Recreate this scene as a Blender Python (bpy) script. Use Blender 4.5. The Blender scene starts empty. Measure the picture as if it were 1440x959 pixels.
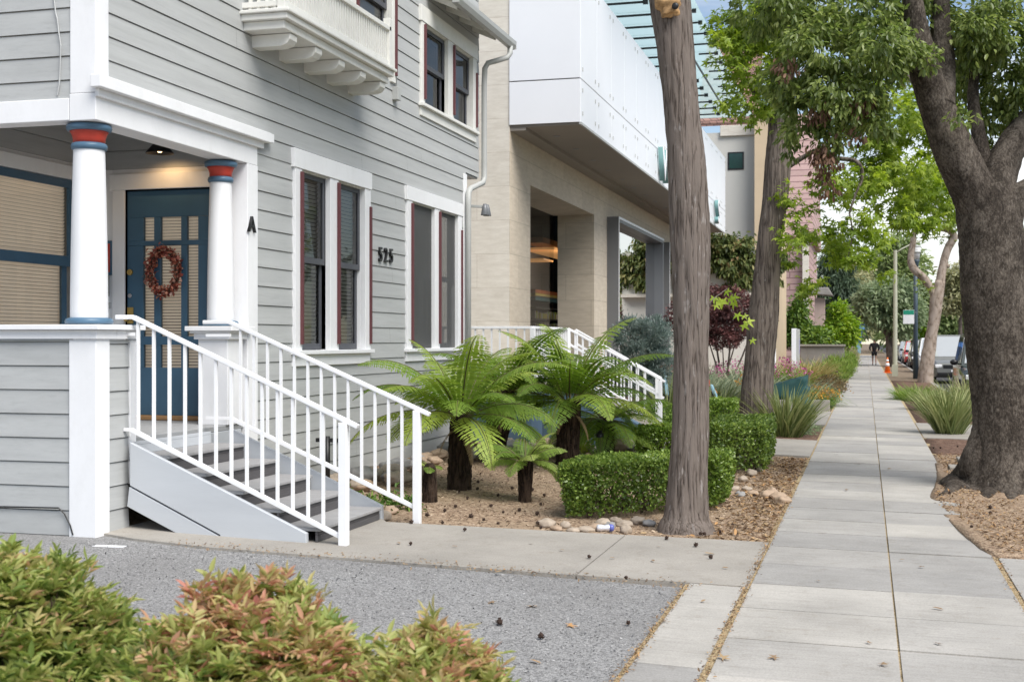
import bpy, bmesh, math, random
import numpy as np
from mathutils import Vector, Matrix, noise

random.seed(7)
RNG = np.random.default_rng(11)
SC = bpy.context.scene
COL = SC.collection
F, H = 1800.0, 1.65                       # focal length in photo pixels, eye height
A = math.atan(498 / F)
CA, SA = math.cos(A), math.sin(A)

# ---------------------------------------------------------------- measuring
def zg(x):
    """height of the ground: it falls gently from the house to the street"""
    if x < -5.65: return 0.158
    if x < -0.74: return 0.0111 + 0.03 * (-0.74 - x)
    if x < 2.5: return -0.015 * x
    return -0.0375
def ray(px):
    r = (px - 719.5) / F
    return r * CA - SA, r * SA + CA        # X/d, Y/d
def at_d(px, py, d):
    u, v = ray(px)
    return Vector((u * d, v * d, H - (py - 479.5) * d / F))
def on_x(px, py, X):
    d = X / ray(px)[0]
    return at_d(px, py, d)
def on_y(px, py, Y):
    d = Y / ray(px)[1]
    return at_d(px, py, d)
def gp(px, py, dz=0.0):
    z = 0.0
    for _ in range(12):
        d = (H - z) * F / (py - 479.5)
        z = zg(ray(px)[0] * d) + dz
    p = at_d(px, py, d)
    return Vector((p.x, p.y, z))
def dep(p): return -p[0] * SA + p[1] * CA

# ---------------------------------------------------------------- objects
ORG = {}
def tag(o, label, cat, group=None, kind=None):
    if label: o['label'] = label
    if cat: o['category'] = cat
    if group: o['group'] = group
    if kind: o['kind'] = kind
    return o
def thing(name, label, cat, loc, group=None, rz=0.0):
    o = bpy.data.objects.new(name, None)
    COL.objects.link(o)
    o.empty_display_size = 0.2
    o.location = loc
    o.rotation_euler = (0, 0, rz)
    ORG[o.name] = Vector(loc)
    return tag(o, label, cat, group)
def link_mesh(name, me, mat, parent=None, origin=None):
    o = bpy.data.objects.new(name, me)
    COL.objects.link(o)
    for m in (mat if isinstance(mat, (list, tuple)) else [mat]):
        me.materials.append(m)
    if parent is not None:
        o.parent = parent
        ORG[o.name] = ORG[parent.name]
        off = ORG[parent.name]
    else:
        off = Vector(origin) if origin is not None else Vector((0, 0, 0))
        o.location = off
        ORG[o.name] = off
    if off.length > 0:
        me.transform(Matrix.Translation(-off))
    return o
def copy_tree(o, parent=None):
    c = o.copy()
    COL.objects.link(c)
    if parent is not None: c.parent = parent
    for ch in list(o.children):
        copy_tree(ch, c)
    return c

class MB:
    def __init__(s):
        s.v, s.f, s.m, s.mi = [], [], [], 0
    def add(s, vs, fs):
        b = len(s.v)
        s.v.extend([tuple(v) for v in vs])
        for f in fs:
            s.f.append([i + b for i in f]); s.m.append(s.mi)
    def quad(s, a, b, c, d): s.add([a, b, c, d], [(0, 1, 2, 3)])
    def box(s, x0, x1, y0, y1, z0, z1):
        x0, x1 = min(x0, x1), max(x0, x1); y0, y1 = min(y0, y1), max(y0, y1); z0, z1 = min(z0, z1), max(z0, z1)
        vs = [(x0, y0, z0), (x1, y0, z0), (x1, y1, z0), (x0, y1, z0), (x0, y0, z1), (x1, y0, z1), (x1, y1, z1), (x0, y1, z1)]
        s.add(vs, [(3, 2, 1, 0), (4, 5, 6, 7), (0, 1, 5, 4), (1, 2, 6, 5), (2, 3, 7, 6), (3, 0, 4, 7)])
        return s
    def bar(s, p, q, w, h, up=(0, 0, 1)):
        p, q = Vector(p), Vector(q)
        t = (q - p).normalized(); up = Vector(up)
        if abs(t.dot(up)) > 0.98: up = Vector((1, 0, 0))
        a = t.cross(up).normalized(); b = a.cross(t).normalized()
        vs = []
        for c in (p, q):
            for i, j in ((-1, -1), (1, -1), (1, 1), (-1, 1)):
                vs.append(c + a * (w / 2 * i) + b * (h / 2 * j))
        s.add(vs, [(3, 2, 1, 0), (4, 5, 6, 7), (0, 1, 5, 4), (1, 2, 6, 5), (2, 3, 7, 6), (3, 0, 4, 7)])
        return s
    def prism(s, pts, ext):
        """flat polygon (3-D points) pushed along ext"""
        e = Vector(ext); n = len(pts)
        a = [Vector(p) for p in pts]
        s.add(a + [p + e for p in a], [tuple(range(n))[::-1], tuple(range(n, 2 * n))] + [(i, (i + 1) % n, (i + 1) % n + n, i + n) for i in range(n)])
        return s
    def tube(s, pts, rad, n=10, cap=True, disp=None):
        pts = [Vector(p) for p in pts]
        if not isinstance(rad, (list, tuple)): rad = [rad] * len(pts)
        vs, fs = [], []
        a = None
        for k, p in enumerate(pts):
            t = (pts[min(k + 1, len(pts) - 1)] - pts[max(k - 1, 0)]).normalized()
            if a is None:
                a = t.orthogonal().normalized()
            a = (a - t * a.dot(t)).normalized()
            b = t.cross(a)
            for i in range(n):
                th = 2 * math.pi * i / n
                dr = a * math.cos(th) + b * math.sin(th)
                r = rad[k]
                if disp: r += disp(p + dr * r, th, k)
                vs.append(p + dr * r)
        for k in range(len(pts) - 1):
            for i in range(n):
                j = (i + 1) % n
                fs.append((k * n + i, k * n + j, (k + 1) * n + j, (k + 1) * n + i))
        if cap:
            fs.append(tuple(range(n))[::-1]); fs.append(tuple(range((len(pts) - 1) * n, len(pts) * n)))
        s.add(vs, fs)
        return s
    def lathe(s, prof, c, n=32):
        vs, fs = [], []
        for r, z in prof:
            for i in range(n):
                th = 2 * math.pi * i / n
                vs.append((c[0] + r * math.cos(th), c[1] + r * math.sin(th), z))
        for k in range(len(prof) - 1):
            for i in range(n):
                j = (i + 1) % n
                fs.append((k * n + i, k * n + j, (k + 1) * n + j, (k + 1) * n + i))
        fs.append(tuple(range(n))[::-1]); fs.append(tuple(range((len(prof) - 1) * n, len(prof) * n)))
        s.add(vs, fs)
        return s
    def ball(s, c, r, sx=1, sy=1, sz=1, n=12, m=8, bump=0, seed=0):
        vs, fs = [], []
        for k in range(m + 1):
            ph = math.pi * k / m
            for i in range(n):
                th = 2 * math.pi * i / n
                d = Vector((math.sin(ph) * math.cos(th), math.sin(ph) * math.sin(th), math.cos(ph)))
                q = r * (1 + bump * noise.noise(d * 1.7 + Vector((seed * 7.1, seed * 3.3, seed))))
                vs.append((c[0] + d.x * q * sx, c[1] + d.y * q * sy, c[2] + d.z * q * sz))
        for k in range(m):
            for i in range(n):
                j = (i + 1) % n
                fs.append((k * n + i, k * n + j, (k + 1) * n + j, (k + 1) * n + i)[::-1])
        s.add(vs, fs)
        return s
    def build(s, name, mat, parent=None, origin=None, smooth=False, bevel=0, seg=2, merge=False):
        me = bpy.data.meshes.new(name)
        me.from_pydata([tuple(v) for v in s.v], [], s.f)
        if any(s.m): me.polygons.foreach_set('material_index', s.m)
        if smooth: me.polygons.foreach_set('use_smooth', [True] * len(me.polygons))
        if merge:
            bm = bmesh.new(); bm.from_mesh(me)
            bmesh.ops.remove_doubles(bm, verts=bm.verts, dist=1e-5)
            bmesh.ops.recalc_face_normals(bm, faces=bm.faces)
            bm.to_mesh(me); bm.free()
        me.update()
        o = link_mesh(name, me, mat, parent, origin)
        if bevel:
            b = o.modifiers.new('bevel', 'BEVEL'); b.width = bevel; b.segments = seg; b.limit_method = 'ANGLE'; b.angle_limit = math.radians(40)
        return o

# ---------------------------------------------------------------- materials
def new_mat(name):
    m = bpy.data.materials.new(name); m.use_nodes = True
    nt = m.node_tree
    b = nt.nodes['Principled BSDF']
    return m, nt, b
def N(nt, typ, **kw):
    n = nt.nodes.new(typ)
    for k, v in kw.items():
        if k in n.inputs: n.inputs[k].default_value = v
        else: setattr(n, k, v)
    return n
def ramp(nt, stops, interp='LINEAR'):
    r = nt.nodes.new('ShaderNodeValToRGB'); r.color_ramp.interpolation = interp
    e = r.color_ramp.elements
    while len(e) < len(stops): e.new(0.5)
    for i, (p, c) in enumerate(stops):
        e[i].position = p; e[i].color = (*c, 1) if len(c) == 3 else c
    return r
def sc(c, k): return tuple(min(1, max(0, x * k)) for x in c)
def paint(name, c, rough=0.5, var=0.08, scale=3.0, bump=0.15, bscale=60.0, stretch=(1, 1, 1), dirt=None, dirt_amt=0.35, metallic=0.0, spec=0.4, bdist=0.003):
    """painted or plain surface with slow tone drift, small spots of wear and a fine bump"""
    m, nt, b = new_mat(name)
    tc = N(nt, 'ShaderNodeTexCoord')
    mp = N(nt, 'ShaderNodeMapping'); mp.inputs['Scale'].default_value = stretch
    nt.links.new(tc.outputs['Object'], mp.inputs['Vector'])
    n1 = N(nt, 'ShaderNodeTexNoise', Scale=scale, Detail=6.0, Roughness=0.65)
    nt.links.new(mp.outputs[0], n1.inputs['Vector'])
    r1 = ramp(nt, [(0.3, sc(c, 1 - var)), (0.7, sc(c, 1 + var))])
    nt.links.new(n1.outputs['Fac'], r1.inputs['Fac'])
    out = r1.outputs['Color']
    if dirt:
        n2 = N(nt, 'ShaderNodeTexNoise', Scale=scale * 3.1, Detail=8.0, Roughness=0.7)
        nt.links.new(mp.outputs[0], n2.inputs['Vector'])
        r2 = ramp(nt, [(0.52, (0, 0, 0)), (0.75, (dirt_amt,) * 3)])
        nt.links.new(n2.outputs['Fac'], r2.inputs['Fac'])
        mx = N(nt, 'ShaderNodeMix', data_type='RGBA')
        nt.links.new(r2.outputs['Color'], mx.inputs[0]); nt.links.new(out, mx.inputs[6]); mx.inputs[7].default_value = (*dirt, 1)
        out = mx.outputs[2]
    nt.links.new(out, b.inputs['Base Color'])
    b.inputs['Roughness'].default_value = rough; b.inputs['Metallic'].default_value = metallic
    b.inputs['Specular IOR Level'].default_value = spec
    if bump:
        n3 = N(nt, 'ShaderNodeTexNoise', Scale=bscale, Detail=4.0)
        nt.links.new(mp.outputs[0], n3.inputs['Vector'])
        bp = N(nt, 'ShaderNodeBump', Strength=bump, Distance=bdist)
        nt.links.new(n3.outputs['Fac'], bp.inputs['Height']); nt.links.new(bp.outputs[0], b.inputs['Normal'])
    return m
def leafmat(name, stops, trans=0.3, rough=0.45, spec=0.35):
    m, nt, b = new_mat(name)
    at = N(nt, 'ShaderNodeAttribute', attribute_name='rnd')
    r = ramp(nt, stops)
    nt.links.new(at.outputs['Fac'], r.inputs['Fac'])
    nt.links.new(r.outputs['Color'], b.inputs['Base Color'])
    b.inputs['Roughness'].default_value = rough; b.inputs['Specular IOR Level'].default_value = spec
    t = N(nt, 'ShaderNodeBsdfTranslucent')
    hs = N(nt, 'ShaderNodeHueSaturation', Saturation=1.1, Value=1.35)
    nt.links.new(r.outputs['Color'], hs.inputs['Color']); nt.links.new(hs.outputs[0], t.inputs['Color'])
    mx = N(nt, 'ShaderNodeMixShader', Fac=trans)
    nt.links.new(b.outputs[0], mx.inputs[1]); nt.links.new(t.outputs[0], mx.inputs[2])
    nt.links.new(mx.outputs[0], nt.nodes['Material Output'].inputs['Surface'])
    return m
def glassmat(name, tint=(0.9, 0.95, 0.95), ior=1.5, boost=1.0, rough=0.0):
    m, nt, b = new_mat(name)
    nt.nodes.remove(b)
    tr = N(nt, 'ShaderNodeBsdfTransparent'); tr.inputs[0].default_value = (*tint, 1)
    gl = N(nt, 'ShaderNodeBsdfGlossy', Roughness=rough)
    fr = N(nt, 'ShaderNodeFresnel', IOR=ior)
    ml = N(nt, 'ShaderNodeMath', operation='MULTIPLY'); ml.inputs[1].default_value = boost; ml.use_clamp = True
    nt.links.new(fr.outputs[0], ml.inputs[0])
    mx = N(nt, 'ShaderNodeMixShader')
    nt.links.new(ml.outputs[0], mx.inputs[0]); nt.links.new(tr.outputs[0], mx.inputs[1]); nt.links.new(gl.outputs[0], mx.inputs[2])
    nt.links.new(mx.outputs[0], nt.nodes['Material Output'].inputs['Surface'])
    return m
def barkmat(name, dark, mid, light, sx=9.0, sz=1.6, fleck=0.0, lichen=(0.4, 0.39, 0.36), bump=1.0, wr=0.5, dist=0.5, wf=0.55):
    m, nt, b = new_mat(name)
    tc = N(nt, 'ShaderNodeTexCoord')
    mp = N(nt, 'ShaderNodeMapping'); mp.inputs['Scale'].default_value = (sx, sx, sz)
    nt.links.new(tc.outputs['Object'], mp.inputs['Vector'])
    nz = N(nt, 'ShaderNodeTexNoise', Scale=0.55, Detail=4.0, Roughness=0.6)
    nt.links.new(mp.outputs[0], nz.inputs['Vector'])
    ad = N(nt, 'ShaderNodeVectorMath', operation='MULTIPLY_ADD'); ad.inputs[1].default_value = (dist, dist, dist)
    nt.links.new(nz.outputs['Color'], ad.inputs[0]); nt.links.new(mp.outputs[0], ad.inputs[2])
    vo = N(nt, 'ShaderNodeTexNoise', Scale=0.9, Detail=7.0, Roughness=0.6, noise_type='RIDGED_MULTIFRACTAL')
    vo.inputs['Offset'].default_value = 0.85; vo.inputs['Gain'].default_value = 1.6
    nt.links.new(ad.outputs[0], vo.inputs['Vector'])
    vr = N(nt, 'ShaderNodeMapRange'); vr.inputs[1].default_value = 0.2; vr.inputs[2].default_value = 1.7; vr.inputs[3].default_value = 1.0; vr.inputs[4].default_value = 0.0
    nt.links.new(vo.outputs['Fac'], vr.inputs[0])
    fn = N(nt, 'ShaderNodeTexNoise', Scale=6.0, Detail=6.0, Roughness=0.7); nt.links.new(mp.outputs[0], fn.inputs['Vector'])
    big = N(nt, 'ShaderNodeTexNoise', Scale=2.6, Detail=4.0, Roughness=0.6); nt.links.new(tc.outputs['Object'], big.inputs['Vector'])
    mu = N(nt, 'ShaderNodeMath', operation='MULTIPLY_ADD'); mu.inputs[1].default_value = wf
    nt.links.new(fn.outputs['Fac'], mu.inputs[0]); m5 = N(nt, 'ShaderNodeMath', operation='MULTIPLY'); m5.inputs[1].default_value = wr; nt.links.new(vr.outputs[0], m5.inputs[0]); nt.links.new(m5.outputs[0], mu.inputs[2])
    m6 = N(nt, 'ShaderNodeMath', operation='MULTIPLY_ADD'); m6.inputs[1].default_value = 0.5; nt.links.new(big.outputs['Fac'], m6.inputs[0]); nt.links.new(mu.outputs[0], m6.inputs[2])
    cr = ramp(nt, [(0.50, dark), (0.74, mid), (1.0, light)])
    nt.links.new(m6.outputs[0], cr.inputs['Fac'])
    out = cr.outputs['Color']
    mp2 = N(nt, 'ShaderNodeMapping'); mp2.inputs['Scale'].default_value = (26, 26, 7)
    nt.links.new(tc.outputs['Object'], mp2.inputs['Vector'])
    n2 = N(nt, 'ShaderNodeTexNoise', Scale=1.0, Detail=5.0, Roughness=0.6)
    nt.links.new(mp2.outputs[0], n2.inputs['Vector'])
    r2 = ramp(nt, [(0.60, (0, 0, 0)), (0.68, (fleck,) * 3)])
    nt.links.new(n2.outputs['Fac'], r2.inputs['Fac'])
    mx = N(nt, 'ShaderNodeMix', data_type='RGBA')
    nt.links.new(r2.outputs['Color'], mx.inputs[0]); nt.links.new(out, mx.inputs[6]); mx.inputs[7].default_value = (*lichen, 1)
    nt.links.new(mx.outputs[2], b.inputs['Base Color'])
    b.inputs['Roughness'].default_value = 0.9; b.inputs['Specular IOR Level'].default_value = 0.15
    bp = N(nt, 'ShaderNodeBump', Strength=bump, Distance=0.02)
    nt.links.new(mu.outputs[0], bp.inputs['Height']); nt.links.new(bp.outputs[0], b.inputs['Normal'])
    return m
def chipmat(name, cols, scale, bump=0.8, stretch=(1, 1, 1), big=None, bigcol=None, bigamt=0.6, rough=0.9, bd=0.01):
    """a surface of many small pieces (gravel, chips): each Voronoi cell has a tone of its own"""
    m, nt, b = new_mat(name)
    tc = N(nt, 'ShaderNodeTexCoord')
    mp = N(nt, 'ShaderNodeMapping'); mp.inputs['Scale'].default_value = stretch
    nt.links.new(tc.outputs['Object'], mp.inputs['Vector'])
    nz = N(nt, 'ShaderNodeTexNoise', Scale=scale * 0.35, Detail=3.0)
    nt.links.new(mp.outputs[0], nz.inputs['Vector'])
    mv = N(nt, 'ShaderNodeVectorMath', operation='MULTIPLY_ADD'); mv.inputs[1].default_value = (2.2 / scale,) * 3
    nt.links.new(nz.outputs['Color'], mv.inputs[0]); nt.links.new(mp.outputs[0], mv.inputs[2])
    vo = N(nt, 'ShaderNodeTexVoronoi', Scale=scale)
    nt.links.new(mv.outputs[0], vo.inputs['Vector'])
    sp = N(nt, 'ShaderNodeSeparateColor'); nt.links.new(vo.outputs['Color'], sp.inputs[0])
    r = ramp(nt, [((i + 0.0) / (len(cols) - 1), c) for i, c in enumerate(cols)])
    nt.links.new(sp.outputs[0], r.inputs['Fac'])
    out = r.outputs['Color']
    if big:
        n2 = N(nt, 'ShaderNodeTexNoise', Scale=big, Detail=6.0, Roughness=0.6)
        nt.links.new(tc.outputs['Object'], n2.inputs['Vector'])
        r2 = ramp(nt, [(0.42, (0, 0, 0)), (0.68, (bigamt,) * 3)])
        nt.links.new(n2.outputs['Fac'], r2.inputs['Fac'])
        mx = N(nt, 'ShaderNodeMix', data_type='RGBA')
        nt.links.new(r2.outputs['Color'], mx.inputs[0]); nt.links.new(out, mx.inputs[6]); mx.inputs[7].default_value = (*bigcol, 1)
        out = mx.outputs[2]
    nt.links.new(out, b.inputs['Base Color'])
    b.inputs['Roughness'].default_value = rough; b.inputs['Specular IOR Level'].default_value = 0.2
    bp = N(nt, 'ShaderNodeBump', Strength=bump, Distance=bd)
    iv = N(nt, 'ShaderNodeMath', operation='SUBTRACT'); iv.inputs[0].default_value = 1.0
    nt.links.new(vo.outputs['Distance'], iv.inputs[1])
    nt.links.new(iv.outputs[0], bp.inputs['Height']); nt.links.new(bp.outputs[0], b.inputs['Normal'])
    return m
def concretemat(name, c, joint=False):
    m, nt, b = new_mat(name)
    tc = N(nt, 'ShaderNodeTexCoord')
    n1 = N(nt, 'ShaderNodeTexNoise', Scale=1.1, Detail=8.0, Roughness=0.62)
    n2 = N(nt, 'ShaderNodeTexNoise', Scale=90.0, Detail=4.0, Roughness=0.7)
    n3 = N(nt, 'ShaderNodeTexNoise', Scale=7.0, Detail=8.0, Roughness=0.75)
    mpb = N(nt, 'ShaderNodeMapping'); mpb.inputs['Scale'].default_value = (1.2, 70, 1)
    nt.links.new(tc.outputs['Object'], mpb.inputs['Vector'])
    n4 = N(nt, 'ShaderNodeTexNoise', Scale=1.0, Detail=3.0)
    nt.links.new(mpb.outputs[0], n4.inputs['Vector'])
    for n in (n1, n2, n3): nt.links.new(tc.outputs['Object'], n.inputs['Vector'])
    r1 = ramp(nt, [(0.3, sc(c, 0.8)), (0.72, sc(c, 1.14))]); nt.links.new(n1.outputs['Fac'], r1.inputs['Fac'])
    r2 = ramp(nt, [(0.3, (0.72, 0.72, 0.72)), (0.7, (1.16, 1.16, 1.16))]); nt.links.new(n2.outputs['Fac'], r2.inputs['Fac'])
    mu = N(nt, 'ShaderNodeMix', data_type='RGBA', blend_type='MULTIPLY'); mu.inputs[0].default_value = 0.75
    nt.links.new(r1.outputs['Color'], mu.inputs[6]); nt.links.new(r2.outputs['Color'], mu.inputs[7])
    r3 = ramp(nt, [(0.54, (0, 0, 0)), (0.74, (0.6, 0.6, 0.6))]); nt.links.new(n3.outputs['Fac'], r3.inputs['Fac'])
    m3 = N(nt, 'ShaderNodeMix', data_type='RGBA'); nt.links.new(r3.outputs['Color'], m3.inputs[0])
    nt.links.new(mu.outputs[2], m3.inputs[6]); m3.inputs[7].default_value = (*sc((c[0], c[1] * 0.93, c[2] * 0.84), 0.62), 1)
    at = N(nt, 'ShaderNodeAttribute', attribute_name='rnd')
    r5 = ramp(nt, [(0.0, (0.80, 0.80, 0.81)), (1.0, (1.08, 1.06, 1.03))]); nt.links.new(at.outputs['Fac'], r5.inputs['Fac'])
    r4 = ramp(nt, [(0.36, (0.80, 0.80, 0.79)), (0.52, (1.04, 1.04, 1.04))]); nt.links.new(n4.outputs['Fac'], r4.inputs['Fac'])
    m4 = N(nt, 'ShaderNodeMix', data_type='RGBA', blend_type='MULTIPLY'); m4.inputs[0].default_value = 0.55 if joint else 0.2
    nt.links.new(m3.outputs[2], m4.inputs[6]); nt.links.new(r4.outputs['Color'], m4.inputs[7])
    m5 = N(nt, 'ShaderNodeMix', data_type='RGBA', blend_type='MULTIPLY'); m5.inputs[0].default_value = 1.0 if joint else 0.0
    nt.links.new(m4.outputs[2], m5.inputs[6]); nt.links.new(r5.outputs['Color'], m5.inputs[7])
    nt.links.new(m5.outputs[2], b.inputs['Base Color'])
    b.inputs['Roughness'].default_value = 0.85; b.inputs['Specular IOR Level'].default_value = 0.25
    ad = N(nt, 'ShaderNodeMath', operation='ADD'); nt.links.new(n2.outputs['Fac'], ad.inputs[0]); nt.links.new(n4.outputs['Fac'], ad.inputs[1])
    bp = N(nt, 'ShaderNodeBump', Strength=0.25, Distance=0.004); nt.links.new(ad.outputs[0], bp.inputs['Height']); nt.links.new(bp.outputs[0], b.inputs['Normal'])
    return m
def blockmat(name, c, bw, bh, mortar, joint=0.006, rough=0.8, var=0.1):
    m, nt, b = new_mat(name)
    tc = N(nt, 'ShaderNodeTexCoord'); sp = N(nt, 'ShaderNodeSeparateXYZ'); nt.links.new(tc.outputs['Object'], sp.inputs[0])
    ad = N(nt, 'ShaderNodeMath', operation='ADD'); nt.links.new(sp.outputs[0], ad.inputs[0]); nt.links.new(sp.outputs[1], ad.inputs[1])
    cb = N(nt, 'ShaderNodeCombineXYZ'); nt.links.new(ad.outputs[0], cb.inputs[0]); nt.links.new(sp.outputs[2], cb.inputs[1])
    br = N(nt, 'ShaderNodeTexBrick', Scale=1.0); br.inputs['Brick Width'].default_value = bw; br.inputs['Row Height'].default_value = bh
    br.inputs['Mortar Size'].default_value = joint; br.inputs['Mortar Smooth'].default_value = 0.2
    br.inputs['Color1'].default_value = (*sc(c, 1 - var), 1); br.inputs['Color2'].default_value = (*sc(c, 1 + var), 1); br.inputs['Mortar'].default_value = (*mortar, 1)
    nt.links.new(cb.outputs[0], br.inputs['Vector'])
    mp = N(nt, 'ShaderNodeMapping'); mp.inputs['Scale'].default_value = (3, 3, 14); nt.links.new(tc.outputs['Object'], mp.inputs['Vector'])
    n1 = N(nt, 'ShaderNodeTexNoise', Scale=1.0, Detail=8.0, Roughness=0.7); nt.links.new(mp.outputs[0], n1.inputs['Vector'])
    r = ramp(nt, [(0.3, (0.84, 0.82, 0.79)), (0.68, (1.06, 1.06, 1.06))]); nt.links.new(n1.outputs['Fac'], r.inputs['Fac'])
    mu = N(nt, 'ShaderNodeMix', data_type='RGBA', blend_type='MULTIPLY'); mu.inputs[0].default_value = 1.0
    nt.links.new(br.outputs['Color'], mu.inputs[6]); nt.links.new(r.outputs['Color'], mu.inputs[7])
    nt.links.new(mu.outputs[2], b.inputs['Base Color']); b.inputs['Roughness'].default_value = rough
    bp = N(nt, 'ShaderNodeBump', Strength=0.4, Distance=0.006, invert=True); nt.links.new(br.outputs['Fac'], bp.inputs['Height']); nt.links.new(bp.outputs[0], b.inputs['Normal'])
    return m

MT = {}
MT['siding'] = paint('grey_siding_paint', (0.43, 0.437, 0.432), 0.55, 0.10, 1.3, 0.3, 30, (1, 0.35, 7), dirt=(0.30, 0.305, 0.30), dirt_amt=0.55)
MT['white'] = paint('white_trim_paint', (0.80, 0.80, 0.81), 0.45, 0.04, 2.5, 0.15, 50, (1, 1, 0.5), dirt=(0.6, 0.59, 0.57), dirt_amt=0.22)
MT['rail'] = paint('white_rail_enamel', (0.84, 0.84, 0.85), 0.35, 0.03, 4, 0.05, 80, dirt=(0.66, 0.64, 0.6), dirt_amt=0.15)
MT['cream'] = paint('cream_trim_paint', (0.74, 0.73, 0.69), 0.5, 0.05, 3, 0.12, 50, dirt=(0.5, 0.49, 0.45), dirt_amt=0.3)
MT['stairgrey'] = paint('pale_grey_stair_paint', (0.49, 0.51, 0.535), 0.5, 0.05, 1.5, 0.15, 40, (0.5, 1, 3), dirt=(0.4, 0.42, 0.44), dirt_amt=0.25)
MT['blue'] = paint('slate_blue_paint', (0.05, 0.115, 0.18), 0.4, 0.1, 2, 0.1, 50)
MT['bluelight'] = paint('blue_column_paint', (0.085, 0.16, 0.24), 0.35, 0.1, 6, 0.1, 50)
MT['red'] = paint('red_band_paint', (0.50, 0.055, 0.035), 0.4, 0.08, 5, 0.08, 50)
MT['maroon'] = paint('burgundy_strip_paint', (0.115, 0.036, 0.04), 0.5, 0.12, 8, 0.1, 50)
MT['sash'] = paint('dark_slate_sash', (0.075, 0.078, 0.09), 0.5, 0.12, 4, 0.1, 50)
MT['screen'] = paint('insect_screen', (0.10, 0.10, 0.098), 0.8, 0.12, 1.2, 0.05, 200)
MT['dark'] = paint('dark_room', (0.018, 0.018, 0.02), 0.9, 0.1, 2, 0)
MT['blind'] = paint('glowing_beige_blind', (0.80, 0.70, 0.58), 0.6, 0.06, 3, 0.05, 40)
MT['blindgrey'] = paint('grey_blind', (0.50, 0.48, 0.45), 0.7, 0.06, 3, 0.05, 40)  # blind in one even warm grey
MT['glass'] = glassmat('window_glass', (0.88, 0.9, 0.9), 1.45, 1.0)
MT['mirror'] = glassmat('mirror_glass', (0.25, 0.3, 0.3), 1.8, 9.0)
m_, nt_, b_ = new_mat('frosted_green_glass')
b_.inputs['Base Color'].default_value = (0.60, 0.68, 0.67, 1); b_.inputs['Roughness'].default_value = 0.12
t_ = N(nt_, 'ShaderNodeBsdfTranslucent'); t_.inputs[0].default_value = (0.80, 0.88, 0.87, 1)
tr_ = N(nt_, 'ShaderNodeBsdfTransparent'); tr_.inputs[0].default_value = (0.8, 0.92, 0.91, 1)
x1_ = N(nt_, 'ShaderNodeMixShader', Fac=0.6); nt_.links.new(b_.outputs[0], x1_.inputs[1]); nt_.links.new(t_.outputs[0], x1_.inputs[2])
x2_ = N(nt_, 'ShaderNodeMixShader', Fac=0.5); nt_.links.new(x1_.outputs[0], x2_.inputs[1]); nt_.links.new(tr_.outputs[0], x2_.inputs[2])
nt_.links.new(x2_.outputs[0], nt_.nodes['Material Output'].inputs['Surface'])
MT['canopyglass'] = m_
MT['brass'] = paint('brass', (0.55, 0.38, 0.12), 0.3, 0.1, 20, 0.05, 80, metallic=0.9)
MT['black'] = paint('black_enamel', (0.015, 0.015, 0.016), 0.4, 0.1, 5, 0.05, 60)
MT['greymetal'] = paint('grey_metal', (0.17, 0.175, 0.185), 0.45, 0.06, 1.0, 0.05, 60, (1, 1, 0.3), metallic=0.3)
MT['gutter'] = paint('grey_gutter_paint', (0.42, 0.425, 0.41), 0.45, 0.06, 3, 0.08, 50)
MT['wood'] = paint('bare_wood', (0.30, 0.17, 0.075), 0.7, 0.25, 6, 0.3, 30, (1, 8, 8))
MT['porch'] = paint('porch_floor_paint', (0.33, 0.335, 0.34), 0.6, 0.1, 3, 0.2, 30, (6, 1, 1), dirt=(0.25, 0.22, 0.17), dirt_amt=0.5)
MT['tread'] = paint('grey_tread', (0.30, 0.295, 0.295), 0.7, 0.1, 3, 0.2, 40, (1, 4, 1), dirt=(0.22, 0.2, 0.17), dirt_amt=0.5)
MT['riser'] = paint('charcoal_composite_board', (0.085, 0.08, 0.082), 0.7, 0.22, 3, 0.3, 25, (1, 1.5, 40), dirt=(0.15, 0.145, 0.145), dirt_amt=0.5)
MT['stone'] = blockmat('cream_limestone', (0.60, 0.52, 0.42), 1.25, 0.62, (0.43, 0.37, 0.29), 0.006, var=0.05)
MT['stonewhite'] = blockmat('pale_limestone', (0.70, 0.655, 0.58), 1.25, 0.62, (0.56, 0.5, 0.43), 0.005, var=0.03)
MT['soffit'] = paint('taupe_soffit_panel', (0.30, 0.265, 0.23), 0.7, 0.05, 0.6, 0.05, 50)
MT['panel'] = paint('white_metal_panel', (0.82, 0.825, 0.85), 0.35, 0.02, 0.6, 0.0, 50)
MT['panelgap'] = paint('panel_joint_grey', (0.28, 0.28, 0.29), 0.7, 0.05, 2, 0)
MT['stucco'] = paint('pale_stucco', (0.62, 0.60, 0.55), 0.85, 0.04, 0.6, 0.3, 40)
MT['tan'] = paint('tan_stucco', (0.60, 0.47, 0.32), 0.85, 0.06, 0.8, 0.3, 40)
MT['tile'] = blockmat('clay_roof_tile', (0.26, 0.15, 0.12), 0.3, 0.16, (0.09, 0.05, 0.045), 0.02, var=0.3)
MT['pinktile'] = blockmat('pinkish_roof_tile', (0.50, 0.34, 0.32), 5.0, 0.36, (0.26, 0.16, 0.16), 0.035, var=0.08)
MT['concrete'] = concretemat('sidewalk_concrete', (0.40, 0.385, 0.36), True)
MT['concrete2'] = concretemat('walkway_concrete', (0.34, 0.315, 0.28))
MT['asphalt'] = chipmat('parking_aggregate', [(0.14, 0.137, 0.135), (0.24, 0.236, 0.232), (0.30, 0.295, 0.29), (0.42, 0.41, 0.40)], 112, 0.7, big=0.7, bigcol=(0.20, 0.192, 0.185), bigamt=0.6)
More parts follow.
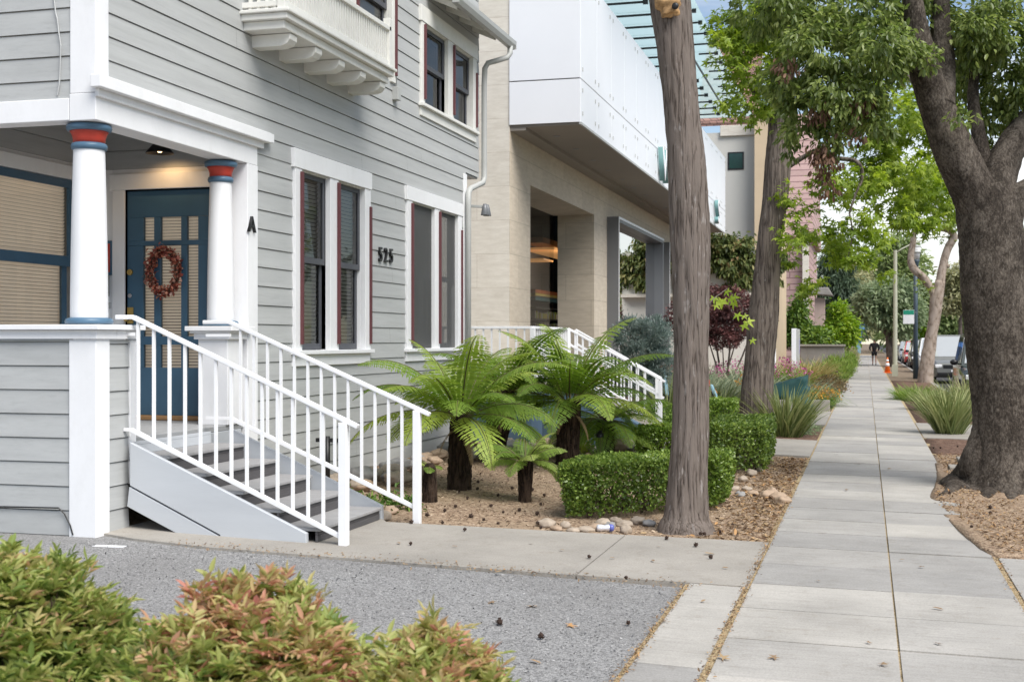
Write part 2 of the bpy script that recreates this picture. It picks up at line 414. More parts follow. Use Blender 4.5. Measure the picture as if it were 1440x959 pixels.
MT['road'] = chipmat('road_asphalt', [(0.04, 0.04, 0.042), (0.06, 0.06, 0.062), (0.075, 0.075, 0.075)], 90, 0.5, big=0.4, bigcol=(0.05, 0.05, 0.05), bigamt=0.4)
MT['chips'] = chipmat('wood_chip_mulch', [(0.11, 0.07, 0.045), (0.26, 0.18, 0.12), (0.36, 0.26, 0.18), (0.50, 0.38, 0.27)], 46, 1.0, (1, 1.4, 1), big=1.3, bigcol=(0.30, 0.225, 0.15), bigamt=0.6)
MT['soil'] = chipmat('dry_soil', [(0.10, 0.07, 0.05), (0.19, 0.145, 0.10), (0.27, 0.21, 0.15)], 30, 0.9, big=0.9, bigcol=(0.22, 0.17, 0.12), bigamt=0.6)
MT['mulch'] = chipmat('brown_bark_mulch', [(0.06, 0.035, 0.025), (0.14, 0.08, 0.055), (0.23, 0.15, 0.11)], 40, 1.0)
MT['dust'] = chipmat('sandy_joint_litter', [(0.22, 0.16, 0.09), (0.42, 0.32, 0.18), (0.52, 0.42, 0.27)], 90, 0.8)
MT['bark1'] = barkmat('grey_brown_bark', (0.030, 0.023, 0.019), (0.105, 0.083, 0.069), (0.20, 0.165, 0.142), 24, 2.0, 0.5, (0.42, 0.39, 0.37), 1.0, 0.72, 0.7, 0.62)
MT['bark2'] = barkmat('furrowed_grey_bark', (0.035, 0.028, 0.024), (0.095, 0.076, 0.065), (0.18, 0.148, 0.125), 24.0, 1.8, 0.3, wr=0.55, dist=0.7)
MT['bark3'] = barkmat('dark_plated_bark', (0.015, 0.012, 0.010), (0.058, 0.047, 0.038), (0.19, 0.16, 0.132), 8, 4.5, 0.6, (0.20, 0.175, 0.15), 1.0, 0.16, 1.0, 0.85)
MT['barkpale'] = barkmat('pale_smooth_bark', (0.13, 0.095, 0.07), (0.28, 0.22, 0.175), (0.38, 0.31, 0.26), 5, 3, 0.3)
MT['fibre'] = barkmat('black_fern_fibre', (0.006, 0.005, 0.004), (0.022, 0.014, 0.01), (0.06, 0.04, 0.028), 30, 4, 0.3, (0.10, 0.07, 0.045), 1.0)
MT['twig'] = paint('twig_brown', (0.09, 0.062, 0.042), 0.85, 0.2, 10, 0.2, 60)
MT['teal'] = paint('teal_fabric_cover', (0.035, 0.105, 0.10), 0.75, 0.2, 5, 0.4, 25)
MT['bluewall'] = paint('blue_grey_wall_paint', (0.075, 0.125, 0.18), 0.6, 0.12, 1.5, 0.2, 40)
MT['concgrey'] = concretemat('grey_concrete_wall', (0.30, 0.28, 0.26))
MT['skin'] = paint('skin', (0.42, 0.25, 0.18), 0.6, 0.05, 8, 0)
MT['cloth'] = paint('black_cloth', (0.02, 0.02, 0.024), 0.85, 0.2, 12, 0.2, 80)
MT['orange'] = paint('orange_plastic', (0.75, 0.16, 0.02), 0.5, 0.1, 5, 0.05, 40)
MT['sky_blue'] = paint('bright_blue_steel', (0.06, 0.17, 0.45), 0.4, 0.1, 3, 0.05, 50)
MT['lightblue'] = paint('pale_blue_enamel', (0.25, 0.42, 0.50), 0.35, 0.1, 4, 0)
MT['polepale'] = paint('pale_green_pole', (0.42, 0.42, 0.33), 0.6, 0.06, 3, 0.1, 40)
MT['poledark'] = paint('blue_grey_pole', (0.05, 0.075, 0.10), 0.45, 0.08, 3, 0.05, 40)
MT['lamp'] = paint('frosted_lantern', (0.72, 0.72, 0.74), 0.4, 0.03, 5, 0)
MT['signgreen'] = paint('sign_green', (0.02, 0.28, 0.18), 0.4, 0.05, 5, 0)
MT['rubber'] = paint('tyre_rubber', (0.018, 0.018, 0.018), 0.8, 0.1, 10, 0.1, 80)
MT['chrome'] = paint('chrome', (0.6, 0.6, 0.62), 0.15, 0.03, 5, 0, metallic=1.0)
MT['carglass'] = paint('car_glass', (0.02, 0.024, 0.026), 0.04, 0.05, 2, 0, spec=1.0)
MT['rockA'] = paint('buff_river_stone', (0.36, 0.295, 0.23), 0.7, 0.22, 9, 0.3, 60)
MT['rockB'] = paint('grey_river_stone', (0.28, 0.27, 0.26), 0.7, 0.22, 9, 0.3, 60)
MT['rockC'] = paint('tan_orange_stone', (0.37, 0.27, 0.19), 0.7, 0.2, 9, 0.3, 60)
MT['pod'] = paint('dark_seed_ball', (0.045, 0.026, 0.018), 0.85, 0.3, 60, 0.4, 200)

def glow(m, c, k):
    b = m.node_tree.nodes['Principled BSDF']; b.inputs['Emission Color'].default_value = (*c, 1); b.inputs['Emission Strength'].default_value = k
glow(MT['blind'], (1.0, 0.82, 0.64), 0.09)        # glow added to the blind material to brighten it; no lit room behind
# ---------------------------------------------------------------- camera, light, sky
cam = bpy.data.cameras.new('camera'); camo = bpy.data.objects.new('camera', cam); COL.objects.link(camo)
cam.sensor_width = 36; cam.lens = 36 * F / 1440; cam.clip_end = 2000; cam.clip_start = 0.1
camo.location = (0, 0, H); camo.rotation_euler = (math.pi / 2, 0, A)
cam.dof.use_dof = True; cam.dof.focus_distance = 12.0; cam.dof.aperture_fstop = 5.0
SC.camera = camo
SUN_EL, SUN_AZ = math.radians(52), math.radians(128)      # azimuth measured clockwise from +Y
sd = Vector((math.sin(SUN_AZ) * math.cos(SUN_EL), math.cos(SUN_AZ) * math.cos(SUN_EL), math.sin(SUN_EL)))
sun = bpy.data.lights.new('sun', 'SUN'); suno = bpy.data.objects.new('sun', sun); COL.objects.link(suno)
sun.energy = 2.7; sun.angle = math.radians(40); sun.color = (1, 0.965, 0.91)
suno.location = (0, 0, 30); suno.rotation_euler = (-sd).to_track_quat('-Z', 'Y').to_euler()
w = bpy.data.worlds.new('World'); SC.world = w; w.use_nodes = True
nt = w.node_tree; bg = nt.nodes['Background']
sk = N(nt, 'ShaderNodeTexSky', sky_type='NISHITA'); sk.sun_disc = False; sk.sun_elevation = SUN_EL; sk.sun_rotation = SUN_AZ
sk.air_density = 1.0; sk.dust_density = 0.2; sk.ozone_density = 1.5
tc = N(nt, 'ShaderNodeTexCoord')
mp = N(nt, 'ShaderNodeMapping'); mp.inputs['Scale'].default_value = (1.0, 1.0, 2.6); mp.inputs['Location'].default_value = (0.6, 2.4, 0.3)
nt.links.new(tc.outputs['Generated'], mp.inputs['Vector'])
n1 = N(nt, 'ShaderNodeTexNoise', Scale=2.3, Detail=9.0, Roughness=0.58, Distortion=0.25); nt.links.new(mp.outputs[0], n1.inputs['Vector'])
cr = ramp(nt, [(0.48, (0.05, 0.05, 0.05)), (0.72, (0.9, 0.9, 0.9))]); nt.links.new(n1.outputs['Fac'], cr.inputs['Fac'])
mx = N(nt, 'ShaderNodeMix', data_type='RGBA'); nt.links.new(cr.outputs['Color'], mx.inputs[0]); nt.links.new(sk.outputs[0], mx.inputs[6])
mx.inputs[7].default_value = (9.6, 9.3, 8.9, 1)
nt.links.new(mx.outputs[2], bg.inputs['Color']); bg.inputs['Strength'].default_value = 0.07
SC.view_settings.view_transform = 'Standard'; SC.view_settings.look = 'None'; SC.view_settings.exposure = 1.0; SC.view_settings.gamma = 1.0
SC.render.engine = 'CYCLES'; SC.render.resolution_x = 1024; SC.render.resolution_y = 681
SC.cycles.max_bounces = 8; SC.cycles.transparent_max_bounces = 24

# ---------------------------------------------------------------- ground
def sheet(name, pts, mat, dz, thick=0.0, kind='structure', fill=None):
    """polygon in plan, laid dz above the falling ground; cut where the fall changes"""
    bm = bmesh.new()
    vs = [bm.verts.new((x, y, 0)) for x, y in pts]
    bm.faces.new(vs)
    for xc in (-5.65, -0.74, 2.5):
        bmesh.ops.bisect_plane(bm, geom=bm.verts[:] + bm.edges[:] + bm.faces[:], plane_co=(xc, 0, 0), plane_no=(1, 0, 0))
    for v in bm.verts: v.co.z = zg(v.co.x) + dz
    if thick:
        r = bmesh.ops.extrude_face_region(bm, geom=bm.faces[:])
        for e in r['geom']:
            if isinstance(e, bmesh.types.BMVert): e.co.z -= thick
    bmesh.ops.triangulate(bm, faces=[f for f in bm.faces if len(f.verts) > 4])
    bmesh.ops.recalc_face_normals(bm, faces=bm.faces)
    me = bpy.data.meshes.new(name); bm.to_mesh(me); bm.free()
    o = link_mesh(name, me, mat)
    if kind: o['kind'] = kind
    return o
gmb = MB()
prof = [(-400, 0.135), (-5.65, 0.135), (-0.74, -0.012), (2.5, -0.060), (2.56, -0.24), (12.0, -0.24), (12.1, -0.06), (400, -0.06)]
ys = [-60, 0, 10, 30, 80, 200, 700]
for (xa, za), (xb, zb) in zip(prof[:-1], prof[1:]):
    for ya, yb in zip(ys[:-1], ys[1:]):
        gmb.quad((xa, ya, za), (xb, ya, zb), (xb, yb, zb), (xa, yb, za))
gmb.build('ground', MT['soil'], merge=True)['kind'] = 'structure'
mb = MB(); mb.quad((2.66, -60, -0.185), (11.9, -60, -0.185), (11.9, 600, -0.185), (2.66, 600, -0.185))
mb.build('road', MT['road'])['kind'] = 'structure'
mb = MB()
for k in range(-10, 110): mb.box(2.5, 2.66, k * 3.0 + 0.006, k * 3.0 + 2.994, -0.22, -0.034)
mb.build('kerb', MT['concrete2'], bevel=0.02)['kind'] = 'structure'

# sidewalk slabs: two columns, joints every 0.82 m
mb = MB(); rv = []
P = 0.817; YJ = [-3 + P * 0 + P * k for k in range(0, 30)]
y0 = 7.07 - P * 12
cols = [(-0.74, 0.1655), (0.1695, 0.93)]
def slab(x0, x1, ya, yb, dz, t0=0.0, g=0.004):
    vs = []
    for zz in (-0.1, 0.0):
        for x, y in ((x0 + g, ya + g), (x1 - g, ya + g), (x1 - g, yb - g), (x0 + g, yb - g)):
            vs.append((x, y, zg(x) + dz + zz + t0 * (y - ya)))
    mb.add(vs, [(3, 2, 1, 0), (4, 5, 6, 7), (0, 1, 5, 4), (1, 2, 6, 5), (2, 3, 7, 6), (3, 0, 4, 7)])
    rv.extend([random.random()] * 8)
for k in range(-6, 190):
    ya, yb = y0 + k * P, y0 + (k + 1) * P
    for j, (xa, xb) in enumerate(cols):
        lft, rgt = 0, 0
        if k % 2: yb2 = yb - 0.006
        else: yb2 = yb
        slab(xa, xb, ya, yb2, 0.02 + random.uniform(-0.003, 0.003), random.uniform(-0.003, 0.003))
# the strip beside the parking bay and the driveway crossing on the street side
for ya, yb in ((-1, 1.9), (1.9, 4.1), (4.1, 6.35), (6.35, 8.52)): slab(-1.13, -0.775, ya, yb, 0.019)
for ya, yb in ((-1, 3.9), (3.9, 7.0), (7.0, 10.36)):
    slab(0.965, 1.74, ya, yb, 0.018); slab(1.74, 2.49, ya, yb, 0.018)
o = mb.build('sidewalk', MT['concrete'])
at = o.data.attributes.new('rnd', 'FLOAT', 'POINT'); at.data.foreach_set('value', rv)
o['kind'] = 'structure'
sheet('joint_litter', [(-1.16, -1), (0.99, -1), (0.99, 160), (-0.78, 160), (-0.78, 8.6), (-1.16, 8.6)], MT['dust'], 0.009)
mb = MB()
for k in range(0, 60):                                       # bulge of the walk round the roots of the street tree
    pass
pts = [(0.93, 12.2), (0.99, 12.7), (1.0, 13.3), (0.985, 14.4), (1.0, 15.3), (1.03, 16.0), (1.0, 17.0), (0.93, 18.2)]
# litter filled joint lines
def bed_h(x, y, amp): return amp * (0.6 * noise.noise(Vector((x * 0.7, y * 0.7, 3))) + 0.4 * noise.noise(Vector((x * 2.6, y * 2.6, 9))) + 0.12 * noise.noise(Vector((x * 11, y * 11, 5))))
def bed(name, pts, mat, dz, amp, step=0.12, skirt=0.12):
    bm = bmesh.new(); bm.faces.new([bm.verts.new((x, y, 0)) for x, y in pts])
    xs = [p[0] for p in pts]; yy = [p[1] for p in pts]
    for a0, a1, no in ((min(xs), max(xs), (1, 0, 0)), (min(yy), max(yy), (0, 1, 0))):
        c = a0 + step
        while c < a1:
            bmesh.ops.bisect_plane(bm, geom=bm.verts[:] + bm.edges[:] + bm.faces[:], plane_co=(c * no[0], c * no[1], 0), plane_no=no)
            c += step
    bnd = set(v for e in bm.edges if e.is_boundary for v in e.verts)
    for v in bm.verts:
        v.co.z = zg(v.co.x) + (dz + 0.5 * bed_h(v.co.x, v.co.y, amp) if v in bnd else dz + 0.008 + bed_h(v.co.x, v.co.y, amp))
    es = [e for e in bm.edges if e.is_boundary]
    r = bmesh.ops.extrude_edge_only(bm, edges=es)
    for e in r['geom']:
        if isinstance(e, bmesh.types.BMVert): e.co.z -= skirt
    bmesh.ops.recalc_face_normals(bm, faces=bm.faces)
    for f in bm.faces: f.smooth = True
    me = bpy.data.meshes.new(name); bm.to_mesh(me); bm.free()
    o = link_mesh(name, me, mat); o['kind'] = 'structure'
    return o
sheet('parking_bay', [(-14, -3), (-1.15, -3), (-1.15, 8.42), (-3.0, 8.40), (-4.6, 8.42), (-5.4, 8.55), (-6.0, 8.75), (-14, 8.75)], MT['asphalt'], 0.004)
sheet('walkway', [(-5.66, 8.62), (-5.3, 8.50), (-4.6, 8.40), (-3.0, 8.42), (-1.9, 8.47), (-1.9, 10.33), (-3.9, 10.12), (-4.2, 10.6), (-5.66, 10.6)], MT['concrete2'], 0.022, 0.14)
sheet('walkway', [(-1.888, 8.47), (-0.755, 8.55), (-0.755, 10.48), (-1.888, 10.335)], MT['concrete2'], 0.022, 0.14)
bed('planting_bed', [(-5.7, 10.3), (-4.15, 10.58), (-3.88, 10.14), (-1.9, 10.34), (-0.77, 10.49), (-0.765, 13), (-0.78, 18.6), (-5.7, 18.6)], MT['chips'], -0.006, 0.05)
sheet('side_path', [(-3.3, 18.35), (-0.76, 18.35), (-0.76, 21.3), (-3.3, 21.3)], MT['concrete2'], 0.03, 0.14)
bed('planting_bed', [(-3.2, 21.4), (-0.78, 21.4), (-0.78, 25.2), (-3.2, 25.2)], MT['mulch'], 0.0, 0.04, 0.3)
sheet('side_path', [(-6.0, 25.3), (-0.76, 25.3), (-0.76, 30.0), (-6.0, 30.0)], MT['concrete2'], 0.03, 0.14)
bed('planting_bed', [(-6.2, 30.2), (-0.95, 30.2), (-0.85, 80), (-6.2, 80)], MT['mulch'], 0.02, 0.05, 0.8)
bed('planting_bed', [(0.93, 10.4), (0.86, 10.75), (0.77, 11.7), (0.67, 13.4), (0.645, 14.2), (0.74, 15.1), (0.82, 16.2), (0.90, 18.2), (0.93, 19.6), (2.49, 19.6), (2.49, 10.4)], MT['chips'], 0.022, 0.05)
sheet('side_path', [(0.95, 22.9), (2.49, 22.9), (2.49, 27.0), (0.95, 27.0)], MT['concrete2'], 0.02, 0.14)
bed('planting_bed', [(0.94, 19.7), (2.49, 19.7), (2.49, 22.8), (0.94, 22.8)], MT['mulch'], 0.012, 0.04, 0.2)
bed('planting_bed', [(0.94, 27.2), (2.49, 27.2), (2.49, 56), (0.94, 56)], MT['mulch'], 0.0, 0.04, 0.6)
mb = MB()
for (xa, ya, xb, yb) in ((1.02, 17.1, 2.4, 17.5), (1.2, 18.25, 2.4, 18.7)): mb.box(xa, xb, ya, yb, -0.05, 0.055)
for (xa, ya, xb, yb) in ((-2.4, 30.0, -0.8, 30.18),): mb.box(xa, xb, ya, yb, -0.05, 0.30)
mb.build('paving_edge', MT['concrete2'], bevel=0.01)['kind'] = 'structure'
mb = MB(); a = gp(95, 776); b = gp(175, 770)
mb.bar(a + Vector((-1.5, 0.13, 0.008)), b + Vector((0, 0, 0.008)), 0.07, 0.004)
mb.build('painted_line', MT['white'])['kind'] = 'structure'

# ---------------------------------------------------------------- grey clapboard house
XW, YF, YE, YB, XI = -5.65, 8.53, 17.84, 11.15, -7.28
FLOOR = 0.88
house = thing('house', 'two storey grey clapboard house with white trim and a recessed corner porch', 'house', (XW, YF, 0.158))
def clap(mb, put, u0, u1, z0, z1, opens, exp=0.184, zref=0.158):
    """lap boards with a dark open joint; put(u, out, z) gives the point"""
    k0 = math.floor((z0 - zref) / exp)
    z = zref + k0 * exp
    prof = lambda t: 0.019 - 0.010 * t
    while z < z1:
        segs = [(z, z + exp - 0.010, True), (z + exp - 0.010, z + exp, False)]
        for sa, sb, board in segs:
            cuts = sorted(set([sa, sb] + [c for o in opens for c in (o[2], o[3]) if sa < c < sb] + [c for c in (z0, z1) if sa < c < sb]))
            for ca, cb in zip(cuts[:-1], cuts[1:]):
                if cb <= z0 or ca >= z1: continue
                iv = [(u0, u1)]
                for oa, ob, oz0, oz1 in opens:
                    if oz0 < (ca + cb) / 2 < oz1:
                        nv = []
                        for p, q in iv:
                            if ob <= p or oa >= q: nv.append((p, q)); continue
                            if oa > p: nv.append((p, oa))
                            if ob < q: nv.append((ob, q))
                        iv = nv
                kk = round((z - zref) / exp) + len(mb.v) * 0
                uj = u0 + (u1 - u0) * (0.15 + 0.7 * abs(math.sin(kk * 12.9898 + u0 * 3.1) * 43.7 % 1.0))
                if board and u1 - u0 > 3: iv = [s_ for p, q in iv for s_ in (((p, uj - 0.0012), (uj + 0.0012, q)) if p + .05 < uj < q - .05 else ((p, q),))]
                for p, q in iv:
                    if board:
                        oa_, ob_ = prof((ca - z) / exp), prof((cb - z) / exp)
                        mb.quad(put(p, oa_, ca), put(q, oa_, ca), put(q, ob_, cb), put(p, ob_, cb))
                        if abs(ca - z) < 1e-6: mb.quad(put(p, -0.005, ca), put(q, -0.005, ca), put(q, oa_, ca), put(p, oa_, ca))
                        if abs(cb - (z + exp - 0.010)) < 1e-6: mb.quad(put(p, ob_, cb), put(q, ob_, cb), put(q, -0.005, cb), put(p, -0.005, cb))
                    else:
                        mb.quad(put(p, -0.005, ca), put(q, -0.005, ca), put(q, -0.005, cb), put(p, -0.005, cb))
        z += exp
onX = lambda u, o, z: (XW + o, u, z)
# window openings on the long side: (Y0, Y1, z0, z1)
def yz(px, py): p = on_x(px, py, XW); return p.y, p.z
W1 = [(yz(419, 238)[0], yz(459, 250)[0]), (yz(471, 250)[0], yz(508, 250)[0])]; w1z = (1.555, 3.42)
W2 = [(yz(575, 283)[0], yz(607, 250)[0]), (yz(614, 250)[0], yz(640, 250)[0])]; w2z = (1.555, 3.44)
W3 = [(yz(593, 100)[0], yz(626, 100)[0]), (yz(634, 100)[0], yz(661, 100)[0])]; w3z = (4.77, 5.84)
W4 = [(yz(430, 20)[0], yz(470, 20)[0]), (yz(498, 20)[0], yz(546, 60)[0])]; w4z = (4.86, 6.6)
opens = []
for W, z in ((W1, w1z), (W2, w2z), (W3, w3z), (W4, w4z)): opens += [(a, b, z[0], z[1]) for a, b in W]
mb = MB()
clap(mb, onX, YB + 0.02, YE, 0.12, 3.45, opens)
clap(mb, onX, YF + 0.02, YE, 3.45, 4.11, opens, zref=3.45); clap(mb, onX, YF + 0.02, 18.5, 4.11, 7.4, opens, zref=3.45)
mb.box(XW - 2, XW - 0.01, YE, 18.5, 4.09, 4.11); mb.box(XW - 2, XW - 0.01, 18.47, 18.5, 4.11, 7.4)
clap(mb, onX, YF + 0.12, 8.975, 0.10, 1.66, [])
mb.build('side_wall', MT['siding'], house)
onF = lambda u, o, z: (u, YF - o, z)
mb = MB()
clap(mb, onF, -12.0, XW - 0.1, 3.44, 7.4, [], zref=3.46)
mb.build('front_wall', MT['siding'], house)
mb = MB()
clap(mb, onF, -12.0, XW - 0.02, 0.36, 1.66, [], zref=0.36)
mb.build('porch_wall', MT['siding'], house)
mb = MB(); mb.box(-12.0, XW - 0.06, YF - 0.012, YF + 0.03, 0.165, 0.352)
mb.build('skirt_board', MT['siding'], house, bevel=0.004)
# porch recess
mb = MB()
clap(mb, lambda u, o, z: (u, YB - o, z), XI, XW - 0.02, 3.34, 4.4, [], zref=3.34)
clap(mb, lambda u, o, z: (XI + o, u, z), YF + 0.2, YB, 3.34, 4.4, [], zref=3.34)
mb.box(XI - 0.3, XI - 0.2, YF + 0.2, YB, 0.3, 3.34); mb.box(XI - 0.1, XI - 0.004, YF + 0.2, 9.26, 0.3, 3.34); mb.box(XI - 0.1, XI - 0.004, 10.64, YB, 0.3, 3.34); mb.box(XI - 0.1, XI - 0.004, 9.26, 10.64, 0.3, 1.58)
mb.build('porch_back_wall', MT['siding'], house)
mb = MB(); mb.box(XI, XI + 0.02, 8.9, 9.24, FLOOR, 3.338); mb.box(XI, XI + 0.02, 10.66, YB, FLOOR, 3.338); mb.box(XI, XI + 0.02, 9.24, 10.66, 3.17, 3.338); mb.box(XI, XI + 0.02, 9.24, 10.66, FLOOR, 1.60)
dX0, dX1, dz0, dz1 = -7.06, -6.13, 0.925, 3.12
dX0 = on_y(178, 400, YB).x; dX1 = on_y(297, 400, YB).x
mb.box(XI, dX0 - 0.14, YB - 0.02, YB, FLOOR, 3.338); mb.box(dX1 + 0.10, XW - 0.2, YB - 0.02, YB, FLOOR, 3.338); mb.box(dX0 - 0.14, dX1 + 0.10, YB - 0.02, YB, 3.26, 3.338)
mb.build('porch_lining', MT['white'], house, bevel=0.003)
mb = MB(); mb.box(XI, XW - 0.01, YF + 0.03, YB + 0.05, FLOOR - 0.05, FLOOR); mb.build('porch_floor', MT['porch'], house, bevel=0.006)
mb = MB(); mb.box(XW - 0.06, XW, 9.06, 10.9, 0.62, FLOOR - 0.052); mb.build('porch_fascia', MT['stairgrey'], house, bevel=0.004)
mb = MB(); mb.box(XI, XW - 0.13, YF + 0.13, YB, 4.40, 4.44); mb.build('porch_ceiling', MT['siding'], house)
# inside of the walls so that no light leaks
mb = MB(); mb.box(-12, XW - 0.5, YB + 0.65, YE, 0, 7.4); mb.box(-12, XI - 0.7, YF + 0.12, YB + 0.65, 0, 7.4); mb.box(XI - 0.7, XW - 0.5, YF + 0.12, YB + 0.65, 4.6, 7.4)
mb.build('inner_wall', MT['dark'], house)
# corner boards, posts, beam, ledge
def trimbox(name, mat, *bs, bevel=0.005):
    m = MB()
    for b in bs: m.box(*b)
    return m.build(name, MT[mat], house, bevel=bevel)
trimbox('corner_board', 'white', (XW - 0.20, XW + 0.024, YF - 0.024, YF + 0.15, 3.535, 7.4))
trimbox('corner_board', 'white', (XW - 0.205, XW + 0.03, YF - 0.03, YF + 0.155, 0.12, 1.66))
trimbox('corner_board', 'white', (XW, XW + 0.028, 8.975, 9.06, 0.52, 1.66))
trimbox('corner_board', 'white', (XW - 0.02, XW + 0.028, YE - 0.13, YE + 0.02, 0.2, 4.08))
trimbox('pilaster', 'white', (XW - 0.16, XW + 0.034, 10.96, 11.17, 0.5, 3.322))
trimbox('porch_beam', 'white', (-12, XW - 0.205, YF - 0.03, YF + 0.15, 3.33, 3.50), (XW - 0.20, XW + 0.03, YF - 0.032, 11.17, 3.325, 3.53))
trimbox('beam_ledge', 'white', (XW + 0.026, XW + 0.115, YF - 0.10, 11.30, 3.56, 3.655), (XW + 0.026, XW + 0.085, YF - 0.07, 11.42, 3.575, 3.662), (XW + 0.027, XW + 0.06, YF - 0.04, 11.25, 3.50, 3.56))
trimbox('porch_wall_cap', 'white', (-12, XW + 0.09, YF - 0.09, YF + 0.24, 1.735, 1.775), (XW - 0.26, XW + 0.09, YF + 0.24, 9.10, 1.735, 1.775))
trimbox('cap_moulding', 'white', (-12, XW + 0.05, YF - 0.05, YF + 0.22, 1.665, 1.733), (XW - 0.22, XW + 0.05, YF + 0.22, 9.075, 1.665, 1.733))
# second pedestal
pX, pY = XW - 0.14, 10.76
trimbox('pedestal', 'white', (pX - 0.15, pX + 0.15, pY - 0.15, pY + 0.15, FLOOR, 1.665), (pX - 0.18, pX + 0.18, pY - 0.18, pY + 0.18, 1.665, 1.72))
trimbox('pedestal_cap', 'white', (pX - 0.24, pX + 0.24, pY - 0.24, pY + 0.22, 1.742, 1.785), (pX - 0.205, pX + 0.205, pY - 0.205, pY + 0.2, 1.72, 1.742))
def column(cx, cy, zb, rb, rt, ztop):
    m = MB(); zs = zb + 0.05
    zt = ztop - 0.205
    m.lathe([(rb + (rt - rb) * t ** 1.6, zs + (zt - zs) * t) for t in [i / 10 for i in range(11)]], (cx, cy), 40)
    c = m.build('porch_column', MT['white'], house, smooth=True)
    md = c.modifiers.new('edge', 'EDGE_SPLIT'); md.split_angle = math.radians(50)
    m = MB(); m.lathe([(rb + 0.005, zb), (rb + 0.035, zb + 0.006), (rb + 0.04, zb + 0.025), (rb + 0.03, zb + 0.045), (rb - 0.01, zb + 0.055)], (cx, cy), 40); m.build('column_base', MT['bluelight'], c, smooth=True)
    m = MB(); r = rt
    m.lathe([(r, zt), (r + 0.014, zt + 0.006), (r + 0.02, zt + 0.028), (r + 0.014, zt + 0.048), (r, zt + 0.056)], (cx, cy), 40); m.build('column_ring', MT['bluelight'], c, smooth=True)
    m = MB(); m.lathe([(r + 0.002, zt + 0.050), (r + 0.004, zt + 0.09), (r + 0.016, zt + 0.125), (r + 0.03, zt + 0.146)], (cx, cy), 40); m.build('column_band', MT['red'], c, smooth=True)
    m = MB(); m.lathe([(r + 0.02, zt + 0.142), (r + 0.045, zt + 0.148), (r + 0.055, zt + 0.17), (r + 0.05, zt + 0.192), (r + 0.02, zt + 0.203)], (cx, cy), 40); m.build('column_capital', MT['bluelight'], c, smooth=True)
column(XW - 0.155, YF + 0.16, 1.778, 0.142, 0.118, 3.328)
column(pX, pY, 1.788, 0.125, 0.10, 3.323)

def sash_frame(m, put, a, b, z0, z1, o, wd=0.05, th=0.03):
    for (p, q, s, t) in ((a, a + wd, z0, z1), (b - wd, b, z0, z1), (a + wd, b - wd, z0, z0 + wd * 1.3), (a + wd, b - wd, z1 - wd, z1)):
        vs = [put(p, o, s), put(q, o, s), put(q, o, t), put(p, o, t), put(p, o - th, s), put(q, o - th, s), put(q, o - th, t), put(p, o - th, t)]
        m.add(vs, [(0, 1, 2, 3), (7, 6, 5, 4), (0, 4, 5, 1), (1, 5, 6, 2), (2, 6, 7, 3), (3, 7, 4, 0)])
def pbox(m, put, a, b, o0, o1, z0, z1):
    vs = [put(p, o, z) for z in (z0, z1) for p, o in ((a, o0), (b, o0), (b, o1), (a, o1))]
    m.add(vs, [(3, 2, 1, 0), (4, 5, 6, 7), (0, 1, 5, 4), (1, 2, 6, 5), (2, 3, 7, 6), (3, 0, 4, 7)])
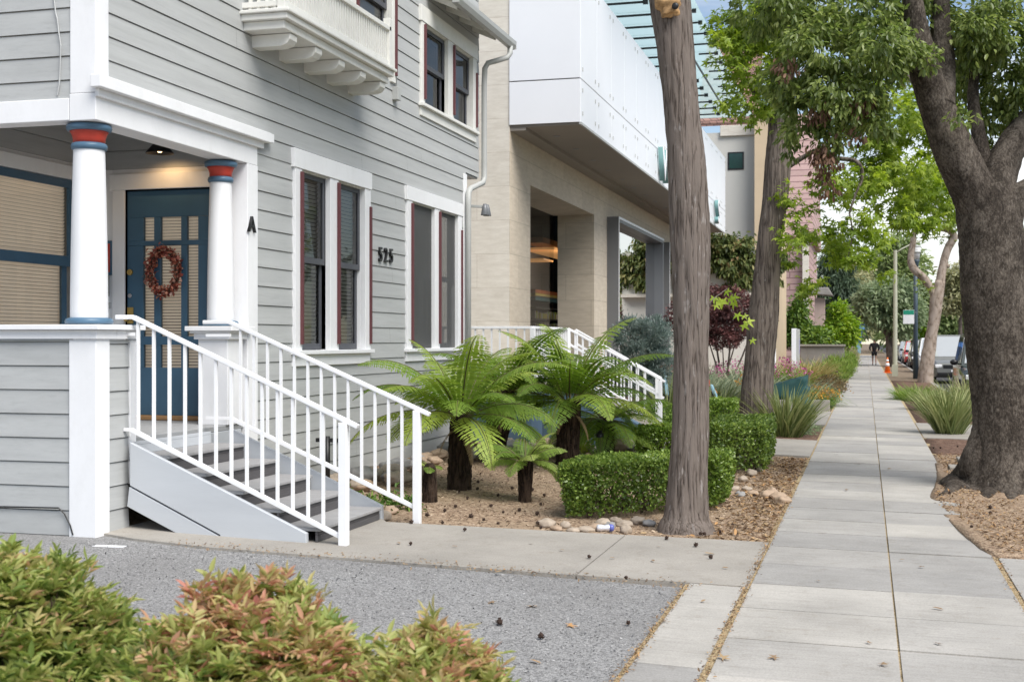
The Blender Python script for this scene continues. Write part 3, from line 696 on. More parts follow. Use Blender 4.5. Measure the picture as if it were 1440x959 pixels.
def window(put, W, zz, ya, yb, ztop, screens, blinds, name='window', trim='white', sill=True, strips=True, header=True):
    z0, z1 = zz
    m = MB()
    # casing
    pbox(m, put, ya, W[0][0], -0.01, 0.046, z0 - 0.03, z1)
    pbox(m, put, W[-1][1], yb, -0.01, 0.046, z0 - 0.03, z1)
    for (p, q), (r, s) in zip(W[:-1], W[1:]): pbox(m, put, q, r, -0.13, 0.044, z0 - 0.03, z1)
    if header: pbox(m, put, ya - 0.03, yb + 0.02, -0.01, 0.055, z1 + 0.001, ztop)
    for p, q in W:                                                # jambs
        pbox(m, put, p - 0.012, p, -0.13, -0.011, z0, z1); pbox(m, put, q, q + 0.012, -0.13, -0.011, z0, z1)
        pbox(m, put, p, q, -0.13, 0.012, z1 - 0.012, z1 + 0.0005)
    wn = m.build(name, MT[trim], house, bevel=0.004)
    if sill:
        m = MB(); pbox(m, put, ya - 0.04, yb + 0.03, -0.13, 0.085, z0 - 0.045, z0 - 0.002); pbox(m, put, ya - 0.01, yb, -0.005, 0.04, z0 - 0.165, z0 - 0.047)
        m.build('sill', MT[trim], wn, bevel=0.005)
    for p, q in W:
        m = MB(); zm = (z0 + z1) / 2
        sash_frame(m, put, p + 0.004, q - 0.004, zm - 0.02, z1 - 0.014, -0.02)
        sash_frame(m, put, p + 0.008, q - 0.008, z0 + 0.004, zm + 0.03, -0.055)
        s = m.build('sash', MT['sash'], wn, bevel=0.003)
        m = MB(); g = 'glass'
        m.quad(put(p + 0.03, -0.035, zm), put(q - 0.03, -0.035, zm), put(q - 0.03, -0.035, z1 - 0.04), put(p + 0.03, -0.035, z1 - 0.04))
        m.quad(put(p + 0.04, -0.07, z0 + 0.04), put(q - 0.04, -0.07, z0 + 0.04), put(q - 0.04, -0.07, zm), put(p + 0.04, -0.07, zm))
        m.build('pane', MT['glass'], wn)
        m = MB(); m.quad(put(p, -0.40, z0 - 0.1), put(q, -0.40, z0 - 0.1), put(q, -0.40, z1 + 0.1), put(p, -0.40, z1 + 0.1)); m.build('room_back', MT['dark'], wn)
        if blinds:
            m = MB(); z = z0 + 0.03
            while z < z1 - 0.03:
                m.quad(put(p, -0.115, z), put(q + 0.02, -0.115, z), put(q + 0.02, -0.095, z + 0.030), put(p, -0.095, z + 0.030)); z += 0.042
            m.build('blind', MT[blinds], wn)
        if screens:
            m = MB(); m.quad(put(p + 0.005, -0.005, z0), put(q - 0.005, -0.005, z0), put(q - 0.005, -0.005, z1 - 0.015), put(p + 0.005, -0.005, z1 - 0.015)); m.build('insect_screen', MT['screenmesh'], wn)
        if strips:
            m = MB(); pbox(m, put, p - 0.055, p - 0.012, 0.046, 0.075, z0 + 0.06, z1 - 0.03); m.build('trim_strip', MT['maroon'], wn, bevel=0.003)
    if strips:
        m = MB(); pbox(m, put, yb - 0.05, yb - 0.008, 0.046, 0.07, z0 + 0.06, z1 - 0.2); m.build('trim_strip', MT['maroon'], wn, bevel=0.003)
    return wn
# fly screen: a fine dark net, seen through in part
m_, nt_, b_ = new_mat('insect_screen_net')
b_.inputs['Base Color'].default_value = (0.095, 0.095, 0.093, 1); b_.inputs['Roughness'].default_value = 0.7
tr_ = N(nt_, 'ShaderNodeBsdfTransparent'); mx_ = N(nt_, 'ShaderNodeMixShader', Fac=0.72)
nt_.links.new(tr_.outputs[0], mx_.inputs[1]); nt_.links.new(b_.outputs[0], mx_.inputs[2]); nt_.links.new(mx_.outputs[0], nt_.nodes['Material Output'].inputs['Surface'])
MT['screenmesh'] = m_
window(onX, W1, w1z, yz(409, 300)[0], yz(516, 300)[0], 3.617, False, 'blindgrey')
window(onX, W2, w2z, yz(568, 300)[0], yz(645, 300)[0], 3.62, True, None)
window(onX, W3, w3z, yz(588, 100)[0], yz(666, 100)[0], 6.05, False, None, trim='cream')
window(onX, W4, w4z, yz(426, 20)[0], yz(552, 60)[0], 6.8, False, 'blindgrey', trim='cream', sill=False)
# porch window, slate blue, with blinds
put = lambda u, o, z: (XI + 0.02 + o, u, z)
m = MB(); pbox(m, put, 9.0, 9.26, 0.0, 0.03, 1.55, 3.17); pbox(m, put, 10.60, 10.70, 0.0, 0.03, 1.55, 3.17); pbox(m, put, 8.98, 10.74, 0.0, 0.035, 3.171, 3.30)
wn = m.build('window', MT['white'], house, bevel=0.004)
m = MB(); sash_frame(m, put, 9.27, 10.59, 2.35, 3.165, 0.02, 0.075); sash_frame(m, put, 9.27, 10.53, 1.6, 2.43, -0.015, 0.075); m.build('sash', MT['blue'], wn, bevel=0.003)
m = MB(); m.quad(put(9.3, -0.02, 1.6), put(10.55, -0.02, 1.6), put(10.55, -0.02, 3.15), put(9.3, -0.02, 3.15)); m.build('pane', MT['glass'], wn)
m = MB(); z = 1.6
while z < 3.14:
    m.quad(put(9.3, -0.075, z), put(10.56, -0.075, z), put(10.56, -0.058, z + 0.027), put(9.3, -0.058, z + 0.027)); z += 0.033
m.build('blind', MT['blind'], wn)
# front door
putd = lambda u, o, z: (u, YB - o, z)
m = MB()
lx = [on_y(p, 400, YB).x for p in (201, 216, 225, 254, 262, 278)]
lz = [on_y(238, p, YB).z for p in (305, 338, 345, 473, 485, 517)]
rows = [(dz0, lz[5]), (lz[4], lz[3]), (lz[2], lz[1]), (lz[0], dz1)]
for a, b in rows: pbox(m, putd, dX0 + 0.004, dX1 - 0.004, -0.045, 0.0, a, b)
for za, zb in ((lz[5], lz[4]), (lz[3], lz[2]), (lz[1], lz[0])):
    for a, b in ((dX0 + 0.004, lx[0]), (lx[1], lx[2]), (lx[3], lx[4]), (lx[5], dX1 - 0.004)): pbox(m, putd, a, b, -0.045, 0.0, za, zb)
door = m.build('front_door', MT['blue'], house, bevel=0.004)
for a, b in ((lx[0], lx[1]), (lx[2], lx[3]), (lx[4], lx[5])):
    for za, zb in ((lz[5], lz[4]), (lz[3], lz[2]), (lz[1], lz[0])):
        m = MB(); m.quad(putd(a, -0.02, za), putd(b, -0.02, za), putd(b, -0.02, zb), putd(a, -0.02, zb)); m.build('door_pane', MT['glass'], door)
m = MB(); z = lz[5] - 0.03
while z < lz[0] + 0.02:
    m.quad(putd(lx[0] - 0.03, -0.075, z), putd(lx[5] + 0.03, -0.075, z), putd(lx[5] + 0.03, -0.058, z + 0.024), putd(lx[0] - 0.03, -0.058, z + 0.024)); z += 0.030
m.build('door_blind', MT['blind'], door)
def disc(m, c, r, t, ax): m.tube([Vector(c), Vector(c) + Vector(ax) * t], r, 16)
kx = on_y(183, 400, YB).x
m = MB(); disc(m, (kx, YB, on_y(183, 383, YB).z), 0.03, 0.02, (0, -1, 0)); m.build('deadbolt', MT['brass'], door, bevel=0.003)
m = MB(); disc(m, (kx, YB, on_y(183, 416, YB).z), 0.022, 0.015, (0, -1, 0)); m.build('lock_cylinder', MT['chrome'], door, bevel=0.003)
kz = on_y(183, 448, YB).z
m = MB(); m.box(kx - 0.03, kx + 0.035, YB - 0.012, YB + 0.001, kz - 0.05, kz + 0.11); disc(m, (kx, YB - 0.01, kz), 0.014, 0.05, (0, -1, 0)); m.ball((kx, YB - 0.075, kz), 0.032, n=16, m=10); m.build('door_knob', MT['brass'], door, bevel=0.002)
m = MB(); t = 0.14
pbox(m, putd, dX0 - t, dX0 - 0.001, 0.02, 0.045, FLOOR, dz1 + 0.012); pbox(m, putd, dX1 + 0.001, dX1 + 0.10, 0.02, 0.045, FLOOR, dz1 + 0.012); pbox(m, putd, dX0 - t - 0.03, dX1 + 0.12, 0.02, 0.052, dz1 + 0.013, dz1 + 0.17)
m.build('door_casing', MT['white'], house, bevel=0.006)
m = MB(); m.box(dX0 - 0.03, dX1 + 0.03, YB - 0.10, YB + 0.02, FLOOR + 0.002, FLOOR + 0.045); m.build('door_threshold', MT['wood'], house, bevel=0.01)
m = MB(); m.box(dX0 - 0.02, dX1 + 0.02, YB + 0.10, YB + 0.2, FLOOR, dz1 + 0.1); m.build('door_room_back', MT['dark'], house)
# balcony box under the upper window
bx1 = -5.17; by0, by1 = 10.87, 13.66
m = MB()
m.box(XW, bx1 - 0.05, by0 + 0.05, by1 - 0.05, 4.56, 4.64)
m.box(XW, bx1, by0, by1, 4.641, 4.70); m.box(XW, bx1 + 0.03, by0 - 0.03, by1 + 0.03, 4.701, 4.735)
bal = m.build('balcony', MT['cream'], house, bevel=0.008)
for k in range(5):
    y = by0 + 0.22 + k * (by1 - by0 - 0.46) / 4
    pts = [(XW, y, 4.44), (bx1 - 0.17, y, 4.44), (bx1 - 0.11, y, 4.46), (bx1 - 0.075, y, 4.50), (bx1 - 0.07, y, 4.555), (XW, y, 4.555)]
    m = MB(); m.prism(pts, (0, 0.16, 0)); m.build('balcony_bracket', MT['cream'], bal, bevel=0.006)
m = MB(); m.bar((bx1 - 0.06, by0 + 0.03, 4.79), (bx1 - 0.06, by1 - 0.03, 4.79), 0.05, 0.05); m.bar((bx1 - 0.06, by0 + 0.03, 5.18), (bx1 - 0.06, by1 - 0.03, 5.18), 0.08, 0.05)
for y in (by0 + 0.04, by1 - 0.04): m.bar((XW, y, 5.18), (bx1 - 0.06, y, 5.18), 0.06, 0.05); m.bar((XW, y, 4.79), (bx1 - 0.06, y, 4.79), 0.05, 0.05)
m.build('balcony_rail', MT['cream'], bal, bevel=0.004)
n = 42
for k in range(n):
    y = by0 + 0.08 + k * (by1 - by0 - 0.16) / (n - 1)
    m = MB(); m.box(bx1 - 0.075, bx1 - 0.045, y - 0.015, y + 0.015, 4.816, 5.154)
    m.build('baluster', MT['cream'], bal)
for k in range(5):
    x = XW + 0.09 + k * 0.085
    for y in (by0 + 0.04,):
        m = MB(); m.box(x - 0.014, x + 0.014, y - 0.014, y + 0.014, 4.736, 5.15); m.build('baluster', MT['cream'], bal)
m = MB(); m.box(bx1 - 0.1, bx1 - 0.02, by0, by0 + 0.08, 4.735, 5.30); m.build('balcony_post', MT['cream'], bal, bevel=0.004)
m = MB(); m.box(bx1 - 0.1, bx1 - 0.02, by1 - 0.08, by1, 4.735, 5.30); m.build('balcony_post', MT['cream'], bal, bevel=0.004)
# eave, gutter, downspout
m = MB()
pts = [(XW + 0.0, 0, 6.36), (XW + 0.40, 0, 6.16), (XW + 0.40, 0, 6.24), (XW - 5, 0, 8.6), (XW - 5, 0, 8.5), (XW, 0, 6.4)]
m.prism([(x, 16.05, z) for x, _, z in pts], (0, 2.7, 0))
m.build('roof', MT['cream'], house)
for y in (16.3, 16.9, 17.5, 18.1):
    m = MB(); m.prism([(XW + 0.02, y, 6.24), (XW + 0.38, y, 6.08), (XW + 0.38, y, 6.15), (XW + 0.02, y, 6.34)], (0, 0.06, 0)); m.build('rafter', MT['cream'], house, bevel=0.004)
m = MB(); gx = XW + 0.405
prof = [(gx, 6.09), (gx + 0.07, 6.09), (gx + 0.10, 6.15), (gx + 0.105, 6.21), (gx + 0.09, 6.21), (gx + 0.085, 6.16), (gx + 0.06, 6.105), (gx + 0.01, 6.105), (gx + 0.01, 6.21), (gx, 6.21)]
m.prism([(x, 16.0, z) for x, z in prof], (0, 2.85, 0)); m.box(gx + 0.005, gx + 0.10, 15.996, 16.01, 6.095, 6.205); m.box(gx + 0.005, gx + 0.10, 18.84, 18.853, 6.095, 6.205)
m.build('gutter', MT['gutter'], house)
yd = 18.52
pts = [(gx + 0.05, yd + 0.15, 6.11), (gx + 0.05, yd + 0.15, 6.0), (gx + 0.02, yd + 0.1, 5.93), (XW + 0.26, yd + .03, 5.87), (XW + 0.15, yd, 5.84), (XW + 0.10, yd, 5.76), (XW + 0.09, yd, 5.5), (XW + 0.09, yd, 4.3), (XW + 0.09, yd, 4.12), (XW + 0.085, yd - 0.05, 4.03), (XW + 0.085, yd - 0.68, 3.87), (XW + 0.08, yd - 0.75, 3.80), (XW + 0.08, yd - 0.77, 3.6), (XW + 0.08, yd - 0.77, 0.5)]
pts = [(a, b, c) for a, b, c in pts]
m = MB(); m.tube(pts, 0.042, 12); m.build('downspout', MT['gutter'], house, smooth=True)
# conduit with a box, cables, flood light
c = on_x(556, 120, XW + 0.04); m = MB(); m.tube([(c.x, c.y, c.z + 1.6), (c.x, c.y, c.z - 0.05)], 0.014, 8); cd = m.build('conduit', MT['gutter'], house, smooth=True)
m = MB(); m.box(XW + 0.01, XW + 0.09, c.y - 0.06, c.y + 0.06, c.z - 0.19, c.z - 0.03); m.build('junction_box', MT['gutter'], cd, bevel=0.006)
m = MB(); m.tube([on_y(a, b, YF - 0.028) for a, b in ((75, -5), (78, 20), (80, 27), (82, 45), (85, 65), (84, 95), (83, 118), (80, 134))], 0.006, 6); m.build('cable', MT['siding'], house)
m = MB(); m.tube([on_y(a, b, YF - 0.035) for a, b in ((-8, 712), (40, 713), (82, 714), (90, 722), (98, 738), (102, 752))], 0.006, 6); m.build('cable', MT['black'], house)
q = on_x(660, 280, XW + 0.06)
m = MB(); q = Vector((XW + 0.06, YE + 0.03, 3.62)); m.bar(q, q + Vector((0.28, 0, -0.02)), 0.04, 0.04); fl = m.build('flood_light', MT['gutter'], house, bevel=0.004)
for dy in (-0.05, 0.07):
    m = MB(); c = q + Vector((0.25, dy, -0.04)); m.lathe([(0.025, c.z + 0.06), (0.04, c.z), (0.06, c.z - 0.1), (0.058, c.z - 0.105), (0.03, c.z - 0.09)], (c.x, c.y), 16); m.build('flood_lamp', MT['greymetal'], fl, smooth=True)
def text(name, s, mat, parent, mtx, size, ext=0.012, font_shear=0.0):
    cu = bpy.data.curves.new(name, 'FONT'); cu.body = s; cu.size = size; cu.extrude = ext; cu.align_x = 'CENTER'; cu.align_y = 'CENTER'; cu.shear = font_shear; cu.bevel_depth = 0.0015
    tmp = bpy.data.objects.new('tmp', cu); COL.objects.link(tmp)
    bpy.context.view_layer.update()
    me = bpy.data.meshes.new_from_object(tmp.evaluated_get(bpy.context.evaluated_depsgraph_get()))
    bpy.data.objects.remove(tmp)
    me.transform(mtx)
    me.materials.clear()
    return link_mesh(name, me, mat, parent)
def faceX(p): return Matrix.Translation(p) @ Matrix(((0, 0, 1, 0), (1, 0, 0, 0), (0, 1, 0, 0), (0, 0, 0, 1)))      # reads from +X
def faceY(p): return Matrix.Translation(p) @ Matrix(((1, 0, 0, 0), (0, 0, -1, 0), (0, 1, 0, 0), (0, 0, 0, 1)))     # reads from -Y
for ch, (px, py) in zip('525', ((534.5, 359), (542, 360), (549.5, 361))):
    text('house_number', ch, MT['black'], house, faceX(on_x(px, py, XW + 0.03)), 0.245)
text('house_number', 'A', MT['black'], house, faceX(on_x(353.5, 317, XW + 0.045)), 0.215)
# porch lamp: cone shade on a bent arm over the door, lit
lp = on_y(224, 206, YB - 0.28)
m = MB(); m.tube([(lp.x, YB - 0.02, lp.z + 0.12), (lp.x, YB - 0.10, lp.z + 0.16), (lp.x, YB - 0.22, lp.z + 0.15), (lp.x, YB - 0.28, lp.z + 0.07)], 0.012, 8)
pl = m.build('wall_lamp', MT['black'], house, smooth=True)
m = MB(); m.lathe([(0.025, lp.z + 0.075), (0.035, lp.z + 0.05), (0.13, lp.z - 0.06), (0.132, lp.z - 0.07), (0.12, lp.z - 0.062), (0.03, lp.z + 0.03)], (lp.x, lp.y), 28); m.build('lamp_shade', MT['black'], pl, smooth=True)
em, nt, b = new_mat('warm_bulb'); b.inputs['Emission Color'].default_value = (1, 0.6, 0.25, 1); b.inputs['Emission Strength'].default_value = 4
m = MB(); m.ball((lp.x, lp.y, lp.z - 0.03), 0.032, n=12, m=8); m.build('bulb', em, pl, smooth=True)
L = bpy.data.lights.new('porch_light', 'SPOT'); lo = bpy.data.objects.new('porch_light', L); COL.objects.link(lo)
L.energy = 2.6; L.color = (1, 0.62, 0.28); L.shadow_soft_size = 0.03; L.spot_size = math.radians(150); L.spot_blend = 0.6
lo.location = (lp.x, lp.y, lp.z - 0.075); lo.rotation_euler = Vector((0, 0.25, -1)).to_track_quat('-Z', 'Y').to_euler()

# wreath, letter box, plaque
wr = on_y(229, 382, YB - 0.05)
SP = []
m = MB(); ring = [(wr.x + 0.15 * math.cos(t) * 1.0, wr.y, wr.z + 0.205 * math.sin(t)) for t in [2 * math.pi * i / 28 for i in range(29)]]
wre = thing('door_wreath', 'oval wreath of copper red berries and leaves hung on the blue front door', 'wreath', (wr.x, wr.y, wr.z - 0.24))
m.tube(ring, 0.022, 6); m.build('ring', MT['twig'], wre)
text  # (keeps the helper in view)
m = MB(); a = on_y(143, 370, YB - 0.06); b_ = on_y(150.5, 417, YB - 0.06); m.box(a.x - 0.12, b_.x, YB - 0.13, YB - 0.022, b_.z, a.z)
mbx = m.build('letter_box', MT['black'], None, origin=(a.x, YB - 0.05, b_.z), bevel=0.01); tag(mbx, 'black wall letter box beside the blue front door', 'letter box')
a = on_y(146, 339, YB - 0.03); b_ = on_y(158.5, 387, YB - 0.03)
pq = thing('wall_plaque', 'red rectangular plaque with blue frame on the porch wall above the letter box', 'plaque', (a.x, YB - 0.03, b_.z))
m = MB(); m.box(a.x - 0.06, b_.x, YB - 0.05, YB - 0.022, b_.z, a.z); m.build('frame', MT['blue'], pq, bevel=0.004)
m = MB(); m.box(a.x - 0.035, b_.x - 0.022, YB - 0.056, YB - 0.049, b_.z + 0.03, a.z - 0.03); m.build('panel', MT['red'], pq)
a = on_y(152, 430, YB - 0.02); m = MB(); m.box(a.x - 0.025, a.x + 0.025, YB - 0.035, YB - 0.02, a.z - 0.03, a.z + 0.03); m.build('door_bell', MT['gutter'], house, bevel=0.004)

# ---------------------------------------------------------------- entry stairs and rails
S0, S1 = 8.87, 10.25
st = thing('entry_stairs', 'grey timber stairs with charcoal risers rising from the walkway to the porch', 'stairs', (-4.6, 9.5, 0.12))
xb = -3.99; ng = 0.132; rise = (FLOOR - 0.11) / 6; run = 0.318
for k in range(6):
    x = xb - k * run; z = 0.11 + k * rise
    m = MB(); m.box(x - 0.02, x, S0 + 0.052, S1 - 0.052, z + (0.022 if k == 0 else 0.0), z + rise * 0.56); m.box(x - 0.02, x - 0.001, S0 + 0.052, S1 - 0.052, z + rise * 0.575, z + rise - 0.028)
    if k < 5:
        m.build('riser', MT['riser'], st, bevel=0.002)
        m = MB(); m.box(x - run - 0.0, x + 0.018, S0 + 0.052, S1 - 0.052, z + rise - 0.026, z + rise); m.build('tread', MT['tread'], st, bevel=0.005)
    else:
        m.build('riser', MT['stairgrey'], st, bevel=0.002)
def poly_y(pix, Y, th, name, mat, parent, bevel=0.004):
    m = MB(); m.prism([on_y(a, b, Y) for a, b in pix], (0, th, 0)); return m.build(name, mat, parent, bevel=bevel, merge=True)
poly_y([(182, 622), (429.5, 750), (430, 770), (308, 763), (309, 752), (182, 682.5)], S0, 0.05, 'stringer', MT['stairgrey'], st)
poly_y([(181, 684.5), (308, 754), (306.5, 762.5), (261, 757), (178, 712)], S0 + 0.004, 0.046, 'stringer', MT['stairgrey'], st)
poly_y([(322, 602), (536, 711), (536.5, 735), (440, 742), (322, 680)], S1, 0.05, 'stringer', MT['stairgrey'], st)
def railing(t, Y, top, bot, posts, bal, w=0.045, hr=0.05):
    m = MB(); mat = MT['rail']
    for p, q in zip(top[:-1], top[1:]): m.bar(p, q, hr, 0.034)
    m.build('handrail', mat, t, bevel=0.006)
    m = MB(); m.bar(bot[0], bot[1], 0.035, 0.035); m.build('bottom_rail', mat, t, bevel=0.004)
    for x, z0, z1 in posts:
        m = MB(); m.box(x - w / 2, x + w / 2, Y - w / 2, Y + w / 2, z0, z1); m.build('post', mat, t, bevel=0.004)
    def lz(P, x):
        for p, q in zip(P[:-1], P[1:]):
            lo, hi = min(p[0], q[0]), max(p[0], q[0])
            if lo <= x <= hi: return p[2] + (q[2] - p[2]) * (x - p[0]) / (q[0] - p[0])
        return P[-1][2]
    for x in bal:
        m = MB(); b = 0.011; m.box(x - b, x + b, Y - b, Y + b, lz(bot, x), lz(top, x) - 0.01); m.build('baluster', mat, t)
t = thing('stair_railing', 'white metal railing on the near side of the entry stairs, closest to the parking bay', 'railing', (-3.72, 8.9, 0.1), 'white railings of the entry stairs')
Y = 8.9
top = [Vector((-6.0 + 0.3, Y, 1.853)), on_y(187, 446, Y), on_y(503, 600, Y)]; top[0].z = top[1].z
bot = [on_y(184, 604, Y), on_y(484, 757, Y)]
railing(t, Y, top, bot, [(on_y(483, 700, Y).x, 0.085, on_y(483, 594, Y).z)], [on_y(194 + 22.0 * k * (1 - 0.0012 * k) , 560, Y).x for k in range(13)], 0.066)
m = MB(); p = on_y(190, 470, Y); m.bar((XW + 0.02, Y, p.z), (p.x, Y, p.z), 0.025, 0.025); m.build('wall_bracket', MT['rail'], t); m = MB(); p = bot[0]; m.bar((XW + 0.02, Y, p.z), (p.x + 0.02, Y, p.z), 0.025, 0.025); m.build('wall_bracket', MT['rail'], t)
t = thing('stair_railing', 'white metal railing on the far side of the entry stairs, beside the planting bed', 'railing', (-3.68, 10.2, 0.1), 'white railings of the entry stairs')
Y = 10.2
top = [on_y(286, 459.5, Y), on_y(322, 453, Y), on_y(604, 583, Y)]; top[0].z = top[1].z
bot = [on_y(324, 588, Y), on_y(585, 714, Y)]
railing(t, Y, top, bot, [(on_y(586, 700, Y).x, 0.085, on_y(586, 577, Y).z)], [on_y(338 + 18.9 * k, 560, Y).x for k in range(13)], 0.062)
m = MB(); p = bot[0]; m.bar((XW + 0.02, Y, p.z), (p.x + 0.02, Y, p.z), 0.025, 0.025); m.build('wall_bracket', MT['rail'], t); m = MB(); m.bar((XW + 0.02, Y, 1.70), (p.x, Y, 1.70), 0.025, 0.025); m.build('wall_bracket', MT['rail'], t)

# ---------------------------------------------------------------- stone faced shop building next door
XS = -6.3; BY = 22.6
sb = thing('stone_building', 'cream limestone shop building with white panelled upper storey and glass canopy beyond the grey house', 'building', (XS, BY, 0.15))
oy0, oy1, oz = on_x(745, 300, XS).y, on_x(835, 300, XS).y, 4.68
fy0, fy1, fz = on_x(853, 300, XS).y, 39.2, 4.78
m = MB(); m.box(-16, XS, BY, BY + 0.4, 0.0, 14); m.build('stone_front', MT['stonewhite'], sb)
m = MB()
m.box(XS - 0.8, XS + 0.004, BY + 0.003, oy0, 0.0, 5.6); m.box(XS - 1.0, XS, oy0, oy1, oz, 5.6); m.box(XS - 0.9, XS, oy1, fy0, 0.0, 5.6)
m.box(XS - 0.9, XS, fy0, 48, fz, 5.6); m.box(XS - 0.9, XS, fy1 + 0.02, 48, 0, fz)
m.build('stone_wall', MT['stone'], sb)
m = MB(); m.box(-16, XS - 0.02, BY + 0.41, 48, 8.6, 8.8); m.box(-16, -10, BY + 0.41, 48, 0, 8.6); m.box(-10, XS - 4.2, BY + 0.41, 48, 0.4, 0.95); m.box(-10, XS - 0.02, 47.5, 48, 0, 8.6); m.build('inner_wall', MT['dark'], sb)
m = MB(); m.box(XS - 4, XS - 0.01, BY + 0.5, 48, 0.3, 0.95); m.build('shop_floor', MT['dark'], sb)
m = MB(); m.quad((XS - 1.0, oy0, 0.95), (XS - 1.0, oy1, 0.95), (XS - 1.0, oy1, oz), (XS - 1.0, oy0, oz)); m.build('shop_window', MT['glass'], sb)
# shelves of goods inside
m = MB(); sx0 = XS - 2.4
a = on_x(745, 400, sx0); b = on_x(779, 400, sx0)
Y0, Y1 = a.y + 0.1, b.y + 1.0
for k in range(7): m.box(sx0 - 0.4, sx0 + 0.05, Y0 + 0.35, Y1, 1.0 + 0.31 * k, 1.03 + 0.31 * k)
m.box(sx0 - 0.45, sx0 - 0.4, Y0 + 0.3, Y1, 0.95, 4.5)
sh = m.build('shelf', MT['greymetal'], sb)
goods = [paint('shelf_goods', c, 0.4, 0.1, 5, 0) for c in ((0.65, 0.62, 0.55), (0.25, 0.4, 0.12), (0.55, 0.5, 0.12), (0.3, 0.3, 0.32))]
for k in range(5):
    for j, g in enumerate(goods):
        m = MB(); yy = Y0 + 0.4 + 0.09 * j
        while yy < Y1 - 0.1:
            if random.random() < 0.8: m.box(sx0 - 0.1, sx0 + 0.02, yy, yy + 0.06, 1.03 + 0.31 * k, 1.03 + 0.31 * k + random.uniform(0.14, 0.22))
            yy += 0.36
        m.build('goods', g, sh)
for i, (c, z) in enumerate((((0.36, 0.12, 0.05), 2.96), ((0.5, 0.42, 0.14), 2.86), ((0.08, 0.17, 0.2), 2.76))):
    m = MB(); m.box(sx0 - 0.3, sx0 + 0.04, Y0 + 0.32, Y1, z, z + 0.095); m.build('shelf_header', paint('header_band', c, 0.5, 0.05, 4, 0), sb)
em, nt, bb = new_mat('warm_ceiling_light'); bb.inputs['Base Color'].default_value = (0.6, 0.3, 0.1, 1); bb.inputs['Emission Color'].default_value = (1, 0.5, 0.18, 1); bb.inputs['Emission Strength'].default_value = 0.16
m = MB(); m.box(sx0 - 0.3, sx0 + 0.6, Y0 + 0.2, Y1 + 1.5, 4.12, 4.18); m.build('ceiling_lamp', em, sb)
m = MB(); m.box(sx0 - 0.5, sx0 + 0.4, Y0 - 0.2, Y0 + 0.9, 3.82, 3.86); m.build('ceiling_lamp', em, sb)
m = MB(); m.box(sx0 - 0.3, sx0 + 0.3, Y0 + 0.1, Y1 + 1.5, 4.3, 4.45); m.build('ceiling_panel', MT['wood'], sb)
L = bpy.data.lights.new('shop_light', 'POINT'); lo = bpy.data.objects.new('shop_light', L); COL.objects.link(lo)
L.energy = 22; L.color = (1, 0.86, 0.7); L.shadow_soft_size = 0.2; lo.location = (sx0 + 1.0, Y0 + 0.9, 3.6)
# deep grey window boxes
def winbox(y0, y1, z1):
    m = MB(); o = XS + 0.30; z0 = 0.9; th = 0.14
    m.box(XS - 0.5, o, y0, y0 + th, z0, z1); m.box(XS - 0.5, o, y1 - th, y1, z0, z1); m.box(XS - 0.5, o, y0 + th, y1 - th, z1 - th, z1); m.box(XS - 0.5, o, y0 + th, y1 - th, z0, z0 + 0.1)
    wb = m.build('box_window', MT['greymetal'], sb, bevel=0.01)
    m = MB(); m.box(o + 0.001, o + 0.015, y0, y1, z1 - 0.055, z1); m.box(o + 0.001, o + 0.015, y0, y0 + 0.03, z0, z1 - 0.056); m.build('edge_trim', MT['panel'], wb)
    m = MB(); m.quad((XS + 0.03, y0 + th, z0 + 0.1), (XS + 0.03, y1 - th, z0 + 0.1), (XS + 0.03, y1 - th, z1 - th), (XS + 0.03, y0 + th, z1 - th)); m.build('pane', MT['mirror'], wb)
    m = MB(); m.box(XS - 1.2, XS - 0.5, y0, y1, z0, z1); m.build('room_back', MT['dark'], wb)
winbox(fy0, fy1, fz)
winbox(40.4, 46.5, fz)
# soffit and white metal box
BX = -4.97
m = MB(); m.box(XS + 0.003, BX - 0.02, BY + 0.02, 46.6, 5.56, 5.60); m.box(XS + 0.004, XS + 0.3, BY + 0.03, 46.5, 5.5, 5.56); m.build('soffit', MT['soffit'], sb)
m = MB()
for k in range(14): m.lathe([(0.07, 5.553), (0.07, 5.56)], (-5.7, BY + 1.2 + k * 1.7), 12)
m.build('soffit_light', MT['panelgap'], sb)
m = MB(); m.box(XS + 0.05, BX - 0.04, BY + 0.05, 46.5, 5.61, 8.3); m.build('panel_backing', MT['panelgap'], sb)
pm = MT['panel']
def panelrow(z0, z1):
    m = MB(); m.box(XS - 0.0, BX - 0.0, BY - 0.02, BY + 0.01, z0, z1); m.build('wall_panel', pm, sb, bevel=0.004)
    y = BY + 0.012
    while y < 46:
        m = MB(); m.box(BX - 0.03, BX, y + 0.008, y + 1.45 - 0.008, z0, z1); p = m.build('wall_panel', pm, sb, bevel=0.004)
        for yy in (y + 0.16, y + 1.29):
            for zz in (z0 + 0.18, z1 - 0.18):
                m = MB(); m.box(BX - 0.002, BX + 0.010, yy - 0.02, yy + 0.02, zz - 0.035, zz + 0.035); m.build('panel_clip', MT['gutter'], p)
        y += 1.45
panelrow(5.60, 6.38); panelrow(6.40, 8.34)
m = MB(); m.box(BX - 0.02, BX + 0.02, BY - 0.025, 46.6, 5.555, 5.598); m.build('panel_edge', MT['gutter'], sb)
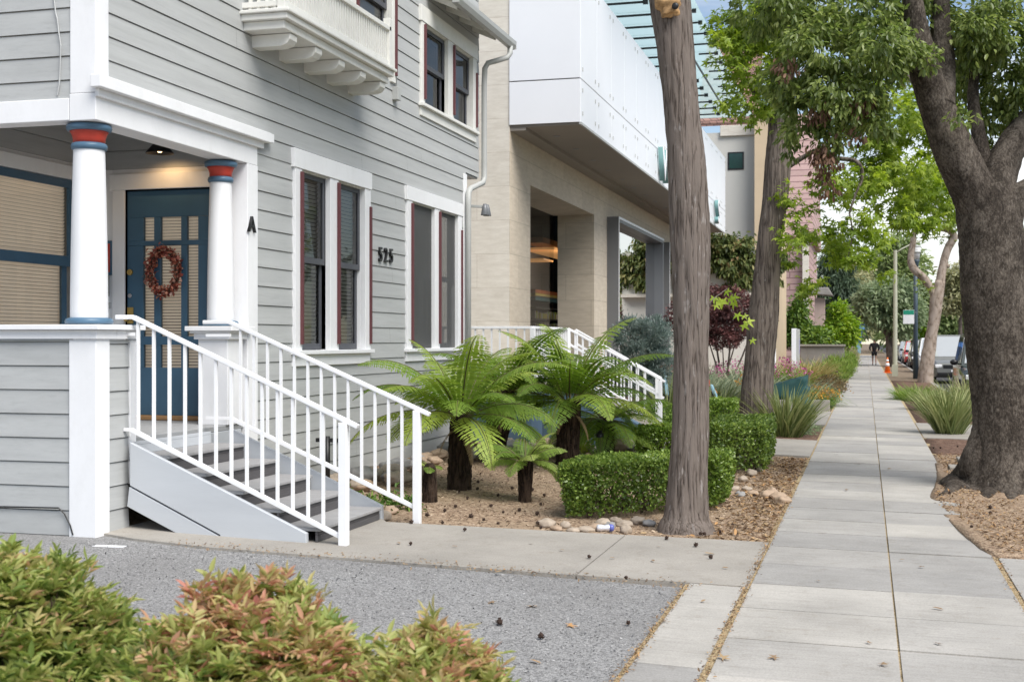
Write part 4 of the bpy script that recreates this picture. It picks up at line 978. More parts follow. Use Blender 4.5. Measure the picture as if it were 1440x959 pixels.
# glass canopy on steel fins
cx0, cx1, cz = -6.5, -3.95, 9.78
y = BY + 1.6
m = MB(); m.bar((cx0, y, cz - 0.2), (cx0, 46.4, cz - 0.2), 0.10, 0.16); m.bar((-4.7, y, cz - 0.16), (-4.7, 46.4, cz - 0.16), 0.045, 0.045)
cn = m.build('glass_canopy', MT['greymetal'], sb)
m = MB(); m.quad((XS - 0.06, BY + 0.5, 8.8), (XS - 0.06, 46.4, 8.8), (XS - 0.06, 46.4, cz - 0.1), (XS - 0.06, BY + 0.5, cz - 0.1)); m.build('clerestory_glass', MT['canopyglass'], sb)
while y < 46:
    m = MB(); m.box(cx0, cx1, y + 0.012, y + 1.188, cz, cz + 0.018); m.build('canopy_pane', MT['canopyglass'], cn)
    m = MB(); m.bar((cx0 + 0.15, y, cz - 0.07), (-5.05, y, cz - 0.07), 0.03, 0.05); m.bar((-4.55, y, cz - 0.05), (cx1 - 0.1, y, cz - 0.05), 0.03, 0.045)
    m.box(-5.12, -5.0, y - 0.05, y + 0.05, cz - 0.12, cz - 0.02); m.box(cx1 - 0.16, cx1 - 0.06, y - 0.04, y + 0.04, cz - 0.1, cz - 0.01)
    m.build('canopy_fin', MT['black'], cn)
    y += 1.2
# standing letters of the shop sign: only the first and the last show beside the trunk
lt = on_x(935, 246, BX + 0.12)
tealside = paint('teal_letter_side', (0.16, 0.30, 0.30), 0.3, 0.1, 3, 0)
for ch_, yy_ in (('W', lt.y), ('S', on_x(1009, 300, BX + .12).y)):
    lo_ = text('sign_letter', ch_, tealside, sb, faceX(Vector((BX + 0.09, yy_, 5.98))), 1.15, 0.06)
    text('letter_face', ch_, MT['panel'], lo_, faceX(Vector((BX + 0.162, yy_, 5.98))), 1.15, 0.006)

# ---------------------------------------------------------------- stair landing of that building, with blue walls and railings
LX = -4.68
ld = thing('stair_landing', 'blue grey painted stair landing between the grey house and the limestone building', 'landing', (LX, 18.0, 0.12))
m = MB(); m.box(-8.0, LX, 18.0, 22.58, 0.0, 0.93); m.build('landing_wall', MT['bluewall'], ld, bevel=0.01)
m = MB(); m.box(-8.0, LX + 0.02, 17.98, 22.58, 0.932, 0.97); m.build('landing_slab', MT['concrete2'], ld, bevel=0.006)
m = MB(); m.prism([(LX + 0.002, 20.02, 0.0), (-3.2, 20.02, 0.0), (-3.2, 20.02, 0.2), (LX + 0.002, 20.02, 0.98)], (0, 0.2, 0)); m.build('stair_wall', MT['bluewall'], ld, bevel=0.01)
for k in range(6):
    m = MB(); m.box(LX + 0.004 + 0.26 * k, LX + 0.26 * (k + 1), 20.23, 22.5, 0.0, 0.80 - 0.14 * k); m.build('step', MT['concrete2'], ld, bevel=0.006)
m = MB(); m.box(-4.4, -3.55, 17.5, 18.0 - 0.01, 0.05, 0.52); m.build('landing_wall', MT['bluewall'], ld, bevel=0.01)
t = thing('landing_railing', 'white metal railing of the raised landing beside the limestone building', 'railing', (LX, 18.1, 0.97))
m = MB(); zr = 1.845
m.bar((-6.2, 18.05, zr), (LX, 18.05, zr), 0.05, 0.04); m.bar((LX, 18.05, zr), (LX, 20.25, zr), 0.05, 0.04); m.build('handrail', MT['rail'], t, bevel=0.006)
m = MB(); m.bar((-6.2, 18.05, 1.06), (LX, 18.05, 1.06), 0.035, 0.035); m.bar((LX, 18.05, 1.06), (LX, 20.25, 1.06), 0.035, 0.035); m.build('bottom_rail', MT['rail'], t)
for x, y in ((LX, 18.05), (LX, 20.25), (-6.2, 18.05)): m = MB(); m.box(x - 0.035, x + 0.035, y - 0.035, y + 0.035, 0.97, zr); m.build('post', MT['rail'], t, bevel=0.004)
for k in range(1, 12):
    m = MB(); x = LX - k * 0.125; m.box(x - 0.011, x + 0.011, 18.04, 18.06, 1.06, zr); m.build('baluster', MT['rail'], t)
for k in range(1, 17):
    m = MB(); y = 18.05 + k * 0.129; m.box(LX - 0.011, LX + 0.011, y - 0.011, y + 0.011, 1.06, zr); m.build('baluster', MT['rail'], t)
for Y, lab in ((20.3, 'white sloping railing on the near side of the blue landing stairs, behind the tree ferns'), (22.2, 'white sloping railing on the far side of the blue landing stairs')):
    t = thing('landing_stair_railing', lab, 'railing', (-3.15, Y, 0.1), 'sloping railings of the landing stairs')
    x0, x1 = LX + 0.01, on_y(935, 537, 20.3).x
    if Y > 21: x0 -= 0.3; x1 -= 0.35
    z1 = on_y(935, 537, 20.3).z
    top = [Vector((x0, Y, 1.85)), Vector((x1, Y, z1))]; bot = [Vector((x0, Y, 1.10)), Vector((x1 - 0.06, Y, z1 - 0.70))]
    railing(t, Y, top, bot, [(x1 - 0.08, 0.08, z1 + 0.02), (x0 + 0.01, 0.97, 1.85)], [x0 + 0.125 * k for k in range(1, 11)], 0.06)
    m = MB(); m.bar(top[0] - Vector((0, 0, 0.24)), top[1] - Vector((0.02, 0, 0.26)), 0.035, 0.035); m.build('lower_handrail', MT['rail'], t)
# ---------------------------------------------------------------- leaves
def star_leaf():
    pts = [(0.0, 0.0)]
    tips = [(-2.15, 0.62), (-1.05, 0.9), (0.0, 1.0), (1.05, 0.9), (2.15, 0.62)]
    seq = []
    for i, (a, r) in enumerate(tips):
        if i: seq.append(((a + tips[i - 1][0]) / 2, 0.34))
        seq.append((a - 0.16, r * 0.72)); seq.append((a, r)); seq.append((a + 0.16, r * 0.72))
    vs = [(0.4, 0, 0.0)]
    for a, r in seq: vs.append((0.4 + 0.6 * r * math.cos(a), 0.6 * r * math.sin(a), -0.16 * r * r))
    return np.array(vs), [(0, i, i + 1) for i in range(1, len(vs) - 1)]
OVAL = (np.array([(0, 0, 0), (0.3, 0.2, 0.05), (0.7, 0.17, 0.03), (1, 0, -0.1), (0.7, -0.17, 0.03), (0.3, -0.2, 0.05)]), [(0, 3, 2, 1), (0, 5, 4, 3)])
LANCE = (np.array([(0, 0, 0), (0.35, 0.135, 0.05), (1, 0, -0.12), (0.35, -0.135, 0.05)]), [(0, 2, 1), (0, 3, 2)])
ROUND = (np.array([(0, 0, 0), (0.35, 0.3, 0.06), (0.8, 0.25, 0.04), (1, 0, -0.03), (0.8, -0.25, 0.04), (0.35, -0.3, 0.06)]), [(0, 3, 2, 1), (0, 5, 4, 3)])
NEEDLE = (np.array([(0, 0.03, 0), (1, 0.012, 0), (1, -0.012, 0), (0, -0.03, 0)]), [(0, 1, 2, 3)])
STAR = star_leaf()
def unit(a): return a / np.maximum(np.linalg.norm(a, axis=1, keepdims=True), 1e-9)
def rand_dirs(n): return unit(RNG.normal(size=(n, 3)))
def leaf_obj(name, P, U, S, tpl, mat, rnd, parent=None, origin=None, up=None):
    """one mesh of many leaves: P positions, U stalk-to-tip directions, S lengths"""
    n = len(P); tv, tf = tpl
    U = unit(U)
    up = rand_dirs(n) * 0.7 + np.array([0, 0, 1.0]) if up is None else up
    Nn = unit(up - U * np.sum(up * U, 1, keepdims=True))
    V = np.cross(Nn, U)
    k = len(tv)
    X = P[:, None, :] + S[:, None, None] * (tv[None, :, 0:1] * U[:, None, :] + tv[None, :, 1:2] * V[:, None, :] + tv[None, :, 2:3] * Nn[:, None, :])
    X = X.reshape(-1, 3)
    return faces_obj(name, X, [tuple(f) for f in tf], n, k, mat, np.repeat(rnd, k), parent, origin)
def faces_obj(name, X, tf, n, k, mat, rnd, parent, origin):
    me = bpy.data.meshes.new(name)
    me.vertices.add(len(X)); me.vertices.foreach_set('co', X.astype(np.float32).ravel())
    idx, starts, tot, s = [], [], [], 0
    base = (np.arange(n) * k)[:, None]
    per = sum(len(f) for f in tf)
    loc = np.concatenate([np.array(f) for f in tf])
    loops = (base + loc[None, :]).ravel()
    ls = np.cumsum([0] + [len(f) for f in tf])[:-1]
    lstart = (np.arange(n)[:, None] * per + ls[None, :]).ravel()
    ltot = np.tile([len(f) for f in tf], n)
    me.loops.add(len(loops)); me.loops.foreach_set('vertex_index', loops.astype(np.int32))
    me.polygons.add(len(lstart)); me.polygons.foreach_set('loop_start', lstart.astype(np.int32)); me.polygons.foreach_set('loop_total', ltot.astype(np.int32))
    at = me.attributes.new('rnd', 'FLOAT', 'POINT'); at.data.foreach_set('value', rnd.astype(np.float32))
    me.update(calc_edges=True); me.validate()
    return link_mesh(name, me, mat, parent, origin)
def blob_points(clumps, n, sub=0.3, per=60, shell=0.35):
    """leaf positions: (centre, (rx, ry, rz)) ellipsoids are filled with small tufts so the outline is uneven"""
    vol = np.array([c[1][0] * c[1][1] * c[1][2] for c in clumps]) ** 0.7
    cnt = np.maximum(1, (vol / vol.sum() * n / per)).astype(int)
    P, O = [], []
    for (c, r), k in zip(clumps, cnt):
        d = rand_dirs(k); rad = RNG.uniform(shell, 1.0, size=(k, 1)) ** 0.6
        tc_ = np.array(c) + d * rad * np.array(r)
        for t, dd in zip(tc_, d):
            m = int(per * RNG.uniform(0.5, 1.5)); s = sub * RNG.uniform(0.6, 1.25)
            q = RNG.normal(size=(m, 3)) * np.array([s, s, s * 0.75]) * 0.55
            P.append(t + q); O.append(unit(q + dd * s * 0.9))
    return np.concatenate(P), np.concatenate(O)
def tree_crown(name, clumps, n, size, tpl, mat, parent, sub=0.3, per=60, droop=0.5, shell=0.35, keep=None, origin=None, rbias=0.0):
    P, O = blob_points(clumps, n, sub, per, shell)
    if keep is not None:
        k = keep(P); P, O = P[k], O[k]
    m = len(P)
    U = O * 0.7 + rand_dirs(m) * 0.7 + np.array([0, 0, -droop])
    S = size * RNG.uniform(0.65, 1.25, m)
    tone = np.array([noise.noise(Vector(p) * (0.9 / max(sub, 0.05) * 0.6)) for p in P]) * 0.35
    rnd = np.clip(RNG.uniform(0.15, 0.85, m) + tone + rbias, 0, 1)
    return leaf_obj(name, P, U, S, tpl, mat, rnd, parent, origin)

LM = {}
LM['sweet'] = leafmat('bright_lobed_leaves', [(0.0, (0.10, 0.165, 0.02)), (0.5, (0.24, 0.33, 0.045)), (1.0, (0.42, 0.50, 0.08))], 0.5, 0.45)
LM['oak'] = leafmat('dark_glossy_leaves', [(0.0, (0.065, 0.105, 0.025)), (0.5, (0.19, 0.25, 0.07)), (0.85, (0.34, 0.40, 0.13)), (1.0, (0.47, 0.52, 0.21))], 0.5, 0.38, 0.6)
LM['dead'] = leafmat('dead_brown_leaves', [(0.0, (0.08, 0.045, 0.03)), (1.0, (0.25, 0.14, 0.09))], 0.2, 0.7)
LM['hedge'] = leafmat('boxwood_leaves', [(0.0, (0.04, 0.07, 0.012)), (0.55, (0.14, 0.22, 0.035)), (1.0, (0.36, 0.46, 0.10))], 0.25, 0.35, 0.5)
LM['hedgelight'] = leafmat('fresh_boxwood_leaves', [(0.0, (0.055, 0.10, 0.015)), (0.5, (0.17, 0.27, 0.035)), (1.0, (0.36, 0.48, 0.09))], 0.25, 0.35, 0.5)
LM['fern'] = leafmat('fern_green', [(0.0, (0.06, 0.115, 0.018)), (0.45, (0.19, 0.295, 0.045)), (1.0, (0.44, 0.53, 0.11))], 0.42, 0.5)
LM['fernyoung'] = leafmat('young_fern_green', [(0.0, (0.09, 0.16, 0.025)), (0.5, (0.22, 0.32, 0.06)), (1.0, (0.42, 0.48, 0.14))], 0.38, 0.5)
LM['nandina'] = leafmat('nandina_leaves', [(0.0, (0.06, 0.10, 0.025)), (0.28, (0.16, 0.235, 0.055)), (0.50, (0.34, 0.39, 0.11)), (0.68, (0.50, 0.45, 0.19)), (0.84, (0.56, 0.33, 0.20)), (1.0, (0.58, 0.24, 0.20))], 0.4, 0.45)
LM['conifer'] = leafmat('blue_green_needles', [(0.0, (0.10, 0.145, 0.125)), (0.5, (0.25, 0.32, 0.285)), (1.0, (0.44, 0.50, 0.46))], 0.3, 0.6)
LM['maroon'] = leafmat('maroon_maple_leaves', [(0.0, (0.035, 0.018, 0.018)), (0.5, (0.11, 0.045, 0.045)), (1.0, (0.27, 0.12, 0.11))], 0.25, 0.5)
LM['ivy'] = leafmat('climber_leaves', [(0.0, (0.04, 0.06, 0.018)), (0.5, (0.13, 0.17, 0.05)), (0.8, (0.25, 0.25, 0.09)), (1.0, (0.36, 0.24, 0.12))], 0.3, 0.5)
LM['flax'] = leafmat('strap_leaves', [(0.0, (0.075, 0.11, 0.035)), (0.5, (0.21, 0.255, 0.085)), (1.0, (0.42, 0.43, 0.20))], 0.25, 0.5)
LM['grass'] = leafmat('grassy_leaves', [(0.0, (0.07, 0.13, 0.02)), (0.5, (0.17, 0.27, 0.04)), (1.0, (0.34, 0.42, 0.10))], 0.3, 0.5)
LM['greygrass'] = leafmat('grey_green_leaves', [(0.0, (0.10, 0.14, 0.09)), (0.5, (0.22, 0.27, 0.17)), (1.0, (0.42, 0.43, 0.28))], 0.3, 0.5)
LM['straw'] = leafmat('straw_grass', [(0.0, (0.18, 0.15, 0.05)), (0.5, (0.38, 0.30, 0.11)), (1.0, (0.60, 0.50, 0.27))], 0.3, 0.6)
LM['mixed'] = leafmat('shrub_leaves', [(0.0, (0.03, 0.07, 0.012)), (0.5, (0.10, 0.18, 0.03)), (1.0, (0.26, 0.36, 0.07))], 0.3, 0.5)
LM['lime'] = leafmat('lime_leaves', [(0.0, (0.09, 0.17, 0.02)), (0.5, (0.22, 0.35, 0.035)), (1.0, (0.44, 0.52, 0.08))], 0.4, 0.5)
LM['farA'] = leafmat('far_tree_leaves', [(0.0, (0.11, 0.16, 0.06)), (0.5, (0.25, 0.32, 0.13)), (1.0, (0.45, 0.50, 0.25))], 0.45, 0.55)
LM['farB'] = leafmat('far_grey_leaves', [(0.0, (0.11, 0.16, 0.085)), (0.5, (0.25, 0.32, 0.18)), (1.0, (0.42, 0.48, 0.30))], 0.45, 0.55)
LM['farC'] = leafmat('far_dark_leaves', [(0.0, (0.025, 0.045, 0.025)), (0.5, (0.065, 0.10, 0.055)), (1.0, (0.13, 0.18, 0.10))], 0.2, 0.55)
LM['farD'] = leafmat('far_olive_leaves', [(0.0, (0.17, 0.185, 0.085)), (0.5, (0.36, 0.36, 0.19)), (1.0, (0.55, 0.52, 0.33))], 0.4, 0.55)
LM['pink'] = leafmat('pink_flowers', [(0.0, (0.35, 0.05, 0.18)), (1.0, (0.65, 0.22, 0.42))], 0.3, 0.6)
LM['ochre'] = leafmat('orange_flowers', [(0.0, (0.45, 0.17, 0.02)), (1.0, (0.68, 0.36, 0.04))], 0.3, 0.6)
LM['wreath'] = leafmat('copper_red_berries', [(0.0, (0.2, 0.035, 0.025)), (0.5, (0.42, 0.12, 0.085)), (0.85, (0.5, 0.2, 0.12)), (1.0, (0.65, 0.5, 0.42))], 0.1, 0.35, 0.6)
LM['litter'] = leafmat('dry_leaf_litter', [(0.0, (0.10, 0.055, 0.03)), (0.45, (0.25, 0.165, 0.095)), (0.8, (0.38, 0.27, 0.15)), (1.0, (0.46, 0.25, 0.10))], 0.1, 0.75)
LM['chip'] = leafmat('loose_wood_chips', [(0.0, (0.09, 0.06, 0.04)), (0.5, (0.27, 0.19, 0.125)), (1.0, (0.52, 0.41, 0.30))], 0.0, 0.85)
LM['pebble'] = leafmat('loose_grit', [(0.0, (0.06, 0.06, 0.065)), (0.5, (0.23, 0.225, 0.22)), (1.0, (0.42, 0.41, 0.40))], 0.0, 0.85)

# wreath foliage
n = 1500; th = RNG.uniform(0, 2 * math.pi, n); rr = RNG.normal(0, 0.022, (n, 3))
Pw = np.stack([wr.x + 0.15 * np.cos(th), np.full(n, wr.y), wr.z + 0.205 * np.sin(th)], 1) + rr
leaf_obj('foliage', Pw, rand_dirs(n), RNG.uniform(0.02, 0.05, n), ROUND, LM['wreath'], RNG.uniform(0, 1, n), wre)

# ---------------------------------------------------------------- street trees near the camera
def trunk(mb, pts, rad, n=40, step=0.05, rough=0.02, fx=7.0, fz=1.2, lump=0.03, flare=0.0, seed=0):
    """tapered limb through pts with ridged bark pushed in and out"""
    pts = [Vector(p) for p in pts]
    P, R = [], []
    for a in range(len(pts) - 1):
        p0 = pts[max(a - 1, 0)]; p1 = pts[a]; p2 = pts[a + 1]; p3 = pts[min(a + 2, len(pts) - 1)]
        k = max(2, int((p2 - p1).length / step))
        for i in range(k):
            t = i / k
            q = 0.5 * ((2 * p1) + (p2 - p0) * t + (2 * p0 - 5 * p1 + 4 * p2 - p3) * t * t + (3 * p1 - p0 - 3 * p2 + p3) * t ** 3)
            P.append(q); R.append(rad[a] * (1 - t) + rad[a + 1] * t)
    P.append(pts[-1]); R.append(rad[-1])
    sv = Vector((seed * 3.7, seed * 1.3, seed * 5.1))
    def disp(p, th, k):
        r = R[k]
        a = noise.noise(Vector((p.x * 1.6, p.y * 1.6, p.z * 1.1)) + sv) * lump
        c = Vector((math.cos(th) * r * fx, math.sin(th) * r * fx, p.z * fz)) + sv
        b = (0.5 - abs(noise.noise(c * 1.7))) * rough + (0.5 - abs(noise.noise(c * 4.1))) * rough * 0.5
        return a * min(1, r / 0.15) + (b - rough * 0.3) * min(1, r / 0.12)
    mb.tube(P, R, n, True, disp)
def V(px, py, d): return at_d(px, py, d)

# tree 1: straight trunk in front of the shop building
b1 = gp(966, 747); d1 = dep(b1)
t1 = thing('street_tree', 'tall straight grey trunk with a sawn branch scar beside the clipped hedge at the sidewalk', 'tree', b1)
m = MB(); k = F / d1
pts = [b1 + Vector((0, 0, -0.15)), b1 + Vector((0, 0, 0.06)), V(967, 715, d1), V(971, 600, d1), V(972, 480, d1), V(970, 330, d1), V(962, 200, d1 + .02), V(952, 100, d1 + .04), V(941, 0, d1 + .06), V(925, -150, d1 + .1), V(915, -350, d1 + .1), V(930, -700, d1 - 0.1)]
trunk(m, pts, [0.31, 0.235, 0.188, 0.157, 0.150, 0.156, 0.158, 0.162, 0.168, 0.155, 0.14, 0.09], 64, 0.03, 0.022, 9, 1.0, 0.03, seed=1)
tk = m.build('trunk', MT['bark1'], t1, smooth=True)
m = MB()
for (ax, ay, dx, dy, dz_, r) in ((925, -150, 1.2, 0.8, 1.5, 0.07), (915, -350, -1.0, -0.6, 1.4, 0.06), (920, -300, 0.7, -1.0, 1.6, 0.06), (930, -560, 0.9, -0.5, 1.2, 0.05), (925, -500, -1.1, 0.7, 1.1, 0.05)):
    a = V(ax, ay, d1 + .1); trunk(m, [a, a + Vector((dx * .45, dy * .45, dz_ * .55)), a + Vector((dx, dy, dz_))], [r, r * .7, r * .3], 12, 0.15)
m.build('limb', MT['bark1'], t1, smooth=True)
c = V(941, 12, d1 - 0.165); m = MB(); m.ball((c.x, c.y + .02, c.z + .03), 0.10, 1, 0.36, 0.9, 26, 16, 0.8, 9); m.build('branch_scar', paint('fresh_cut_wood', (0.42, 0.25, 0.11), 0.75, 0.35, 12, 0.5, 40, dirt=(0.10, 0.07, 0.05), dirt_amt=0.9), t1, smooth=True)
c = V(949, 9, d1 - 0.205); m = MB(); m.ball((c.x, c.y, c.z), 0.03, 1, 0.6, 1, 12, 8); m.build('knot_hole', MT['black'], t1, smooth=True)
cl = []
for i in range(16):
    a = RNG.uniform(0, 6.28); r = RNG.uniform(0.3, 2.2)
    cl.append(((b1.x + r * math.cos(a), b1.y + 0.3 + r * math.sin(a), RNG.uniform(6.6, 9.2)), (RNG.uniform(.6, 1.0),) * 3))
tree_crown('crown', cl, 4500, 0.12, STAR, LM['sweet'], t1, 0.35, 40)

# tree 2: leaning trunk further on, bright star shaped leaves
b2 = gp(1062, 612); d2 = dep(b2)
t2 = thing('street_tree', 'leaning furrowed trunk behind the hedge carrying a loose bright green lobed leaf crown', 'tree', b2)
m = MB()
pts = [b2 + Vector((0, 0, -0.2)), V(1062, 600, d2), V(1065, 540, d2), V(1072, 450, d2), V(1080, 360, d2), V(1090, 270, d2), V(1096, 190, d2), V(1100, 110, d2), V(1112, 0, d2), V(1120, -160, d2), V(1125, -350, d2)]
k = d2 / F
trunk(m, pts, [28 * k, 23.5 * k, 21.5 * k, 20 * k, 18 * k, 17.5 * k, 17 * k, 15 * k, 13 * k, 11 * k, 5 * k], 48, 0.06, 0.03, 7, 0.8, 0.03, seed=2)
m.build('trunk', MT['bark2'], t2, smooth=True)
m = MB()
trunk(m, [V(1104, 236, d2), V(1128, 222, d2 - .1), V(1150, 210, d2 - .3), V(1190, 190, d2 - .5)], [5 * k, 3.6 * k, 3 * k, 1.5 * k], 12, 0.06)
trunk(m, [V(1150, 210, d2 - .3), V(1175, 222, d2 - .3), V(1205, 228, d2 - .6), V(1212, 250, d2 - .6), V(1202, 275, d2 - .8), V(1194, 300, d2 - .8)], [3.2 * k, 3.0 * k, 2.6 * k, 2.2 * k, 1.6 * k, 1.2 * k], 10, 0.05)
trunk(m, [V(1194, 300, d2 - .8), V(1198, 330, d2 - .9), V(1190, 370, d2 - .9)], [1.2 * k, .9 * k, .5 * k], 8, 0.06)
trunk(m, [V(1096, 190, d2), V(1060, 130, d2 - .2), V(1030, 90, d2 - .4)], [4 * k, 3 * k, 1 * k], 8, 0.06)
trunk(m, [V(1112, 0, d2), V(1180, -60, d2 + .5), V(1290, -90, d2 + .8)], [8 * k, 6 * k, 3 * k], 8, 0.1)
trunk(m, [V(1110, 30, d2), V(1200, 60, d2 - .5), V(1300, 130, d2 - .8), V(1340, 200, d2 - .8)], [5 * k, 4 * k, 3 * k, 1 * k], 8, 0.1)
m.build('limb', MT['bark2'], t2, smooth=True)
def C(px, py, d, r, ry=None, rz=None): p = V(px, py, d); k = d / F; return ((p.x, p.y, p.z), (r * k, (ry or r) * k, (rz or r) * k))
cl = [C(1050, 40, d2, 48), C(1030, 65, d2 - .5, 26), C(1020, 100, d2 - .3, 18), C(1036, 142, d2 - .3, 22, 22, 14), C(1060, 100, d2 - .4, 32), C(1090, 30, d2 - .5, 50), C(1075, 138, d2 - .4, 30),
      C(1190, 255, d2 - .5, 50, 40, 30), C(1250, 230, d2, 48, 40, 40), C(1290, 260, d2 + .6, 36), C(1240, 160, d2, 60), C(1300, 170, d2 + 1, 46),
      C(1140, 315, d2 - .3, 24), C(1120, 335, d2 - .6, 18, 18, 14), C(1165, 355, d2 - .3, 20, 20, 16), C(1215, 310, d2 - .8, 26, 26, 28), C(1205, 365, d2 - .9, 24, 22, 22), C(1180, 330, d2, 22), C(1230, 340, d2 - .6, 18, 18, 26), C(1240, 385, d2 - .8, 10),
      C(1135, 395, d2 - .4, 14, 14, 10), C(1135, 415, d2, 7),
      C(1265, 295, d2, 32, 30, 22), C(1305, 305, d2 + .4, 26, 24, 18), C(1330, 285, d2 + .6, 20), C(1110, 270, d2 - .3, 13), C(1108, 300, d2 - .4, 10), C(1105, 365, d2, 8),
      C(1200, -60, d2, 130, 80, 40), C(1080, -90, d2, 90, 70, 40), C(1330, -60, d2 + .8, 100, 70, 40)]
tree_crown('crown', cl, 15000, 0.16, STAR, LM['sweet'], t2, 0.17, 26, 0.6, 0.2)
dl_ = d1 + 1.6
m = MB(); m.tube([V(985, 440, d1 + .1), V(1003, 420, dl_ - .6), V(1022, 406, dl_), V(1042, 428, dl_), V(1056, 470, dl_)], [.006, .005, .004, .003, .002], 6); tw = m.build('low_twig', MT['bark1'], t1, smooth=True)
Pl = np.array([list(V(x, y, dl_ + RNG.uniform(-.1, .1))) for x, y in ((1004, 412), (1002, 425), (1020, 404), (1028, 410), (1016, 414), (1032, 418), (1036, 436), (1043, 440), (1040, 452), (1046, 446), (1054, 474), (1010, 418), (1024, 414))])
leaf_obj('low_leaves', Pl, rand_dirs(len(Pl)) * .5 + np.array([.3, -.2, -.9]), RNG.uniform(.09, .15, len(Pl)), STAR, LM['lime'], RNG.uniform(.6, 1, len(Pl)), tw, up=rand_dirs(len(Pl)) * .5 + np.array([-.2, -1.0, .3]))

# tree 3: thick dark trunk with a fork at the right edge, glossy dark leaves
b3 = gp(1402, 690); d3 = dep(b3); k = d3 / F
t3 = thing('street_tree', 'thick dark forked trunk with gnarled surface roots at the street side of the sidewalk', 'tree', b3)
m = MB()
trunk(m, [b3 + Vector((0, 0.05, -0.25)), V(1418, 690, d3), V(1418, 650, d3), V(1416, 600, d3), V(1412, 540, d3), V(1402, 450, d3), V(1395, 390, d3), V(1394, 340, d3), V(1390, 300, d3), V(1382, 262, d3)],
      [88 * k, 74 * k, 60 * k, 49 * k, 45.5 * k, 43 * k, 42.5 * k, 45 * k, 44 * k, 36 * k], 72, 0.03, 0.02, 14, 9, 0.05, seed=3)
trunk(m, [V(1384, 300, d3), V(1362, 255, d3 - .05), V(1338, 200, d3 - .15), V(1318, 150, d3 - .2), V(1300, 100, d3 - .3), V(1290, 60, d3 - .35), V(1283, 0, d3 - .4), V(1270, -120, d3 - .5)], [36 * k, 30 * k, 26 * k, 23 * k, 20 * k, 17 * k, 13 * k, 8 * k], 48, 0.04, 0.02, 12, 7, 0.04, seed=4)
trunk(m, [V(1322, 150, d3 - .2), V(1326, 90, d3 - .05), V(1322, 30, d3 + .1), V(1330, -60, d3 + .2)], [20 * k, 15 * k, 13 * k, 9 * k], 32, 0.05, 0.02, 12, 7, 0.03, seed=5)
trunk(m, [V(1392, 300, d3), V(1408, 235, d3 + .1), V(1432, 190, d3 + .15), V(1462, 150, d3 + .2), V(1520, 70, d3 + .3)], [28 * k, 21 * k, 17 * k, 15 * k, 10 * k], 36, 0.05, 0.02, 12, 7, 0.03, seed=6)
trunk(m, [V(1408, 330, d3), V(1428, 282, d3 - .05), V(1452, 262, d3 - .1), V(1500, 235, d3 - .2)], [28 * k, 19 * k, 15 * k, 10 * k], 36, 0.05, 0.02, 12, 7, 0.03, seed=7)
trunk(m, [V(1385, 245, d3 + .15), V(1376, 190, d3 + .2), V(1368, 130, d3 + .3), V(1380, 40, d3 + .4)], [14 * k, 10 * k, 8 * k, 4 * k], 24, 0.05, 0.015, 12, 7, 0.02, seed=8)
m.build('trunk', MT['bark3'], t3, smooth=True)
m = MB()
gz = lambda px, py: gp(px, py)
for (pts, rad) in (([V(1402, 585, d3), V(1380, 645, d3 - .08), gp(1350, 688) + Vector((0, 0, .03)), gp(1320, 703) + Vector((0, 0, -.05))], [26 * k, 27 * k, 19 * k, 9 * k]),
                   ([V(1396, 610, d3 + .1), V(1374, 655, d3 + .1), gp(1338, 684) + Vector((0, 0, .02)), gp(1316, 690) + Vector((0, 0, -.05))], [24 * k, 25 * k, 15 * k, 7 * k]),
                   ([V(1405, 640, d3 - .2), gp(1395, 690) + Vector((0, 0, .06)), gp(1386, 705) + Vector((0, 0, -.04))], [26 * k, 16 * k, 8 * k]),
                   ([V(1420, 650, d3 - .2), gp(1425, 688) + Vector((0, 0, .08)), gp(1420, 706) + Vector((0, 0, -.04))], [26 * k, 17 * k, 8 * k]),
                   ([V(1440, 640, d3 - .1), gp(1462, 690) + Vector((0, 0, .07)), gp(1480, 705) + Vector((0, 0, -.04))], [26 * k, 18 * k, 9 * k]),
                   ([V(1440, 620, d3 + .3), gp(1480, 660) + Vector((0, 0, .05)), gp(1510, 660) + Vector((0, 0, -.05))], [22 * k, 16 * k, 6 * k])):
    trunk(m, pts, rad, 28, 0.04, 0.02, 12, 7, 0.06, seed=len(m.v) % 17)
m.build('root', MT['bark3'], t3, smooth=True)
cl = [C(1100, 20, d3 + .3, 70, 80, 40), C(1160, 70, d3 - .3, 62, 70, 60), C(1110, 110, d3, 44, 60, 40), C(1190, 130, d3 - .4, 58, 60, 50), C(1130, 150, d3 - .2, 40, 50, 30), C(1240, 70, d3 - .5, 58, 70, 60), C(1165, 190, d3 - .3, 34, 40, 28), C(1122, 185, d3 - .3, 26, 30, 18), C(1225, 175, d3 - .3, 34, 40, 30), C(1215, 20, d3, 80, 80, 50),
      C(1290, 20, d3 + .4, 50, 60, 40), C(1305, 90, d3 - .7, 20, 20, 22), C(1400, 40, d3 + .2, 66, 90, 60), C(1360, 110, d3 + .8, 34, 60, 60), C(1430, 120, d3 + .3, 46, 70, 60), C(1395, 165, d3 + .6, 32, 50, 30), C(1355, 175, d3 - .6, 16, 18, 16), C(1385, 215, d3 + .6, 16, 30, 18), C(1365, 50, d3, 46, 80, 50), C(1110, 215, d3 - .2, 9, 9, 14),
      C(1150, -90, d3, 110, 70, 40), C(1350, -110, d3, 130, 90, 50), C(1560, 40, d3, 110, 110, 90)]
tree_crown('crown', cl, 34000, 0.085, OVAL, LM['oak'], t3, 0.11, 34, 0.75, 0.15)
